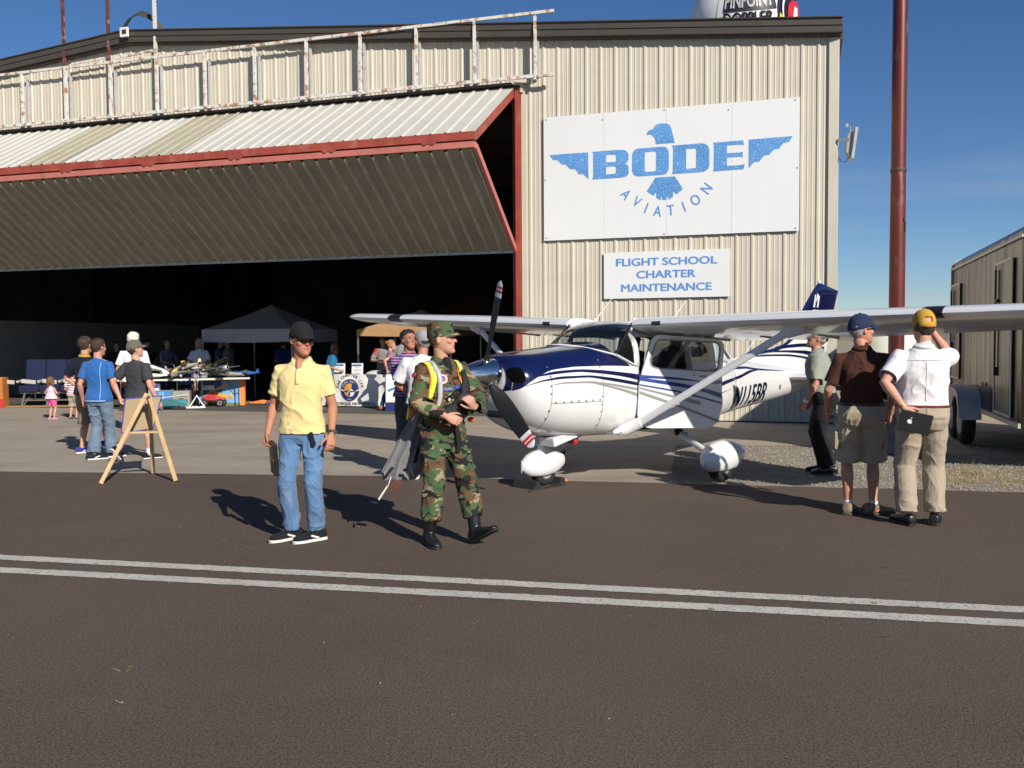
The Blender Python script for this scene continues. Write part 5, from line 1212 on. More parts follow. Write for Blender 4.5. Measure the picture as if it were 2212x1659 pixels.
        bm = B(); ellipsoid(bm, s.H((0, cy, .246 + hgt)), (.007, .007, .004), None, 8, 5); 
        s.put('cap_button', bm, m_, o, 180); return o
    def glasses(s, dark=True, m_=None):
        m_ = m_ or mat('sunglass_black', (.008, .008, .010), .12, spec=.8); bm = B()
        for sg_ in (1, -1):
            ellipsoid(bm, s.H((sg_ * .033, .0925, .121)), (.028, .006, .019) if dark else (.024, .002, .016), s.HM @ Matrix.Rotation(-sg_ * .28, 3, 'Z'), 12, 8)
            tube(bm, [s.H((sg_ * .058, .084, .126)), s.H((sg_ * .079, .045, .127)), s.H((sg_ * .083, -.005, .122))], .0042, 6)
        tube(bm, [s.H((-.012, .100, .127)), s.H((.012, .100, .127))], .004, 6); return s.put('sunglasses' if dark else 'glasses', bm, m_, None, 60)
    def seam(s, tgt, pts, m_, w=.006, name='seam', off=.001):
        """stitched seam: each point is (position, direction towards the cloth)"""
        me = tgt.data; bv = BVHTree.FromPolygons([v.co for v in me.vertices], [p.vertices for p in me.polygons]); bm = B(); pr = None; H_ = []
        for p, d_ in pts:
            d_ = V(d_).normalized(); h_ = bv.ray_cast(V(p) * s.k - d_ * .25, d_)
            if h_[0]: H_.append((h_[0], h_[1]))
        for i, (p, nn) in enumerate(H_):
            t = (H_[min(i + 1, len(H_) - 1)][0] - H_[max(i - 1, 0)][0]).normalized(); sd = t.cross(nn).normalized() * w / 2; q = p + nn * (off + .002); c = (bm.verts.new(q - sd), bm.verts.new(q + sd))
            if pr: face(bm, (pr[0], c[0], c[1], pr[1]))
            pr = c
        fixn(bm); return obj(name, bm, m_, tgt)
    def leg_seams(s, tgt, m_, w=.006, low=.95):
        for sd, sg_ in (('r', 1), ('l', -1)):
            a, k_, an = s.J[sd + 'h'], s.J[sd + 'k'], s.J[sd + 'a']; P = [a.lerp(k_, i / 10) for i in range(11)] + [k_.lerp(an, i / 10 * low) for i in range(1, 11)]
            s.seam(tgt, [(p, (-sg_, .0, 0)) for p in P], m_, w)
    def belt(s, m_, z=1.0, e=.014, h_=.034, buckle=None):
        bm = B(); s.torso(bm, e, z - h_ / 2, z + h_ / 2); 
        for v in list(bm.verts): pass
        return s.put('belt', bm, m_, None, 60)
    def collar(s, m_, spread=.03, ln=.045, V_=True):
        """folded polo collar round the neck"""
        bm = B(); n = 20; r0, r1, r2 = [], [], []
        for i in range(n + 1):
            a = R(90 + 24 + (360 - 48) * i / n); ca, sa = math.cos(a), math.sin(a); fr_ = max(0, sa)
            r0.append(s.cf((.066 * ca, -.020 + .066 * sa, 1.482 - .02 * fr_))); r1.append(s.cf((.071 * ca, -.020 + .072 * sa, 1.512 - .035 * fr_ ** 2))); r2.append(s.cf((.094 * ca, -.018 + .094 * sa + .012 * fr_, 1.470 - .042 * fr_ ** 2)))
        for A_, B_ in ((r0, r1), (r1, r2)):
            a = [bm.verts.new(p) for p in A_]; b = [bm.verts.new(p) for p in B_]
            for i in range(n): face(bm, (a[i], a[i + 1], b[i + 1], b[i]))
        bmesh.ops.remove_doubles(bm, verts=bm.verts, dist=.0005); fixn(bm); o = s.put('collar', bm, m_, None, 180); md = o.modifiers.new('s', 'SOLIDIFY'); md.thickness = .004; return o
    def on(s, tgt, name, pts, dirv, w, m_, off=.006, parent=None, closed=False, th=.003):
        """strap or patch laid on a garment: pts in trunk coordinates, projected along dirv"""
        me = tgt.data; bv = BVHTree.FromPolygons([v.co for v in me.vertices], [p.vertices for p in me.polygons]); out = []
        dv = V(dirv).normalized()
        for p in pts:
            q = s.cf(p[:3]) * s.k; d_ = V(p[3]).normalized() if len(p) > 3 else dv
            hit = bv.ray_cast(q - d_ * .6, d_); out.append((hit[0] if hit[0] else q, hit[1] if hit[0] else -d_))
        bm = B(); pr = None; n = len(out)
        for i, (p, nn) in enumerate(out):
            t = (out[min(i + 1, n - 1)][0] - out[max(i - 1, 0)][0]).normalized(); sdv = t.cross(nn).normalized() * w * s.k / 2; b_ = p + nn * off
            c = [bm.verts.new(b_ - sdv), bm.verts.new(b_ + nn * .003), bm.verts.new(b_ + sdv)]
            if pr:
                for j in range(2): face(bm, (pr[j], c[j], c[j + 1], pr[j + 1]))
            pr = c
        fixn(bm); o = obj(name, bm, m_, parent or tgt, 180); md = o.modifiers.new('s', 'SOLIDIFY'); md.thickness = th; md.offset = 0; return o
def fabric(name, col, **k): 
    k.setdefault('rough', .85); k.setdefault('var', .07); k.setdefault('vs_', 4); k.setdefault('bump', .25); k.setdefault('bs', 420); k.setdefault('sheen', .15 if max(col) > .1 else .02); k.setdefault('spec', .25); return mat(name, col, **k)
m_hb = mat('hair_brown', (.045, .025, .015), .6, var=.4, vs_=30, aniso=(4, 4, .6), bump=.6, bs=90); m_hd = mat('hair_dark', (.018, .012, .010), .55, var=.4, vs_=30, aniso=(4, 4, .6), bump=.6, bs=90)
m_hg = mat('hair_grey', (.30, .28, .26), .6, var=.3, vs_=30, aniso=(4, 4, .6), bump=.6, bs=90); m_hw = mat('hair_white', (.66, .63, .58), .6, var=.2, vs_=30, bump=.6, bs=90)
m_hbl = mat('hair_blonde', (.30, .15, .06), .6, var=.3, vs_=30, bump=.5, bs=90); m_hlb = mat('hair_light_brown', (.15, .075, .035), .6, var=.35, vs_=30, bump=.5, bs=90)
m_ssole = mat('white_sole', (.70, .69, .66), .6); m_ksole = mat('black_sole', (.015, .015, .015), .6); m_lea = mat('black_leather', (.012, .012, .012), .3, var=.3, vs_=10, bump=.15, bs=60)
m_denim = fabric('blue_denim', (.10, .19, .34), var=.2, vs_=5); add_layer(m_denim, (.26, .36, .50), 4.5, .50, .72, .75, aniso=(1, 1, .45)); add_layer(m_denim, (.035, .07, .15), 9, .60, .75, .4, aniso=(1, 1, .8))
def striped(name, bands, period, rough=.85):
    """horizontal knitted stripes: list of (fraction, colour)"""
    m = mat(name, (.5, .5, .5), rough, bump=.2, bs=400); t, n, p = nodes_of(m); tc = n.new('ShaderNodeTexCoord'); sx = n.new('ShaderNodeSeparateXYZ'); t.links.new(tc.outputs['Object'], sx.inputs[0])
    dv = n.new('ShaderNodeMath'); dv.operation = 'DIVIDE'; dv.inputs[1].default_value = period; fr = n.new('ShaderNodeMath'); fr.operation = 'FRACT'; t.links.new(sx.outputs['Z'], dv.inputs[0]); t.links.new(dv.outputs[0], fr.inputs[0])
    r = n.new('ShaderNodeValToRGB'); r.color_ramp.interpolation = 'CONSTANT'; el = r.color_ramp.elements
    el[0].position = 0; el[0].color = (*bands[0][1], 1); el[1].position = bands[1][0]; el[1].color = (*bands[1][1], 1)
    for f, c in bands[2:]: e = el.new(f); e.color = (*c, 1)
    t.links.new(fr.outputs[0], r.inputs[0]); t.links.new(r.outputs[0], p.inputs['Base Color']); return m
def camo(name, sc=6.2):
    m = mat(name, (.5, .5, .5), .85, bump=.3, bs=420, spec=.2); t, n, p = nodes_of(m); tc = n.new('ShaderNodeTexCoord'); mp = n.new('ShaderNodeMapping'); mp.inputs['Scale'].default_value = (1, 1, 1.7); t.links.new(tc.outputs['Object'], mp.inputs[0]); prev = None
    for k, (col, th, off) in enumerate((((.062, .105, .048), .0, 0), ((.125, .065, .035), .53, 3.1), ((.28, .235, .135), .600, 7.7), ((.018, .018, .02), .585, 12.3))):
        if k == 0: rgb = n.new('ShaderNodeRGB'); rgb.outputs[0].default_value = (*col, 1); prev = rgb.outputs[0]; continue
        ad = n.new('ShaderNodeVectorMath'); ad.inputs[1].default_value = (off, off * .7, off * 1.3); t.links.new(mp.outputs[0], ad.inputs[0])
        q = n.new('ShaderNodeTexNoise'); q.inputs['Scale'].default_value = sc * (1, 1, 1.15, 1.35)[k]; q.inputs['Detail'].default_value = 2.2; q.inputs['Roughness'].default_value = .45; q.inputs['Distortion'].default_value = 1.1; t.links.new(ad.outputs[0], q.inputs['Vector'])
        g_ = n.new('ShaderNodeMath'); g_.operation = 'GREATER_THAN'; g_.inputs[1].default_value = th; t.links.new(q.outputs['Fac'], g_.inputs[0]); mx = n.new('ShaderNodeMixRGB'); mx.inputs[2].default_value = (*col, 1); t.links.new(g_.outputs[0], mx.inputs[0]); t.links.new(prev, mx.inputs[1]); prev = mx.outputs[0]
    t.links.new(prev, p.inputs['Base Color']); return m
# ---- foreground: man in the yellow polo ----
TAN = (.42, .19, .115); PINK = (.52, .27, .19)
m_yel = fabric('yellow_pique', (.74, .59, .27), var=.04); m_kbr = fabric('black_canvas', (.012, .012, .013))
P = Person('man in pale yellow polo shirt, blue jeans, black cap and sunglasses on the taxiway', (-1.70, 7.50), 183, 1.735, g=1.0, hy=42, hp=6, vox=.006, legw=.95)
P.pose(rf=(.105, -.02), lf=(-.105, .02), rw=(.270, .06, .885), lw=(-.265, .10, .88), rfa=42, lfa=45, rp=(.3, -1, 0), lp=(-.3, -1, 0)); P.hands = {'r': dict(curl=.55), 'l': dict(curl=.42, n=(.5, -.6, 0), t=(.3, .9, 0))}
P.body(TAN); P.shirt(m_yel, hem=.885, slv=.70, e=.016, neck=1.47, amp=.010); P.collar(m_yel); tr_ = P.pants(m_denim, waist=1.0, flare=1.02, amp=.014)
m_thr = fabric('denim_seam', (.06, .11, .22)); m_thl = fabric('denim_seam_light', (.24, .32, .44)); P.leg_seams(tr_, m_thl, .007); P.seam(tr_, [(V((0.0, .0, .985 - .012 * i)), (0, -1, 0)) for i in range(10)], m_thr, .007)
for sg_ in (1, -1): P.seam(tr_, [(V((sg_ * (.075 + .008 * i), 0, .975 - .0008 * i * i)), (0, -1, 0)) for i in range(10)], m_thl, .006, 'pocket_edge')
bm = B(); cap_limb(bm, [P.cf((0, .050, 1.470)), P.cf((0, .080, 1.430)), P.cf((0, .104, 1.385))], [.032, .026, .006], 10); P.put('open_neck', bm, mat('neck_skin', (.42, .19, .115), .58), None, 180)
P.on(P.sh, 'placket', [(0, .1, 1.44 - .015 * i) for i in range(11)], (0, -1, 0), .032, m_yel, .003)
P.on(P.sh, 'shirt_button', [(0.004, .1, 1.40), (0.004, .1, 1.394)], (0, -1, 0), .008, m_ssole, .010); P.on(P.sh, 'shirt_button', [(0.004, .1, 1.33), (0.004, .1, 1.324)], (0, -1, 0), .008, m_ssole, .010)
P.shoe(m_kbr, m_ssole, .295, .105, .08, st=.032, accent=m_ssole); P.hair(m_hd, 'cap', .008); P.cap(m_kbr, hgt=.012, hole=False); P.glasses()
def watch(P, sd, m1, m2):
    w, e = P.J[sd + 'w'], P.J[sd + 'e']; d = (w - e).normalized(); c = w - d * .025; M = d.to_track_quat('Z', 'Y').to_matrix(); bm = B()
    lathe(bm, [(.0285, -.011), (.0315, -.011), (.0315, .011), (.0285, .011)], c, M, 18); o = P.put('watch', bm, m1)
    sg_ = 1 if sd == 'r' else -1; n_ = V((sg_ * .75, .25, 0)).normalized(); bm = B(); lathe(bm, [(.018, 0), (.019, .006), (.014, .009)], c + n_ * .029, n_.to_track_quat('Z', 'Y').to_matrix(), 16); P.put('watch_face', bm, m2, o)
watch(P, 'l', mat('brown_strap', (.05, .025, .015), .6), m_chrome)
bm = B(); box(bm, P.cf((-.115, .135, .865)), (.030, .012, .085), Matrix.Rotation(.25, 3, 'Y'), .004); box(bm, P.cf((-.128, .138, .815)), (.036, .012, .04), None, .006); P.put('belt_clip', bm, m_kbr)
PW = Matrix.Translation((-1.70, 7.50, 0)) @ Matrix.Rotation(-R(183), 4, 'Z')
cs_ = thing('black_case', 'flat black case held down at his side by the man in the yellow polo', 'case', PW @ (P.J['rw'] * P.k + V((-.065, .05, -.17))), -R(183) + .5)
bm = B(); box(bm, (0, 0, -.02), (.035, .17, .26), Matrix.Rotation(.08, 3, 'Y') @ Matrix.Rotation(-.12, 3, 'X'), .008); obj('case_body', bm, m_lea, cs_)
bm = B(); box(bm, (.019, 0, -.02), (.003, .165, .012), Matrix.Rotation(.08, 3, 'Y') @ Matrix.Rotation(-.12, 3, 'X')); obj('zip', bm, m_chrome, cs_)
# ---- the cadet in camouflage ----
m_camo = camo('woodland_camouflage'); m_lime = mat('reflective_lime', (.70, .85, .06), .5, var=.03); m_sil = mat('reflective_silver', (.42, .42, .43), .4, var=.05); m_org = mat('safety_orange', (.75, .16, .02), .5)
Q = Person('young cadet in camouflage uniform and cap with a reflective vest and black bag', (-.56, 7.48), 148, 1.735, g=.93, hy=50, hp=-3, vox=.006, twist=6)
Q.pose(rf=(.17, .08), lf=(-.14, .30), rfa=10, lfa=-16, ll=.02, lpt=28, rw=(.115, .27, 1.04), lw=(-.13, .29, 1.10), rp=(1, -.6, -.4), lp=(-1, -.5, -.4)); 
Q.J['rf'] = (10, 0)
Q.hands = {'r': dict(d=(-.75, .45, -.35), n=(-.3, -.8, -.2), t=(-.2, .1, 1), curl=.40), 'l': dict(d=(.45, .25, .5), n=(.2, -.9, .1), t=(.6, .1, .6), curl=.5)}
Q.body(PINK); Q.pants(m_camo, waist=1.0, ankle=.76, e=.014, baggy=1.12, amp=.016, flare=1.0); Q.shirt(m_camo, hem=.76, slv=1.93, e=.026, amp=.014, name='jacket', slw=1.12, neck=1.47, vx=1.2, flare=.022)
Q.collar(m_camo); Q.shoe(m_lea, m_ksole, .31, .105, .10, name='boot', boot=.42); Q.hair(m_hb, 'short', .007); Q.cap(m_camo, patrol=True, bl=.06, e=.014)
bm = B(); cap_limb(bm, [Q.cf((-.005, .048, 1.470)), Q.cf((-.005, .082, 1.415)), Q.cf((-.005, .112, 1.345))], [.034, .034, .012], 10); Q.put('undershirt', bm, m_kbr)
m_tape = mat('name_tape_blue', (.03, .07, .42), .7); m_patchw = mat('patch_white', (.66, .62, .60), .7)
Q.on(Q.sh, 'name_tape', [(.098 - .011 * i, .1, 1.245) for i in range(10)], (0, -1, 0), .032, m_tape, .006)
Q.on(Q.sh, 'name_tape', [(-.03 - .012 * i, .1, 1.255) for i in range(6)], (0, -1, 0), .032, m_tape, .006)
Q.on(Q.sh, 'pocket_flap', [(.15 - .012 * i, .1, 1.20) for i in range(11)], (0, -1, 0), .06, m_camo, .006)
def sticker(P, tgt, c, r_, m_, name, dirv=(0, -1, 0), off=.006, sx=1.0):
    me = tgt.data; bv = BVHTree.FromPolygons([v.co for v in me.vertices], [p.vertices for p in me.polygons]); d_ = V(dirv).normalized(); q = P.cf(c) * P.k; h_ = bv.ray_cast(q - d_ * .6, d_)
    p, n_ = (h_[0], h_[1]) if h_[0] else (q, -d_); bm = B(); M = n_.to_track_quat('Z', 'Y').to_matrix() @ Matrix.Diagonal((sx, 1, 1)); lathe(bm, [(r_, -.004), (r_, off), (r_ * .96, off + .002)], p, M, 24); return obj(name, bm, m_, tgt, 50), p, n_, M
sticker(Q, Q.sh, (.078, .1, 1.325), .042, mat('patch_red', (.45, .05, .04), .7), 'round_patch', off=.005); sticker(Q, Q.sh, (.078, .1, 1.325), .037, m_patchw, 'round_patch_face', off=.007)
sticker(Q, Q.sh, (.078, .1, 1.325), .024, mat('patch_brown', (.32, .10, .07), .7), 'patch_emblem', off=.010, sx=1.0); sticker(Q, Q.sh, (.080, .1, 1.340), .012, m_tape, 'patch_emblem', off=.013)
sticker(Q, Q.sh, (.035, .1, 1.165), .026, m_kbr, 'small_patch', off=.004); sticker(Q, Q.sh, (.032, .1, 1.163), .013, m_patchw, 'small_patch_face', off=.006)
sticker(Q, Q.sh, (.26, -.02, 1.36), .021, MATS['patch_red'], 'sleeve_patch', dirv=(-1, -.4, 0), off=.003, sx=1.3)
me = text_me('CUSTER', .027, .0015, .0005); bvq = BVHTree.FromPolygons([v.co for v in Q.sh.data.vertices], [p.vertices for p in Q.sh.data.polygons])
def ontape(c):
    q = Q.cf((.0485 - c.x, .1, 1.245 + c.y)) * Q.k; d_ = V((0, -1, 0)); h_ = bvq.ray_cast(q - d_ * .6, d_); return (h_[0] if h_[0] else q) + V((0, .0145, 0))
warp(me, ontape); link('name_lettering', me, m_patchw, Q.sh)
# reflective vest worn open: two front straps that run over the shoulders and down the back
def vest(sx, m_, w, dx, name, lo, off):
    F_ = [(sx * (.118 + dx - .018 * math.sin(i / 9 * 3.1)), .1, 1.445 - i * (1.445 - lo) / 11, (0, -1, -.25 if i < 2 else 0)) for i in range(12)]
    T_ = [(sx * (.112 + dx), .05 - .035 * i, 1.6, (0, 0, -1)) for i in range(4)]; Bk = [(sx * (.115 + dx), -.1, 1.43 - i * .07, (0, 1, 0)) for i in range(5)]
    Q.on(Q.sh, name, list(reversed(F_)) + T_ + Bk, (0, -1, 0), w, m_, off)
vest(1, m_lime, .050, .045, 'vest_strap', 1.17, .010); vest(1, m_sil, .040, .002, 'vest_silver_strip', 1.02, .013); vest(1, m_org, .012, .074, 'vest_edge', 1.2, .009)
vest(-1, m_lime, .050, .005, 'vest_strap', 1.02, .012); vest(-1, m_sil, .020, .012, 'vest_silver_strip', 1.10, .016); vest(-1, m_org, .012, -.026, 'vest_edge', 1.25, .010)
bm = B(); ellipsoid(bm, Q.cf((-.175, .15, .99)), (.03, .03, .022)); Q.put('vest_end', bm, m_org)
# black shoulder bag across the front
m_bag = fabric('black_nylon', (.014, .014, .016), rough=.6)
bgq = thing('shoulder_bag', 'black nylon bag slung across the chest of the cadet in camouflage', 'bag', (-.56, 7.48, 0), -R(148))
bm = B(); pts = [Q.cf((-.10, .148, 1.40)), Q.cf((-.115, .158, 1.30)), Q.cf((-.11, .168, 1.2)), Q.cf((-.06, .18, 1.12)), Q.cf((.02, .19, 1.07)), Q.cf((.10, .17, 1.04))]
tube(bm, pts, [.022, .034, .052, .070, .070, .050], 14, flat=.42, up=(0, 1, 0)); ellipsoid(bm, Q.cf((-.045, .175, 1.08)), (.10, .05, .085)); me = remesh(bm, .008, 3)
Q.wr(me, .004, (9, 9, 9)); me.transform(Matrix.Diagonal((Q.k, Q.k, Q.k, 1))); link('bag_body', me, m_bag, bgq, 180)
bm = B(); tube(bm, [Q.cf((.02, .185, 1.0)), Q.cf((-.02, .19, .90)), Q.cf((-.035, .185, .80)), Q.cf((-.03, .17, .73))], [.018, .02, .022, .016], 8, flat=.25, up=(0, 1, 0)); 
for v in bm.verts: v.co *= Q.k
obj('strap', bm, m_bag, bgq, 60)
bm = B(); tube(bm, [Q.cf((-.10, .215, 1.20)), Q.cf((-.10, .215, 1.13))], .005, 8)
for v in bm.verts: v.co *= Q.k
obj('pen', bm, mat('pen_blue', (.05, .12, .6), .3), bgq)
# grey jacket carried over his arm, hanging to his knee
jk = thing('carried_jacket', 'crumpled grey jacket with an orange edge hanging from the arm of the cadet', 'jacket', (-.56, 7.48, 0), -R(148))
Mi = (Matrix.Translation((-.56, 7.48, 0)) @ Matrix.Rotation(-R(148), 4, 'Z')).inverted()
def qp(px, py, Y): return Mi @ atY(px, py, Y)
m_gj = fabric('grey_shell', (.20, .20, .205), rough=.6, var=.12)
cl = [(928, 812, 7.55, .05), (920, 860, 7.56, .07), (905, 920, 7.58, .10), (885, 975, 7.60, .135), (868, 1018, 7.62, .150), (862, 1036, 7.62, .12)]
bm = B(); rings = []
for i, (px, py, Y, w) in enumerate(cl):
    c = qp(px, py, Y); c.z *= 1; ax = V((Mi.to_3x3() @ V((1, .12, 0)))).normalized(); ay = V((Mi.to_3x3() @ V((-.1, 1, 0)))).normalized()
    rings.append([c + ax * math.cos(a) * w * (1 + .13 * math.sin(a * 7 + i * .15)) + ay * math.sin(a) * .05 * (1 + .45 * math.sin(a * 6 + i * .1)) for a in [2 * math.pi * k / 56 for k in range(56)]])
T2 = []
for a, b in zip(rings, rings[1:]):
    for k in range(6): T2.append([p.lerp(q, k / 6) for p, q in zip(a, b)])
T2.append(rings[-1]); loft(bm, T2)
for v in bm.verts: v.co += V((noise.noise(v.co * 9), noise.noise(v.co * 9 + V((5, 5, 5))), 0)) * .012
obj('jacket_cloth', bm, m_gj, jk, 180)
bm = B(); tube(bm, [qp(946, 830, 7.40), qp(930, 880, 7.44), qp(912, 940, 7.47), qp(896, 1000, 7.5)], [.018, .016, .02, .024], 8, flat=.4); obj('lining_edge', bm, m_bag, jk, 60)
bm = B(); tube(bm, [qp(905, 862, 7.44), qp(893, 880, 7.42), qp(885, 902, 7.42)], [.02, .045, .02], 10, flat=.5); obj('orange_panel', bm, m_org, jk, 60)
bm = B(); tube(bm, [qp(899, 862, 7.40), qp(883, 882, 7.38), qp(879, 906, 7.38)], [.008, .010, .008], 8); obj('yellow_piping', bm, m_lime, jk, 60)
bm = B(); tube(bm, [qp(848, 1010, 7.55), qp(838, 1024, 7.5), qp(832, 1034, 7.5)], [.018, .014, .010], 8, flat=.5); tube(bm, [qp(872, 1016, 7.48), qp(885, 1010, 7.46), qp(893, 1030, 7.46)], [.012, .014, .012], 8); obj('buckle_strap', bm, m_bag, jk, 60)
bm = B(); tube(bm, [qp(845, 1030, 7.5), qp(838, 1050, 7.5)], .004, 6); tube(bm, [qp(837, 1050, 7.5), qp(818, 1079, 7.5)], .0085, 8); obj('white_handle', bm, m_ssole, jk, 60)
bm = B(); c = qp(855, 1049, 7.48); box(bm, c, (.075, .008, .085), Mi.to_3x3() @ Matrix.Rotation(.6, 3, 'Y'), .002); obj('brown_tag', bm, mat('tag_brown', (.12, .035, .02), .5), jk)
# ---- right foreground: brown shirt, white shirt, old man ----
m_brn = fabric('dark_brown_knit', (.060, .022, .014), var=.12); m_kh = fabric('khaki_cotton', (.36, .30, .215), var=.08); m_navc = fabric('navy_cap_cloth', (.018, .028, .075))
P = Person('man in dark brown shirt, khaki cargo shorts and navy cap seen from behind', (3.20, 8.50), 14, 1.80, g=1.05, hy=-64, hp=-3, ht=0, vox=.006, belly=.01)
P.pose(rf=(.11, .0), lf=(-.10, .0), rfa=62, lfa=14, rw=(.27, .16, .90), lw=(-.27, .16, .92), rp=(.5, -1, 0), lp=(-.5, -1, 0)); P.hands = {'r': dict(curl=.6), 'l': dict(curl=.6)}
P.body((.50, .24, .16)); P.shirt(m_brn, hem=.995, slv=.80, e=.016, amp=.011, neck=1.49); P.pants(m_kh, waist=1.0, length=.60, e=.020, baggy=1.22, flare=1.08, name='shorts', amp=.013); P.collar(m_brn)
P.belt(mat('dark_belt', (.03, .015, .01), .5), .99, .030, .03)
m_sb = mat('brown_suede', (.20, .15, .10), .7, var=.3, vs_=20); P.shoe(m_sb, mat('dark_sole', (.08, .06, .045), .7), .32, .118, .095, sock=(m_ssole, .09), accent=m_org); P.hair(m_hg, 'cap', .008); P.cap(m_navc, hgt=.014); P.glasses()
J = P.J
for sd, sg_ in (('r', 1), ('l', -1)):
    c = J[sd + 'h'].lerp(J[sd + 'k'], .55) + V((sg_ * .105, 0, 0)); bm = B(); box(bm, c, (.035, .15, .18), None, .012); P.put('cargo_pocket', bm, m_kh, None, 60)
P = Person('man in white shirt, khaki trousers and mustard cap with one hand behind his back', (3.54, 8.00), 12, 1.82, g=1.05, hy=8, hp=-2, vox=.006, belly=.05, legw=1.06, armw=1.1)
m_wsh = fabric('white_shirting', (.74, .73, .74), var=.03); add_layer(m_wsh, (.66, .62, .66), 26, .5, .6, .5, aniso=(1, 1, .03)); m_mus = fabric('mustard_cap', (.52, .30, .03), var=.08)
P.pose(rf=(.115, .04), lf=(-.115, -.02), rfa=16, lfa=-24, rw=(.12, .20, 1.60), lw=(-.175, -.18, .985), rp=(.55, 1, -.3), lp=(-1, -.55, -.1)); P.hands = {'r': dict(d=(-.8, .3, .2), n=(0, -.8, -.5), t=(0, .3, .9), curl=.2), 'l': dict(d=(.65, -.25, -.65), n=(.2, .9, 0), t=(.5, 0, .8), curl=.75)}
P.body((.56, .28, .20)); P.shirt(m_wsh, hem=.995, slv=.80, e=.022, amp=.0065, slw=1.08, neck=1.50); P.collar(m_wsh); m_ws2 = fabric('shirt_seam_shade', (.66, .65, .67)); P.on(P.sh, 'yoke_seam', [(-.14 + .014 * i, -.1, 1.375) for i in range(21)], (0, 1, 0), .006, m_ws2, .001); P.on(P.sh, 'back_pleat', [(0.0, -.1, 1.37 - .033 * i) for i in range(11)], (0, 1, 0), .005, m_ws2, .001); tr_ = P.pants(fabric('khaki_twill', (.36, .30, .225), var=.05), waist=1.012, e=.020, baggy=1.06, amp=.009, flare=.98); m_khs = fabric('khaki_seam_shade', (.22, .18, .13)); P.leg_seams(tr_, m_khs, .006)
for sg_ in (1, -1): P.seam(tr_, [(V((sg_ * (.05 + .012 * i), 0, .90)), (0, 1, 0)) for i in range(9)], m_khs, .008, 'back_pocket')
P.seam(tr_, [(V((0, 0, .985 - .012 * i)), (0, 1, 0)) for i in range(12)], m_khs, .005)
P.belt(mat('oxblood_belt', (.12, .02, .015), .4), 1.0, .033, .032); P.shoe(m_lea, m_ksole, .30, .105, .085); P.hair(m_hb, 'cap', .008); P.cap(m_mus, hgt=.014, hole=True)
w, e = P.J['lw'], P.J['le']; d = (w - e).normalized(); bm = B(); lathe(bm, [(.031, -.006), (.034, -.006), (.034, .006), (.031, .006)], w - d * .03, d.to_track_quat('Z', 'Y').to_matrix(), 18); P.put('bracelet', bm, mat('gold', (.6, .32, .08), .3, metal=.8))
PM = Matrix.Translation((3.54, 8.00, 0)) @ Matrix.Rotation(-R(12), 4, 'Z'); tb = PM @ (P.J['lw'] * P.k + V((.075, -.065, -.115)))
tbt = thing('tablet_case', 'black tablet case with a white fruit mark held by the man in white', 'tablet', tb, -R(12))
Mt = Matrix.Rotation(.22, 3, 'Y'); bm = B(); box(bm, (0, 0, 0), (.255, .022, .175), Mt, .008); obj('case_body', bm, m_lea, tbt)
bm = B(); out = [(math.cos(a) * (.021 + .002 * math.cos(2 * a)), math.sin(a) * (.021 - .002 * abs(math.sin(a)))) for a in [2 * math.pi * i / 24 for i in range(24)]]
out = [(x - (.010 if x > .012 and abs(y) < .010 else 0), y - (.004 if abs(x) < .006 and y > 0 else 0)) for x, y in out]
poly_prism(bm, out, lambda u, v, w_: Mt @ V((u - .045, -.0115 - w_, v)), .0015); poly_prism(bm, [(0, .024), (.008, .028), (.012, .038), (.004, .034)], lambda u, v, w_: Mt @ V((u - .045, -.0115 - w_, v)), .0015); fixn(bm); obj('fruit_mark', bm, m_ssole, tbt)
P = Person('old man in grey-green shirt, black trousers and dark cap beside the airplane tail', (3.76, 11.2), -70, 1.745, g=1.16, hy=8, hp=-22, lean=11, vox=.0075, belly=.02)
P.pose(rf=(.10, -.01), lf=(-.10, -.08), rfa=10, lfa=-12, rw=(.25, .16, .86), lw=(-.25, .20, .86)); P.hands = {'l': dict(curl=.5), 'r': dict(curl=.5)}
P.body((.50, .24, .17)); m_gg = fabric('grey_green_polo', (.27, .30, .255), var=.05); P.shirt(m_gg, hem=.97, slv=.85, e=.022, amp=.007, slw=1.15); P.collar(m_gg); P.pants(fabric('black_trousers', (.012, .012, .014)), waist=1.02, e=.014, baggy=1.15, amp=.006)
P.belt(m_lea, 1.0, .018); P.shoe(m_lea, m_ksole, .31, .11, .09); P.hair(m_hg, 'cap', .007); P.cap(m_kbr, hgt=.0, bl=.07); P.glasses(False, m_chrome); watch(P, 'l', m_chrome, m_chrome)
# ---- the two men talking behind the cadet ----
P = Person('man in a white T-shirt and backwards light grey cap talking behind the cadet', (-1.05, 10.95), 2, 1.72, g=1.05, hy=30, hp=-4, vox=.0075)
m_wt = fabric('white_jersey', (.76, .75, .78), var=.03)
P.pose(rf=(.10, .0), lf=(-.10, .0), rw=(.16, .24, 1.02), lw=(-.20, .22, 1.0), rp=(1, -.6, -.2), lp=(-1, -.6, -.2)); P.body((.48, .21, .14)); P.shirt(m_wt, hem=.90, slv=.85, e=.022, amp=.007, slw=1.25); P.pants(fabric('stone_cotton', (.20, .185, .16)), amp=.006); P.shoe(m_ssole, m_ssole); P.hair(m_hg, 'cap', .008); P.cap(fabric('light_grey_cap', (.30, .29, .31)), back=True, hgt=.012)
P = Person('man in purple striped polo shirt and grey trousers facing the white T-shirt', (-1.30, 11.75), 160, 1.745, g=1.05, hy=20, hp=-4, vox=.0075, twist=-8)
m_pur = striped('purple_striped_knit', [(0, (.035, .025, .12)), (.55, (.42, .22, .40))], .034)
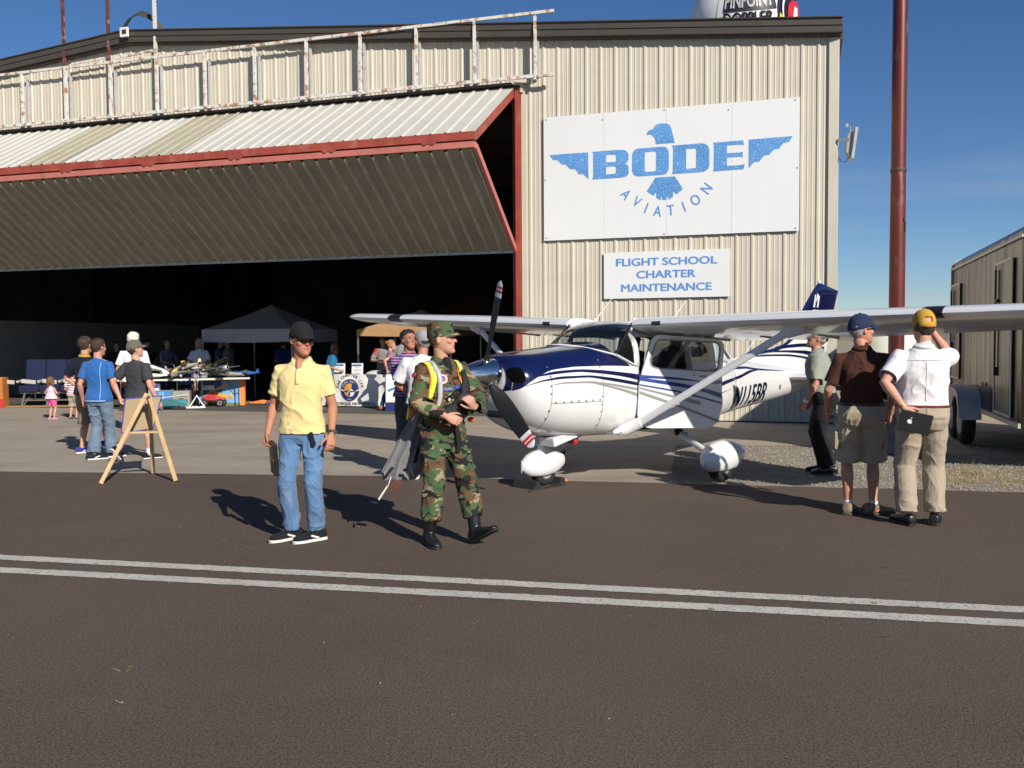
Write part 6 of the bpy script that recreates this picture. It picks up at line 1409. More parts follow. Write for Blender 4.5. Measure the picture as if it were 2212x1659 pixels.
P.pose(rf=(.10, .0), lf=(-.10, .0), rw=(-.06, .22, 1.10), lw=(.04, .24, 1.13), rp=(1, -.6, -.5), lp=(-1, -.6, -.5)); P.body((.36, .16, .10)); P.shirt(m_pur, hem=.92, slv=.85, e=.020, amp=.006, slw=1.15); P.collar(m_pur); P.pants(fabric('grey_wool', (.085, .08, .075)), amp=.006, baggy=1.1); P.shoe(m_lea, m_ksole); P.hair(m_hd, 'short', .012)
# ---- left group ----
P = Person('young man in bright blue T-shirt with pale seams and faded jeans walking away', (-5.74, 12.90), 8, 1.665, g=1.0, hy=-14, hp=2, vox=.0075)
m_bt = fabric('bright_blue_jersey', (.022, .115, .36), var=.12); m_seamw = fabric('pale_blue_thread', (.38, .55, .75)); m_den2 = fabric('faded_denim', (.13, .19, .27), var=.2); add_layer(m_den2, (.27, .33, .40), 5, .5, .7, .7, aniso=(1, 1, .5))
P.pose(rf=(.05, .22), lf=(-.09, -.03), rw=(.30, .05, .87), lw=(-.28, .03, .88), rfa=35, lfa=40, lkn=(-.1, 1, 0)); P.body((.52, .25, .18)); P.shirt(m_bt, hem=.86, slv=.72, e=.018, amp=.005); P.pants(m_den2, waist=.96, flare=1.25, amp=.013); P.shoe(fabric('navy_mesh', (.014, .018, .04)), m_ssole, st=.03, accent=m_ssole); P.hair(m_hb, 'short', .012)
P.on(P.sh, 'seam', [(.10 - .012 * math.sin(i / 12 * 3.1), -.1, 1.43 - i * .046) for i in range(13)], (0, 1, 0), .007, m_seamw, .002); P.on(P.sh, 'seam', [(.05 + .012 * i, -.05, 1.6, (0, .25, -1)) for i in range(9)], (0, 1, 0), .007, m_seamw, .002)
P.on(P.sh, 'hem_band', [(.16 - i * .016, -.1, .872) for i in range(21)], (0, 1, 0), .014, m_seamw, .002)
P = Person('boy in dark navy shirt, brown shorts and blue running shoes walking away', (-6.26, 13.65), 20, 1.70, g=.98, hy=8, hp=0, vox=.0075)
P.pose(rf=(.06, .32), lf=(-.10, -.02), rl=.06, rpt=-14, rw=(.27, .10, .88), lw=(-.20, .08, .98), lp=(-1, -.5, 0), rfa=20, lfa=30); P.body((.52, .27, .18)); m_nv = fabric('dark_navy_knit', (.010, .012, .028)); P.shirt(m_nv, hem=.90, slv=.8, e=.020, slw=1.1); P.pants(fabric('brown_shorts', (.19, .155, .115)), length=.62, flare=1.25, baggy=1.1, name='shorts'); P.shoe(fabric('royal_blue_mesh', (.04, .035, .26)), m_ssole, st=.03, accent=m_ssole); P.hair(m_hb, 'short', .014); P.collar(mat('yellow_trim', (.45, .28, .04), .7))
P = Person('boy in a charcoal T-shirt and olive cap walking away behind the easel', (-5.19, 12.85), 18, 1.635, g=.90, hy=-30, hp=-10, vox=.0075)
P.pose(rf=(.05, .16), lf=(-.10, -.32), ll=.10, lpt=-52, rfa=30, lfa=10, rw=(.30, .08, .88), lw=(-.23, -.10, .93), lp=(-1, -.5, 0)); P.body((.56, .31, .22)); P.shirt(fabric('charcoal_jersey', (.042, .043, .050)), hem=.86, slv=.72, e=.022, slw=1.15); P.pants(fabric('grey_shorts', (.26, .24, .20)), length=.58, flare=1.3, baggy=1.05, name='shorts'); P.shoe(m_kbr, m_ssole, sock=(m_ssole, .2)); P.hair(m_hb, 'cap', .010); P.cap(fabric('olive_cap', (.12, .115, .085)), hgt=.012)
P = Person('white-haired man in white T-shirt with his back to us near the tables', (-6.87, 16.9), 4, 1.80, g=1.08, hy=-4, hp=0, vox=.009)
P.pose(rw=(.30, .06, .90), lw=(-.28, .06, .90)); P.body((.50, .24, .17)); P.shirt(m_wt, hem=.9, slv=.75, e=.022, slw=1.2); P.pants(fabric('dark_trousers', (.04, .04, .045))); P.shoe(m_lea, m_ksole); P.hair(m_hw, 'short', .016)
P = Person('toddler girl with loose brown hair in a pale pink top and bright pink shorts', (-9.98, 20.10), 22, .84, g=1.12, hy=4, hp=-4, vox=.012, child=1.62, female=True)
P.pose(rf=(.13, 0), lf=(-.13, 0), rw=(.24, .16, 1.10), lw=(-.25, .18, 1.08), rp=(1, -.5, -.5), lp=(-1, -.5, -.5)); P.body((.55, .31, .22)); P.shirt(fabric('pale_pink_cotton', (.72, .50, .58)), hem=.93, slv=.0, e=.03, flare=.10, name='top'); P.pants(fabric('hot_pink_cotton', (.80, .10, .30)), waist=.99, length=.38, flare=1.25, baggy=1.2, name='shorts'); P.shoe(mat('pink_shoe', (.55, .25, .30), .5), m_ssole, .25, .10, .06); P.hair(m_hlb, 'long', .02); P.longhair(m_hlb, .21)
P = Person('small boy in red, white and grey striped shirt and khaki shorts', (-9.56, 20.2), 10, 1.02, g=1.10, hy=4, hp=-6, vox=.011, child=1.45)
P.pose(rf=(.12, 0), lf=(-.12, 0), rw=(.22, .14, .95), lw=(-.24, .14, .98)); P.body((.52, .28, .2)); P.shirt(striped('red_white_grey_stripes', [(0, (.72, .70, .70)), (.30, (.42, .02, .05)), (.5, (.72, .70, .70)), (.8, (.20, .21, .25))], .098), hem=.86, slv=.75, e=.03, slw=1.3); P.pants(m_kh, waist=.95, length=.60, flare=1.25, baggy=1.25, name='shorts'); P.shoe(m_sb, m_ksole, .26, .10, .05, name='sandal'); P.hair(m_hlb, 'short', .016)
# ---- by the banner table ----
P = Person('young woman with blonde hair in mauve T-shirt and jeans at the banner table', (-2.84, 22.1), 66, 1.66, g=.90, hy=-8, hp=4, lean=-4, vox=.009, female=True)
P.pose(rf=(.08, .02), lf=(-.08, -.28), rw=(.20, -.20, 1.02), lw=(-.14, .14, 1.20), rp=(.6, -1, 0), lp=(-.5, -.4, -1), lpt=0); P.body((.56, .30, .21)); P.shirt(fabric('mauve_jersey', (.30, .15, .21)), hem=.92, slv=.6, e=.010, slw=.95); P.pants(fabric('dark_denim', (.018, .045, .11)), waist=.98, baggy=.92, flare=.85); P.shoe(mat('tan_suede', (.22, .10, .055), .8), m_ksole, .27); P.hair(m_hbl, 'long', .012); 
bm = B(); ellipsoid(bm, P.H((0, -.115, .17)), (.035, .035, .035)); P.put('hair_bun', bm, m_hbl, None, 180)
P = Person('teenage boy in sunglasses and grey shirt with a red sleeve reading a magazine', (-3.36, 24.3), 172, 1.78, g=.93, hy=10, hp=-26, vox=.009)
P.pose(rw=(.10, .24, 1.13), lw=(-.02, .26, 1.12), rp=(1, -.6, -.4), lp=(-1, -.6, -.4)); P.body((.54, .30, .21)); P.shirt(fabric('grey_marl', (.20, .19, .185)), hem=.9, slv=.85, e=.016); P.pants(fabric('dark_denim', (.018, .045, .11))); P.shoe(m_kbr, m_ssole); P.hair(m_hb, 'fringe', .014); P.glasses()
J = P.J; bm = B(); cap_limb(bm, [J['rs'], J['rs'].lerp(J['re'], .45)], [.070, .066], 14); P.put('red_sleeve', bm, mat('red_knit', (.45, .015, .02), .8), None, 180)
mg = thing('magazine', 'open white magazine in the hands of the teenage boy in sunglasses', 'magazine', (-3.42, 23.98, 1.13), R(10))
bm = B(); box(bm, (-.12, 0, .02), (.22, .28, .008), Matrix.Rotation(.25, 3, 'Y')); box(bm, (.09, 0, .0), (.22, .28, .008), Matrix.Rotation(-.1, 3, 'Y')); obj('page', bm, m_ssole, mg)
P = Person('man in pale cap and grey T-shirt behind the man in purple stripes', (-2.62, 22.5), 6, 1.86, g=1.0, hy=-10, hp=6, vox=.009)
P.pose(rw=(.15, .25, 1.1), lw=(-.15, .25, 1.1)); P.body((.50, .25, .17)); P.shirt(fabric('pale_grey_jersey', (.24, .26, .255)), hem=.9, slv=.8, e=.018); P.pants(fabric('dark_trousers', (.04, .04, .045))); P.shoe(m_lea, m_ksole); P.hair(m_hg, 'cap', .008); P.cap(fabric('stone_cap', (.36, .36, .30)), back=False)
P = Person('woman in a teal blue top with her brown hair tied back beyond the yellow polo', (-4.62, 23.5), 75, 1.62, g=1.0, hy=70, lean=14, hp=-10, vox=.010, female=True)
P.pose(rw=(.12, .28, 1.0), lw=(-.12, .28, 1.0)); P.body((.50, .25, .17)); P.shirt(fabric('teal_blue_cotton', (.01, .16, .34)), hem=.9, slv=.9, e=.02); P.pants(fabric('dark_trousers', (.04, .04, .045))); P.shoe(m_lea, m_ksole); P.hair(m_hlb, 'long', .012); P.longhair(m_hlb, .2)
# ---- in the shade of the hangar ----
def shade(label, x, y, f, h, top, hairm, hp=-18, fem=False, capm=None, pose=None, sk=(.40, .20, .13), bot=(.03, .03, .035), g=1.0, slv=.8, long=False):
    P = Person(label, (x, y), f, h, g=g, hp=hp, vox=.012, female=fem, lean=6, group=None)
    P.pose(rw=(.14, .30, 1.05), lw=(-.12, .30, 1.05), rp=(1, -.6, -.4), lp=(-1, -.6, -.4), **(pose or {})); P.body(sk, eyes=False); P.shirt(top, hem=.9, slv=slv, e=.02); P.pants(fabric('shade_%02d' % int(bot[0] * 100), bot), length=1.0 if bot[0] < .3 else .45, name='trousers' if bot[0] < .3 else 'shorts'); P.shoe(m_lea, m_ksole)
    P.hair(hairm, 'long' if long else ('cap' if capm else 'short'), .014)
    if capm: P.cap(capm)
    if long: P.longhair(hairm, .34)
    return P
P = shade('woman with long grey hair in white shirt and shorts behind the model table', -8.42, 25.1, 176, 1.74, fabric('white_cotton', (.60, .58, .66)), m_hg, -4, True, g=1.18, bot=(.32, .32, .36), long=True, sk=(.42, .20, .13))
plaid = striped('blue_plaid', [(0, (.10, .13, .17)), (.5, (.20, .24, .28)), (.6, (.07, .10, .14))], .06)
shade('man in a blue plaid shirt leaning over the far end of the model table', -10.1, 27.2, 120, 1.74, plaid, m_hd)
shade('man in black with a dark cap in the shade beside the plaid shirt', -11.0, 28.0, 130, 1.74, fabric('black_cotton', (.015, .015, .017)), m_hd, capm=m_kbr)
shade('man in a dull blue shirt talking in the shade beside the long-haired woman', -8.75, 27.8, 100, 1.76, fabric('slate_blue', (.06, .08, .17)), m_hd, -8)
shade('bearded man in a grey shirt leaning towards the man in dull blue', -8.35, 27.5, -120, 1.78, fabric('grey_cotton', (.13, .13, .14)), m_hb, -14, g=1.12)
shade('man in a dark blue shirt standing under the grey canopy', -6.55, 26.6, 10, 1.74, fabric('deep_blue', (.008, .02, .12)), m_hd, -10)
shade('person in dark clothes partly hidden behind the white-haired man', -11.9, 28.0, 150, 1.66, fabric('black_cotton', (.015, .015, .017)), m_hd)
# ---------------- easel ----------------
m_pine = mat('pine', (.55, .38, .19), .6, var=.15, vs_=3, aniso=(8, 8, .7), bump=.15, bs=60); add_layer(m_pine, (.28, .15, .06), 5, .70, .76, .8)
m_kraft = mat('brown_backing_board', (.34, .25, .15), .8, var=.05)
ez = thing('easel', 'pine A-frame easel holding a board that faces the hangar, at the taxiway edge', 'easel', (0, 0, 0))
fa, fb, fc = gnd(218, 1047), gnd(380, 1041), gnd(331, 1024); apx = atY(318, 850, 10.95); z_ = V((0, 0, .012))
def leg(p, q, w=.045, h_=.022, name='leg'):
    bm = B(); beam(bm, p, q, w, h_, up=V((0, 1, 0)), bev=.003); obj(name, bm, m_pine, ez)
leg(fa + z_, apx + V((0, -.01, 0))); leg(fb + z_, apx + V((.02, -.01, 0))); leg(fc + z_, apx + V((.0, .06, -.02)), name='back_leg')
a, b = atY(301, 934, 10.85), atY(342, 931, 10.85)
s0 = fa.lerp(apx, .56); s1 = fb.lerp(apx, .56); bm = B(); beam(bm, s0 + V((-.02, .03, 0)), s1 + V((.02, .03, 0)), .04, .022, bev=.002); obj('cross_bar', bm, m_pine, ez)
bm = B(); beam(bm, s0 + V((.05, .07, .0)), s1 + V((-.05, .10, 0)), .09, .018, bev=.002); obj('ledge', bm, m_pine, ez)
bm = B(); box(bm, apx + V((.01, 0, -.05)), (.07, .06, .05), None, .004); tube(bm, [apx + V((-.03, -.035, -.05)), apx + V((.05, -.035, -.05))], .006, 8); obj('hinge', bm, m_chrome, ez)
pbd = thing('board', 'brown-backed poster board with a blue edge resting on the easel', 'board', (0, 0, 0))
c = [atY(262, 936, 11.0), atY(331, 925, 11.22), atY(349, 855, 11.32), atY(271, 862, 11.08)]
bm = B(); n_ = (c[1] - c[0]).cross(c[3] - c[0]).normalized() * .004; a_ = [bm.verts.new(p - n_) for p in c]; b_ = [bm.verts.new(p + n_) for p in c]; face(bm, a_); face(bm, list(reversed(b_)))
for i in range(4): face(bm, (a_[i], b_[i], b_[(i + 1) % 4], a_[(i + 1) % 4]))
fixn(bm); obj('backing', bm, m_kraft, pbd)
bm = B(); 
for i in range(4): beam(bm, c[i], c[(i + 1) % 4], .012, .014, up=V((0, 1, 0)))
obj('blue_edge', bm, mat('blue_edging', (.05, .05, .28), .5), pbd)
# ---------------- folding tables and what lies on them ----------------
m_plast = mat('white_plastic', (.58, .59, .53), .5, var=.04); m_gmet = mat('grey_leg_metal', (.07, .07, .075), .4, metal=.5)
def table(name, label, p0, p1, depth, z=.74, top=m_plast, legs=True, group=None, th=.045):
    p0, p1 = V(p0), V(p1); d = (p1 - p0).normalized(); n = V((-d.y, d.x, 0)); L_ = (p1 - p0).length; rz = math.atan2(d.y, d.x)
    t = thing(name, label, 'table', (p0 + p1) / 2 + n * depth / 2, rz, group); bm = B(); box(bm, (0, 0, z - th / 2), (L_, depth, th), None, .012); obj('tabletop', bm, top, t, 50)
    if legs:
        for sx in (-1, 1):
            x = sx * (L_ / 2 - .28)
            bm = B(); tube(bm, [(x, -depth / 2 + .08, z - th), (x, -depth / 2 + .06, .02), (x + .03, -depth / 2 + .04, .012)], .015, 8); obj('leg', bm, m_gmet, t); bm = B(); tube(bm, [(x, depth / 2 - .08, z - th), (x, depth / 2 - .06, .012)], .015, 8); obj('leg', bm, m_gmet, t)
            bm = B(); tube(bm, [(x, -depth / 2 + .06, .32), (x, depth / 2 - .06, .32)], .012, 8); tube(bm, [(x, 0, .32), (x * .45, 0, z - th)], .010, 8); obj('brace', bm, m_gmet, t)
    return t
g_t = 'folding tables in the hangar doorway'
tA = [V((-9.35, 22.75, 0)), V((-8.04, 23.35, 0)), V((-6.72, 24.35, 0))]
table('folding_table', 'near white folding table heaped with model airplanes, behind the boy in charcoal', (-9.95, 22.85, 0), (-8.12, 23.30, 0), .76, group=g_t); table('folding_table', 'second white folding table heaped with models, above the box with a yellow airplane', (-8.06, 23.33, 0), (-6.80, 24.10, 0), .76, group=g_t)
rg = random.Random(11)
m_mod = [mat('model_grey', (.22, .22, .20), .45), mat('model_white', (.72, .72, .70), .35), mat('model_yellow', (.62, .36, .04), .4), mat('model_green', (.06, .10, .05), .5), mat('model_red', (.45, .03, .03), .4), mat('model_blue', (.03, .10, .40), .4), mat('model_silver', (.5, .5, .52), .25, metal=.7), mat('model_black', (.02, .02, .02), .4)]
def model_plane(label, c, rz, L_=.8, span=1.0, bm_=0, wm=0, tm=2, up=0.0, group='model airplanes on the folding tables', wh=1, pitch=0, cat='model airplane'):
    t = thing('model_airplane', label, cat, c, rz, group); t.rotation_euler = (up, pitch, rz)
    bm = B(); tube(bm, [(-L_ * .5, 0, .08), (-L_ * .46, 0, .08), (-L_ * .3, 0, .09), (0, 0, .10), (L_ * .3, 0, .10), (L_ * .5, 0, .11)], [.022, .05, .062, .065, .035, .012], 12); fixn(bm); obj('fuselage', bm, m_mod[bm_], t, 60)
    def w(x0, ch, sp, z, dih=.06, th=.014):
        b = B(); R_ = []
        for y in (-sp / 2, 0, sp / 2): k = 1 - .3 * abs(y) / (sp / 2); R_.append([V((x0 + u * ch * k, y, z + v * th + abs(y) * dih)) for u, v in ((0, 0), (.15, .8), (.5, .9), (1, 0), (.5, -.5), (.15, -.6))])
        loft(b, R_); fixn(b); return b
    obj('wing', w(-L_ * .28, L_ * .26, span, .10), m_mod[wm], t, 40); obj('tailplane', w(L_ * .38, L_ * .12, span * .36, .11, 0, .008), m_mod[wm], t, 40)
    bm = B(); poly_prism(bm, [(L_ * .36, .11), (L_ * .42, .22), (L_ * .5, .23), (L_ * .5, .11)], lambda u, v, q: V((u, q - .003, v)), .006); fixn(bm); obj('fin', bm, m_mod[tm], t)
    bm = B(); ellipsoid(bm, (-.02, 0, .155), (.11, .035, .035)); obj('canopy', bm, m_mod[7], t, 180)
    bm = B(); box(bm, (-L_ * .51, 0, .08), (.012, .02, .24)); lathe(bm, [(.028, 0), (.02, .03), (.004, .05)], (-L_ * .5, 0, .08), Matrix.Rotation(R(-90), 3, 'Y'), 12); obj('propeller', bm, m_mod[7], t, 60)
    for y in (-.12, .12) if wh else ():
        bm = B(); tube(bm, [(-L_ * .2, y * .6, .08), (-L_ * .22, y, .03)], .006, 6); lathe(bm, [(.006, -.012), (.034, -.012), (.036, 0), (.034, .012), (.006, .012)], (-L_ * .22, y, .036), Matrix.Rotation(R(90), 3, 'X'), 14); obj('wheel', bm, m_mod[7 if wh == 1 else 1], t, 60)
    return t
Z = .745
MP = [('white and red model airplane at the left end of the heap', (-9.75, 23.15, Z), 2.2, .7, .9, 1, 1, 4), ('black model airplane with white wheels on the near table', (-9.45, 23.25, Z), .9, .6, .8, 7, 7, 1), ('yellow model biplane leaning at the back of the near table', (-9.35, 23.5, Z + .1), -.6, .6, .9, 2, 2, 2), ('olive green model airplane with a yellow tail on the near table', (-8.95, 23.3, Z + .02), .35, .95, 1.2, 3, 3, 2), ('long white glider body lying at the front of the near table', (-9.05, 23.12, Z), .2, .8, .6, 1, 1, 1),
      ('big grey twin-boom model airplane in the middle of the heap', (-8.35, 23.45, Z + .04), 1.4, .9, 1.5, 0, 0, 2), ('white model airplane with a blue nose facing the apron', (-8.0, 23.6, Z + .05), 1.9, .7, 1.0, 1, 0, 5), ('silver model airplane with a black wing at the centre of the heap', (-7.65, 23.85, Z + .06), 1.0, .8, 1.3, 6, 7, 6), ('pale grey model airplane with green tips towards the right of the heap', (-7.35, 24.1, Z), .2, .8, 1.0, 0, 0, 3), ('teal and blue model airplane at the right end of the heap', (-6.95, 24.35, Z), .7, .6, .8, 5, 5, 5), ('small red model airplane behind the grey twin-boom model', (-8.65, 23.75, Z + .05), 2.6, .6, .8, 4, 4, 1)]
MP += [('upturned white model airplane on top of the olive green one', (-9.0, 23.45, Z + .16), 2.9, .7, .9, 1, 0, 1), ('yellow-winged model airplane stacked on the grey twin-boom', (-8.25, 23.75, Z + .22), .4, .6, .9, 0, 2, 2), ('dark green model airplane on edge behind the silver one', (-7.75, 24.1, Z + .2), 1.5, .8, 1.0, 3, 3, 7), ('white model airplane nose down between the silver and grey ones', (-7.45, 23.95, Z + .12), 2.2, .7, .8, 1, 6, 4)]
for i, (lb, c, rz, L_, sp, a, b, d) in enumerate(MP): model_plane(lb, c, rz, L_ * 1.1, sp, a, b, d, up=rg.uniform(-.15, .15) * (3 if i > 10 else 1), pitch=rg.uniform(-.12, .1) * (3 if i > 10 else 1), wh=2 if i in (1, 5, 6) else 1)
def round_cowl(label, c):
    t = thing('engine_cowl', label, 'model part', c, .5); bm = B(); M = Matrix.Rotation(R(80), 3, 'X') @ Matrix.Rotation(.5, 3, 'Y'); lathe(bm, [(.075, 0), (.095, .03), (.10, .12), (.092, .12), (.088, .03), (.07, .01)], (0, 0, .12), M, 24); obj('cowl_ring', bm, m_mod[6], t, 60); bm = B(); lathe(bm, [(.06, .06), (.06, .08)], (0, 0, .12), M, 20); obj('mesh_disc', bm, m_mod[7], t)
round_cowl('polished silver engine cowl lying on top of the model heap', (-7.55, 24.0, Z + .09))
def crate(name, label, c, s, rz, m_, face_m=None, art=None, group=None, lid=None):
    t = thing(name, label, 'box', c, rz, group); bm = B(); box(bm, (0, 0, s[2] / 2), s, None, .004); obj('carton', bm, m_, t)
    bm = B(); box(bm, (0, 0, s[2] + .0015), (s[0] * .98, .05, .003)); obj('tape', bm, m_plast, t)
    if face_m:
        for (x0, x1, z0, z1, mm, lift) in face_m: bm = B(); box(bm, ((x0 + x1) / 2 * s[0], -s[1] / 2 - .0015 - lift, (z0 + z1) / 2 * s[2]), ((x1 - x0) * s[0], .003, (z1 - z0) * s[2])); obj('printed_panel', bm, mm, t)
    return t
m_cb = mat('carton_blue', (.06, .20, .42), .55); m_cw = mat('carton_white', (.60, .60, .62), .6); m_co = mat('carton_orange', (.72, .22, .03), .55); m_cdb = mat('carton_dark_blue', (.02, .05, .22), .55); m_cg = mat('carton_grey', (.30, .28, .25), .7); m_card = mat('cardboard', (.30, .19, .10), .85); m_sky = mat('carton_sky', (.15, .36, .62), .5)
G = 'boxes under the model tables'; m_co2 = mat('carton_rust_orange', (.42, .15, .03), .7)
gb = crate('carton', 'large sky blue carton with an orange end and a yellow airplane picture', (-7.62, 24.42, 0), (1.16, .22, .66), .16, m_co, [(-.5, .40, .02, .98, m_sky, 0), (-.5, .0, .45, .98, m_cdb, .002), (-.44, -.16, .62, .80, m_cw, .004), (-.5, .40, .02, .10, mat('grass_print', (.10, .16, .04), .6), .004)], group=G)
def art(par, m_, pts, y): bm = B(); poly_prism(bm, pts, lambda u, v, w_: V((u, y - w_, v)), .002); fixn(bm); obj('picture', bm, m_, par)
ay = -.122
art(gb, m_mod[2], [(-.44, .30), (.12, .58), (.18, .60), (.19, .55), (.10, .50), (-.40, .27)], ay); art(gb, m_mod[2], [(-.22, .34), (-.12, .36), (.10, .29), (.26, .20), (.27, .17), (.0, .20), (-.20, .29)], ay - .002); art(gb, m_mod[2], [(.16, .20), (.22, .34), (.26, .33), (.26, .19)], ay - .002); art(gb, m_mod[7], [(-.24, .24), (-.22, .42), (-.21, .42), (-.225, .24)], ay - .004)
crate('carton', 'white carton with a dark blue top band under the near table', (-9.05, 23.35, 0), (.36, .40, .62), .25, m_cw, [(-.5, .5, .84, 1.0, m_cdb, 0), (-.3, .0, .5, .6, m_cg, 0)], group=G)
crate('carton', 'small white and orange carton beside the white one', (-9.48, 23.3, 0), (.34, .30, .52), .25, m_cw, [(.0, .5, .0, .98, m_co, 0), (-.5, .0, .80, .98, m_cdb, 0)], group=G)
bc = crate('carton', 'blue carton printed with white upright letters under the near table', (-8.72, 23.12, 0), (.52, .36, .46), .2, m_cb, [(-.10, .14, .05, .95, m_sky, 0)], group=G)
me = text_me('NEXEN', .085, .002, .002); me.transform(Matrix.Rotation(R(-90), 4, 'Z')); warp(me, lambda c_: V((c_.x + .01, -.185, c_.y + .23))); link('lettering', me, m_cw, bc)
cg = crate('carton', 'grey carton with a dark helicopter picture right of the blue carton', (-8.28, 23.28, 0), (.40, .34, .44), .2, m_cg, None, group=G); art(cg, m_mod[7], [(-.12, .24), (.0, .27), (.10, .24), (.08, .18), (.0, .16), (-.05, .20)], -.172); art(cg, m_mod[7], [(-.15, .30), (.15, .30), (.15, .31), (-.15, .31)], -.172)
crate('carton', 'orange and red printed carton at the far left of the doorway', (-13.42, 24.0, 0), (.62, .35, .78), .1, m_co2, [(-.5, .5, .0, .30, m_mod[4], 0), (-.4, -.1, .4, .95, m_card, .002), (.1, .4, .45, .8, m_card, .002), (.1, .3, .08, .22, m_cw, .002)], group=G)
# remote control truck, ball, skateboard, pipe stand
rt = thing('toy_truck', 'red radio-controlled monster truck with big black tyres before the blue carton', 'toy truck', (-7.72, 23.98, 0), .1)
bm = B(); loft(bm, [[V((x, y, z0)), V((x, y, z1))] for x, y, z0, z1 in ()]) if False else None
R_ = [[V((x, -w, z0)), V((x, w, z0)), V((x, w * .8, z1)), V((x, -w * .8, z1))] for x, w, z0, z1 in ((-.30, .07, .17, .20), (-.22, .09, .16, .26), (-.10, .09, .16, .31), (.05, .09, .16, .30), (.14, .09, .16, .24), (.28, .08, .17, .22))]; loft(bm, R_); fixn(bm); obj('body_shell', bm, m_mod[4], rt)
for x in (-.2, .2):
    for y in (-.17, .17): wheel(V((x, y, .10)), .10, .10, rt)
bm = B(); box(bm, (0, 0, .13), (.4, .1, .04)); tube(bm, [(-.2, -.15, .1), (-.2, .15, .1)], .015, 6); tube(bm, [(.2, -.15, .1), (.2, .15, .1)], .015, 6); obj('chassis', bm, m_mod[7], rt)
t = thing('ball', 'small white ball on the ground in front of the blue carton', 'ball', (-9.02, 22.75, 0)); bm = B(); bmesh.ops.create_uvsphere(bm, u_segments=20, v_segments=12, radius=.07, matrix=Matrix.Translation((0, 0, .28))); obj('shell', bm, m_mod[1], t, 180); bm = B(); tube(bm, [(0, 0, 0), (0, 0, .22)], .012, 8); lathe(bm, [(.07, 0), (.06, .02)], (0, 0, 0), None, 12); obj('stand', bm, m_mod[7], t)
sk_ = thing('model_boat', 'low blue-green model boat hull on small wheels in front of the cartons', 'model boat', (-8.75, 22.62, 0), .22)
bm = B(); loft(bm, [[V((x, -w, .26)), V((x, -w * .4, .10)), V((x, w * .4, .10)), V((x, w, .26))] for x, w in ((-.75, .06), (-.55, .12), (0, .14), (.5, .11), (.8, .01))]); fixn(bm); obj('hull', bm, mat('teal_hull', (.05, .20, .22), .4), sk_)
bm = B(); tube(bm, [(-.75, -.13, .27), (0, -.15, .28), (.82, 0, .38)], .009, 6); obj('rail', bm, m_plast, sk_)
for x in (-.45, .2): wheel(V((x, -.1, .05)), .05, .04, sk_)
ps = thing('pipe_stand', 'white plastic pipe cradle lying on the floor before the boxes', 'stand', (-8.1, 23.0, 0), .3)
bm = B(); tube(bm, [(-.3, 0, .03), (.45, 0, .03)], .02, 8); tube(bm, [(.08, 0, .03), (.27, 0, .33), (.45, 0, .03)], .02, 8); tube(bm, [(-.3, .25, .03), (.45, .25, .03)], .02, 8); tube(bm, [(-.25, 0, .03), (-.12, 0, .16), (.0, 0, .03)], .018, 8); tube(bm, [(-.3, 0, .03), (-.3, .25, .03)], .02, 8); tube(bm, [(.45, 0, .03), (.45, .25, .03)], .02, 8); obj('pipe_frame', bm, m_mod[1], ps, 60)
bchair = thing('folding_chair', 'bright blue plastic chair with grey legs behind the near table', 'chair', (-8.45, 24.0, 0), .4)
bm = B(); box(bm, (0, 0, .45), (.44, .42, .03), None, .01); obj('seat', bm, m_mod[5], bchair); bm = B(); box(bm, (0, .21, .72), (.42, .03, .34), Matrix.Rotation(-.15, 3, 'X'), .01); obj('backrest', bm, m_mod[5], bchair)
for x in (-.19, .19):
    bm = B(); tube(bm, [(x, -.2, .45), (x, -.22, 0)], .012, 8); obj('leg', bm, m_chrome, bchair); bm = B(); tube(bm, [(x, .2, .66), (x, .18, .45), (x, .24, 0)], .012, 8); obj('leg', bm, m_chrome, bchair)
rd_ = thing('toy_racer', 'flat orange-red model racer on the floor to the right of the cartons', 'toy car', (-6.75, 24.7, 0), .1); bm = B(); loft(bm, [[V((x, -w, .03)), V((x, w, .03)), V((x, w * .7, h_)), V((x, -w * .7, h_))] for x, w, h_ in ((-.4, .04, .05), (-.1, .10, .08), (.1, .10, .12), (.35, .08, .08))]); fixn(bm); obj('body_shell', bm, MATS['safety_orange'], rd_)
for x in (-.28, .25):
    for y in (-.12, .12): wheel(V((x, y, .05)), .05, .05, rd_)
hm = thing('helmet', 'blue and white crash helmet on the floor beside the orange racer', 'helmet', (-6.0, 25.0, 0)); bm = B(); ellipsoid(bm, (0, 0, .14), (.14, .17, .15), None, 20, 14); obj('shell', bm, m_mod[5], hm, 180); bm = B(); ellipsoid(bm, (0, -.05, .15), (.13, .13, .07), None, 16, 10); obj('visor', bm, m_mod[1], hm, 180)
tb_ = thing('toolbox', 'red metal toolbox in the shade beside the long-haired woman', 'toolbox', (-9.35, 26.3, .74), .2); bm = B(); box(bm, (0, 0, .1), (.55, .24, .2), None, .01); obj('case', bm, m_mod[4], tb_); bm = B(); tube(bm, [(-.1, 0, .2), (-.1, 0, .25), (.1, 0, .25), (.1, 0, .2)], .01, 6); obj('handle', bm, m_mod[7], tb_)
table('work_table', 'dark work table in the shade behind the model tables', (-10.6, 26.1, 0), (-8.4, 26.4, 0), .7, top=m_gmet)
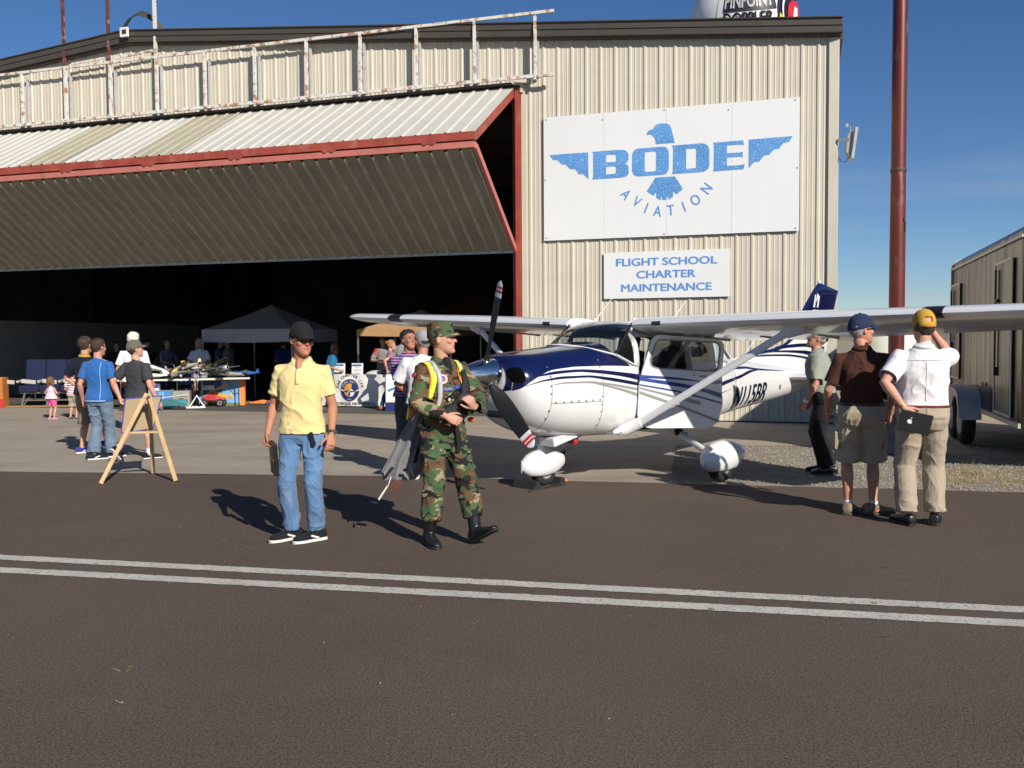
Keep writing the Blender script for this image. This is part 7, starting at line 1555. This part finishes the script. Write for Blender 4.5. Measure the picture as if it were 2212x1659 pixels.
# ---------------- airliner seat row ----------------
m_sb_ = fabric('airline_blue', (.012, .017, .055), bs=200); m_arm = mat('armrest_grey', (.42, .40, .36), .5); m_al = mat('dull_aluminium', (.35, .33, .29), .4, metal=.6)
sr = thing('airline_seats', 'row of three dark blue airliner seats with pale armrests at the left of the doorway', 'seat row', (-12.15, 24.55, 0), .10)
for i in range(3):
    x = -.52 + i * .52
    bm = B(); box(bm, (x, -.02, .47), (.47, .50, .17), None, .04); o = obj('seat_cushion', bm, m_sb_, sr, 50); bm = B(); box(bm, (x, .30, .86), (.49, .14, .74), Matrix.Rotation(-.22, 3, 'X'), .05); obj('backrest', bm, m_sb_, sr, 50)
for i in range(4):
    x = -.79 + i * .525; bm = B(); box(bm, (x, -.02, .67), (.055, .44, .06), Matrix.Rotation(.06, 3, 'X'), .015); box(bm, (x - .22 if i < 9 else x, -.30, .66), (.36, .03, .10), Matrix.Rotation(.10, 3, 'Y'), .01); obj('armrest', bm, m_arm, sr, 50)
for x in (-.62, .0, .15, .62):
    bm = B(); beam(bm, (x, -.22, .36), (x - .06, -.30, .03), .03, .03); beam(bm, (x + .05, .2, .36), (x - .02, -.28, .03), .025, .025); obj('leg', bm, m_al, sr)
bm = B(); tube(bm, [(-.75, -.18, .36), (.75, -.18, .36)], .02, 8); tube(bm, [(-.75, .18, .36), (.75, .18, .36)], .02, 8); tube(bm, [(-.6, -.28, .17), (.62, -.28, .17)], .012, 6); obj('seat_rail', bm, m_al, sr)
bm = B(); box(bm, (0.05, -.36, .02), (2.1, .30, .03)); obj('pallet_board', bm, mat('worn_ply', (.30, .19, .08), .8), sr)
wb = table('workbench', 'dark workbench with two desk lamps behind the airliner seats', (-14.3, 27.2, 0), (-10.6, 27.8, 0), .8, z=.9, top=m_gmet)
for lb, x, y in (('left black desk lamp on the workbench', -12.95, 27.6), ('right black desk lamp with a pale shade on the workbench', -11.4, 27.85)):
    t = thing('desk_lamp', lb, 'desk lamp', (x, y, .9), 0); bm = B(); lathe(bm, [(.10, 0), (.10, .02), (.02, .03)], (0, 0, 0), None, 16); obj('base', bm, m_mod[7], t); bm = B(); tube(bm, [(0, 0, .02), (-.12, 0, .38), (.32, 0, .62)], .014, 8); obj('arm', bm, m_mod[7], t); bm = B(); lathe(bm, [(.03, .1), (.05, .06), (.11, -.04)], (.38, 0, .58), Matrix.Rotation(-.5, 3, 'Y'), 16); obj('lamp_shade', bm, m_gmet, t)
# ---------------- canopies ----------------
def canopy(label, c, rz, w, d, z, hgt, m_, mv, group=None, zc=2.75):
    t = thing('canopy_tent', label, 'canopy', c, rz, group); bm = B(); top = bm.verts.new((0, 0, zc)); cs = [(-w, -d), (w, -d), (w, d), (-w, d)]; g = []
    n = 8; ring = []
    for i in range(4):
        a, b = cs[i], cs[(i + 1) % 4]
        for k in range(n): ring.append((a[0] + (b[0] - a[0]) * k / n, a[1] + (b[1] - a[1]) * k / n))
    lv = []
    for f in (.04, .35, .7, 1.0):
        lv.append([bm.verts.new((x * f, y * f, zc - (zc - z) * (f ** .85))) for x, y in ring])
    for k in range(len(ring)): face(bm, (top, lv[0][k], lv[0][(k + 1) % len(ring)]))
    for a, b in zip(lv, lv[1:]):
        for k in range(len(ring)): face(bm, (a[k], b[k], b[(k + 1) % len(ring)], a[(k + 1) % len(ring)]))
    fixn(bm); obj('roof_cloth', bm, m_, t, 20)
    bm = B(); N = len(ring); a = [bm.verts.new((x * 1.004, y * 1.004, z + .005)) for x, y in ring]; b = [bm.verts.new((x * 1.008, y * 1.008, z - hgt - .03 * math.sin(k * math.pi / n % math.pi))) for k, (x, y) in enumerate(ring)]
    for k in range(N): face(bm, (a[k], b[k], b[(k + 1) % N], a[(k + 1) % N]))
    fixn(bm); obj('valance', bm, mv, t, 60)
    for x, y in cs: bm = B(); beam(bm, (x * .985, y * .985, 0), (x * .985, y * .985, z - .02), .035, .035); obj('leg', bm, m_al, t)
    bm = B(); 
    for i in range(4): beam(bm, (*[q * .98 for q in cs[i]], z - .05), (*[q * .98 for q in cs[(i + 1) % 4]], z - .05), .025, .03)
    obj('truss', bm, m_al, t); return t
G2 = 'pop-up canopies in the hangar doorway'
m_cgr = fabric('canopy_grey', (.25, .235, .21)); m_cgv = fabric('canopy_valance_grey', (.34, .34, .36)); m_ctan = fabric('canopy_tan', (.42, .25, .11)); m_cmar = fabric('canopy_maroon', (.10, .035, .03))
def corner_canopy(a, b, d_, **k):
    a, b = V(a), V(b); dv = (b - a).normalized(); n = V((-dv.y, dv.x, 0)); w = (b - a).length / 2; return (a + b) / 2 + n * d_, math.atan2(dv.y, dv.x), w
a, b = atY(441, 715, 25.5), atY(635, 713, 24.8); c, rz, w = corner_canopy((a.x, a.y, 0), (b.x, b.y, 0), 1.25)
canopy('pop-up canopy with a dark grey roof and lighter grey valance', c, rz, w, 1.35, 2.00, .33, m_cgr, m_cgv, G2, 2.72)
a, b = atY(771, 712, 24.0), atY(975, 722, 23.3); c, rz, w = corner_canopy((a.x, a.y, 0), (b.x, b.y, 0), 1.25)
canopy('tan pop-up canopy over the banner table', c, rz, w, 1.25, 1.96, .16, m_ctan, m_ctan, G2, 2.50)
a, b = atY(900, 700, 27.5), atY(1150, 700, 27.0); canopy('dark maroon pop-up canopy in the shade behind the tan one', ((a.x + b.x) / 2, 28.6, 0), 0, 1.6, 1.4, 2.3, .25, m_cmar, m_cmar, G2, 3.1)
# ---------------- banner table ----------------
bt = table('banner_table', 'folding table behind the white chapter banner', (-5.0, 23.75, 0), (-3.15, 23.2, 0), .75, z=.76)
m_ban = fabric('banner_vinyl', (.68, .68, .66), bump=.1, rough=.5); m_ink = mat('banner_ink', (.02, .02, .03), .6); m_bnav = mat('banner_navy', (.012, .025, .14), .5); m_bor = mat('banner_orange', (.60, .28, .05), .5)
bn = thing('banner', 'white banner reading EAA CHAPTER 179 round a navy YOUNG EAGLES roundel', 'banner', (-4.10, 23.40, 0), math.atan2(-.55, 1.85))
BW, BH = 2.02, .80
def bmap(u, v, off=0): return V((u, -.03 - .03 * math.sin(u * 3.1 + 1) * (1 - v / BH) - .012 * math.sin(u * 11 + v * 5) - off, .03 + v))
bm = B(); g = [[bm.verts.new(bmap(-BW / 2 + BW * i / 40, BH * j / 16)) for j in range(17)] for i in range(41)]
for i in range(40):
    for j in range(16): face(bm, (g[i][j], g[i + 1][j], g[i + 1][j + 1], g[i][j + 1]))
fixn(bm); o = obj('banner_sheet', bm, m_ban, bn, 180)
def disc(r0, r1, m_, off, name, c=(.03, .40)):
    bm = B(); n = 40; a = [bm.verts.new(bmap(c[0] + math.cos(q) * r1 * .93, c[1] + math.sin(q) * r1, off)) for q in [2 * math.pi * k / n for k in range(n)]]
    if r0: b = [bm.verts.new(bmap(c[0] + math.cos(q) * r0 * .93, c[1] + math.sin(q) * r0, off)) for q in [2 * math.pi * k / n for k in range(n)]]; [face(bm, (a[k], a[(k + 1) % n], b[(k + 1) % n], b[k])) for k in range(n)]
    else:
        cc = bm.verts.new(bmap(*c, off)); [face(bm, (a[k], a[(k + 1) % n], cc)) for k in range(n)]
    fixn(bm); obj(name, bm, m_, bn)
disc(0, .285, m_bor, .006, 'roundel'); disc(0, .275, m_bnav, .009, 'roundel'); disc(0, .165, m_bor, .012, 'roundel_centre'); disc(0, .09, m_ban, .0125, 'roundel_centre', (.07, .33))
def bpoly(P, m_, off, nm): bm = B(); face(bm, [bm.verts.new(bmap(u, v, off)) for u, v in P]); obj(nm, bm, m_, bn)
bpoly([(-.20, .42), (-.04, .38), (.03, .40), (.10, .38), (.26, .42), (.12, .345), (.05, .35), (.06, .26), (0, .26), (.01, .35), (-.06, .345)], m_bnav, .016, 'eagle'); bpoly([(-.25, .44), (-.20, .42), (-.10, .39), (-.14, .37), (-.24, .40)], m_ban, .016, 'eagle_wingtip'); bpoly([(.31, .44), (.26, .42), (.16, .39), (.20, .37), (.30, .40)], m_ban, .016, 'eagle_wingtip')
def arc_text(tx, r_, size, a0, a1, m_, off, c=(.03, .40), flip=False):
    bmx = B()
    for i, ch in enumerate(tx):
        if ch == ' ': continue
        a = R(a0 + (a1 - a0) * i / (len(tx) - 1)); me = text_me(ch, size, .001, size * .03); me.transform(Matrix.Rotation(a - math.pi / 2, 4, 'Z')); dx, dy = c[0] + math.cos(a) * r_ * .93, c[1] + math.sin(a) * r_
        warp(me, lambda q: bmap(q.x + dx, q.y + dy, off)); bmx.from_mesh(me)
    obj('lettering', bmx, m_, bn)
arc_text('EAA CHAPTER 179', .375, .105, 168, 15, m_ink, .006); arc_text('YOUNG EAGLES', .218, .075, 160, 20, m_ban, .013)
me = text_me('ALBUQUERQUE, NEW MEXICO', .10, .001, .003); warp(me, lambda q: bmap(q.x * .95 + .05, q.y + .055, .006)); link('lettering', me, m_ink, bn); me = text_me('EAA', .06, .001, .002); warp(me, lambda q: bmap(q.x + .03, q.y + .175, .013)); link('lettering', me, m_ban, bn)
for lb, px, rz in (('white card sign with a blue heading standing on the banner table', 772, -.2), ('white card sign half hidden behind the yellow polo, on the banner table', 733, -.1)):
    c = atY(px, 798, 23.35 + (772 - px) * .006); t = thing('card_sign', lb, 'sign', (c.x, c.y, .775), rz, 'card signs on the banner table'); bm = B(); box(bm, (0, 0, .165), (.30, .006, .33), Matrix.Rotation(-.12, 3, 'X')); obj('card', bm, m_mod[1], t)
    bm = B(); box(bm, (0, .005 - .026, .29), (.24, .004, .03), Matrix.Rotation(-.12, 3, 'X')); obj('heading', bm, m_cb, t); bm = B()
    for z, w in ((.22, .12), (.165, .20), (.14, .17), (.08, .18), (.06, .12)): box(bm, (0, -.005 - .0 + (z - .165) * .12 - .0, z), (w, .004, .006))
    obj('print', bm, m_gmet, t); bm = B(); box(bm, (0, .07, .06), (.08, .10, .10)); obj('stand', bm, m_mod[7], t)
c = atY(812, 803, 23.55); t = thing('white_case', 'round-topped white case lying on the banner table', 'case', (c.x, c.y, .77), -.3); bm = B(); ellipsoid(bm, (0, 0, .02), (.30, .16, .13), None, 20, 10); obj('shell', bm, m_plast, t, 180); bm = B(); tube(bm, [(.15, -.14, .03), (.22, -.12, .10), (.29, -.06, .03)], .012, 6); obj('handle', bm, m_mod[7], t)
c = atY(835, 806, 23.2); t = thing('tin_tray', 'open grey metal cash tray on the right end of the banner table', 'tray', (c.x, c.y, .77), -.3); bm = B(); box(bm, (0, 0, .03), (.30, .22, .06), None, .004); obj('tray', bm, m_al, t); bm = B(); box(bm, (0, 0, .062), (.26, .18, .004)); obj('tray_inside', bm, m_mod[7], t)
c = gnd(848, 888); t = thing('poster_stand', 'white poster with a blue airplane picture and blue foot leaning behind the mauve T-shirt woman', 'poster', (c.x, c.y, 0), -.1)
bm = B(); box(bm, (0, 0, .50), (.34, .03, 1.0), Matrix.Rotation(-.05, 3, 'X'), .004); obj('board', bm, m_bnav, t); bm = B(); box(bm, (0, -.02, .54), (.30, .008, .66), Matrix.Rotation(-.05, 3, 'X')); obj('poster_sheet', bm, m_mod[1], t)
bm = B(); poly_prism(bm, [(-.12, .50), (-.02, .54), (.12, .60), (.13, .57), (.02, .50), (-.08, .46)], lambda u, v, w_: V((u, -.028 + (v - .5) * .05 - w_, v)), .002); fixn(bm); obj('picture', bm, m_cb, t)
c = gnd(880, 884); 
t = thing('sandwich_tub', 'pale plastic stool frame standing in the shade below the grey canopy', 'stool', (-6.35, 27.4, 0)); bm = B(); lathe(bm, [(.18, .44), (.18, .47)], (0, 0, 0), None, 20); obj('seat', bm, m_plast, t)
for k in range(4): a = k * math.pi / 2 + .4; bm = B(); tube(bm, [(.12 * math.cos(a), .12 * math.sin(a), .44), (.2 * math.cos(a), .2 * math.sin(a), 0)], .012, 6); obj('leg', bm, m_al, t)
# ---------------- trailer ----------------
m_tr = mat('trailer_black_gloss', (.020, .015, .010), .22, var=.3, vs_=1.5, coat=0, spec=.42, bump=.25, bs=2.2, aniso=(2.2, 1, .35)); add_layer(m_tr, (.030, .025, .018), 1.6, .5, .75, .8, aniso=(1, 4, .25))
t_, n_t, p_t = nodes_of(m_tr); tcx = n_t.new('ShaderNodeTexCoord'); mpx = n_t.new('ShaderNodeMapping'); mpx.inputs['Scale'].default_value = (2.2, 1, .22); nzx = n_t.new('ShaderNodeTexNoise'); nzx.inputs['Scale'].default_value = 2.4; nzx.inputs['Detail'].default_value = 5
mrx = n_t.new('ShaderNodeMapRange'); mrx.inputs['From Min'].default_value = .38; mrx.inputs['From Max'].default_value = .62; mrx.inputs['To Min'].default_value = .03; mrx.inputs['To Max'].default_value = .17
t_.links.new(tcx.outputs['Object'], mpx.inputs[0]); t_.links.new(mpx.outputs[0], nzx.inputs['Vector']); t_.links.new(nzx.outputs['Fac'], mrx.inputs[0]); t_.links.new(mrx.outputs[0], p_t.inputs['Specular IOR Level'])
m_tal = mat('trailer_aluminium', (.55, .52, .47), .5, metal=.35, var=.1, vs_=5); m_rim = mat('white_rim', (.45, .48, .58), .4)
p0 = V((7.90, 16.7, 0)); dd_ = V((-.318, -1, 0)).normalized(); tr = thing('cargo_trailer', 'glossy black enclosed cargo trailer with twin axles at the right edge', 'trailer', p0, math.atan2(dd_.y, dd_.x))
TL, TW, Z0, Z1 = 5.75, 2.45, .52, 3.02     # local x runs along the side towards the camera, +y away to the viewer's right
def prof(y0, y1, r_=.16):
    P = [(y0, Z0), (y0, Z1 - r_)] + [(y0 + r_ - r_ * math.cos(a), Z1 - r_ + r_ * math.sin(a)) for a in (R(22), R(45), R(68), R(90))]; Q = [(y1 - (y - y0), z) for y, z in reversed(P)]; return P + Q
bm = B(); loft(bm, [[V((x, y, z)) for y, z in prof(0, TW)] for x in (0.0, TL)]); fixn(bm); obj('body', bm, m_tr, tr, 50)
bm = B()
for x in (-.012, ):
    for (ya, za), (yb, zb) in zip(prof(0, TW), prof(0, TW)[1:]): beam(bm, (x, ya, za), (x, yb, zb), .05, .05, up=V((1, 0, 0)))
for z, y in ((Z1 - .17, -.012),): box(bm, (TL / 2, y, z), (TL, .02, .035))
for z in (Z0 + .03,): box(bm, (TL / 2, -.012, z), (TL, .03, .06))
obj('edge_moulding', bm, m_tal, tr)
def tdoor(x0, x1, z0, z1, name='door'):
    d = bpy.data.objects.new(name, None); C.objects.link(d); d.parent = tr; bm = B(); box(bm, ((x0 + x1) / 2, -.012, (z0 + z1) / 2), (x1 - x0, .02, z1 - z0)); obj('panel', bm, m_tr, d)
    bm = B(); box(bm, ((x0 + x1) / 2, -.024, z0), (x1 - x0, .012, .035)); box(bm, ((x0 + x1) / 2, -.024, z1), (x1 - x0, .012, .035)); box(bm, (x0, -.024, (z0 + z1) / 2), (.035, .012, z1 - z0 - .03)); box(bm, (x1, -.024, (z0 + z1) / 2), (.035, .012, z1 - z0 - .03)); obj('door_frame', bm, m_tal, d)
    bm = B(); tube(bm, [(x0 + .14, -.045, z0 + .5), (x0 + .14, -.045, z1 - .08)], .014, 8); box(bm, (x0 + .14, -.04, z0 + .55), (.06, .03, .12)); box(bm, (x0 + .14, -.04, z1 - .5), (.16, .03, .04)); obj('lock_bar', bm, m_black, d); return d
tdoor(.06, 1.0, .95, 2.55, 'front_door'); tdoor(4.15, 5.25, .62, 2.62, 'side_door')
for k, (x, zc) in enumerate(((1.75, .37), (2.65, .37))):
    wheel_o = wheel(V((x, -.14, .345)), .345, .20, tr); bm = B(); M = Matrix.Rotation(R(90), 3, 'X'); lathe(bm, [(.205, 0), (.20, .012), (.17, .03), (.09, .02), (.05, .045), (.02, .05)], V((x, -.215, .345)), M, 24); fixn(bm); obj('hub_disc', bm, m_rim, wheel_o, 50)
bm = B(); rings = []
for a in [R(180 - 180 * i / 8) for i in range(9)]: pass
pth = [(1.30, .42), (1.36, .68), (1.52, .84), (1.75, .88), (2.65, .88), (2.90, .82), (3.06, .66), (3.12, .42)]
for x, z in pth: rings.append([V((x, -.30, z)), V((x, .0, z)), V((x, .0, z - .035 if 1.4 < x < 3.0 else z - .01)), V((x, -.27, z - .035 if 1.4 < x < 3.0 else z - .01))])
loft(bm, rings); poly_prism(bm, [(1.33, .42), (1.36, .66), (1.52, .81), (1.75, .86), (2.65, .86), (2.90, .80), (3.04, .64), (3.1, .42), (3.0, .42), (2.95, .60), (2.80, .73), (2.60, .74), (2.40, .62), (2.2, .52), (2.0, .62), (1.85, .74), (1.68, .73), (1.50, .60), (1.42, .42)], lambda u, v, w_: V((u, -.30 - w_, v)), .01); fixn(bm); obj('fender', bm, m_tal, tr, 40)
bm = B(); box(bm, (TL / 2, TW / 2, .44), (TL - .3, 1.8, .12)); beam(bm, (-1.2, TW / 2, .44), (.1, TW / 2 - .6, .44), .08, .1); beam(bm, (-1.2, TW / 2, .44), (.1, TW / 2 + .6, .44), .08, .1); box(bm, (-1.15, TW / 2, .22), (.08, .08, .45)); obj('chassis', bm, m_black, tr)
bm = B(); box(bm, (3.3, -.03, .95), (.12, .02, .06)); obj('marker_lamp', bm, MATS['safety_orange'], tr)
# ---------------- white tank and flatbed behind the pole ----------------
tk = thing('water_tank', 'tall white plastic tank standing on a trailer bed behind the red pole', 'tank', (9.55, 23.6, 0), 0)
bm = B(); lathe(bm, [(.02, .62), (.62, .62), (.66, .68), (.67, 1.2), (.66, 1.66), (.60, 1.76), (.30, 1.86), (.14, 1.88), (.02, 1.88)], seg=32); fixn(bm); obj('tank_shell', bm, mat('tank_white', (.58, .60, .54), .5, var=.08, vs_=1.5), tk, 60)
bm = B(); lathe(bm, [(.15, 1.87), (.16, 1.93), (.02, 1.95)], seg=20); obj('lid', bm, m_black, tk, 60)
fb_ = thing('flatbed_trailer', 'low grey flatbed trailer carrying the white tank', 'trailer', (9.5, 23.4, 0), .15)
bm = B(); box(bm, (0, .1, .56), (3.4, 1.8, .10), None, .01); obj('deck', bm, m_tal, fb_)
bm = B(); box(bm, (0, .1, .44), (3.2, 1.5, .12)); beam(bm, (-1.7, .1, .45), (-2.7, .1, .45), .1, .1); obj('chassis', bm, m_black, fb_)
for x in (-.1, .7):
    for y in (-.95, 1.1): wheel(V((x, y, .33)), .33, .2, fb_)
# concrete utility block between the two men
ub = thing('concrete_block', 'weathered grey concrete barrier block behind the man in dark brown', 'concrete block', gnd(1950, 985) + V((.1, .5, 0)), .1)
bm = B(); loft(bm, [[V((x, -.30, 0)), V((x, .30, 0)), V((x, .18, .25)), V((x, .12, .70)), V((x, -.12, .70)), V((x, -.18, .25))] for x in (-.55, .55)]); bmesh.ops.bevel(bm, geom=bm.edges[:], offset=.012, segments=2, affect='EDGES'); fixn(bm); obj('block', bm, mat('old_concrete', (.16, .15, .135), .9, var=.2, vs_=6, bump=.5, bs=30), ub)
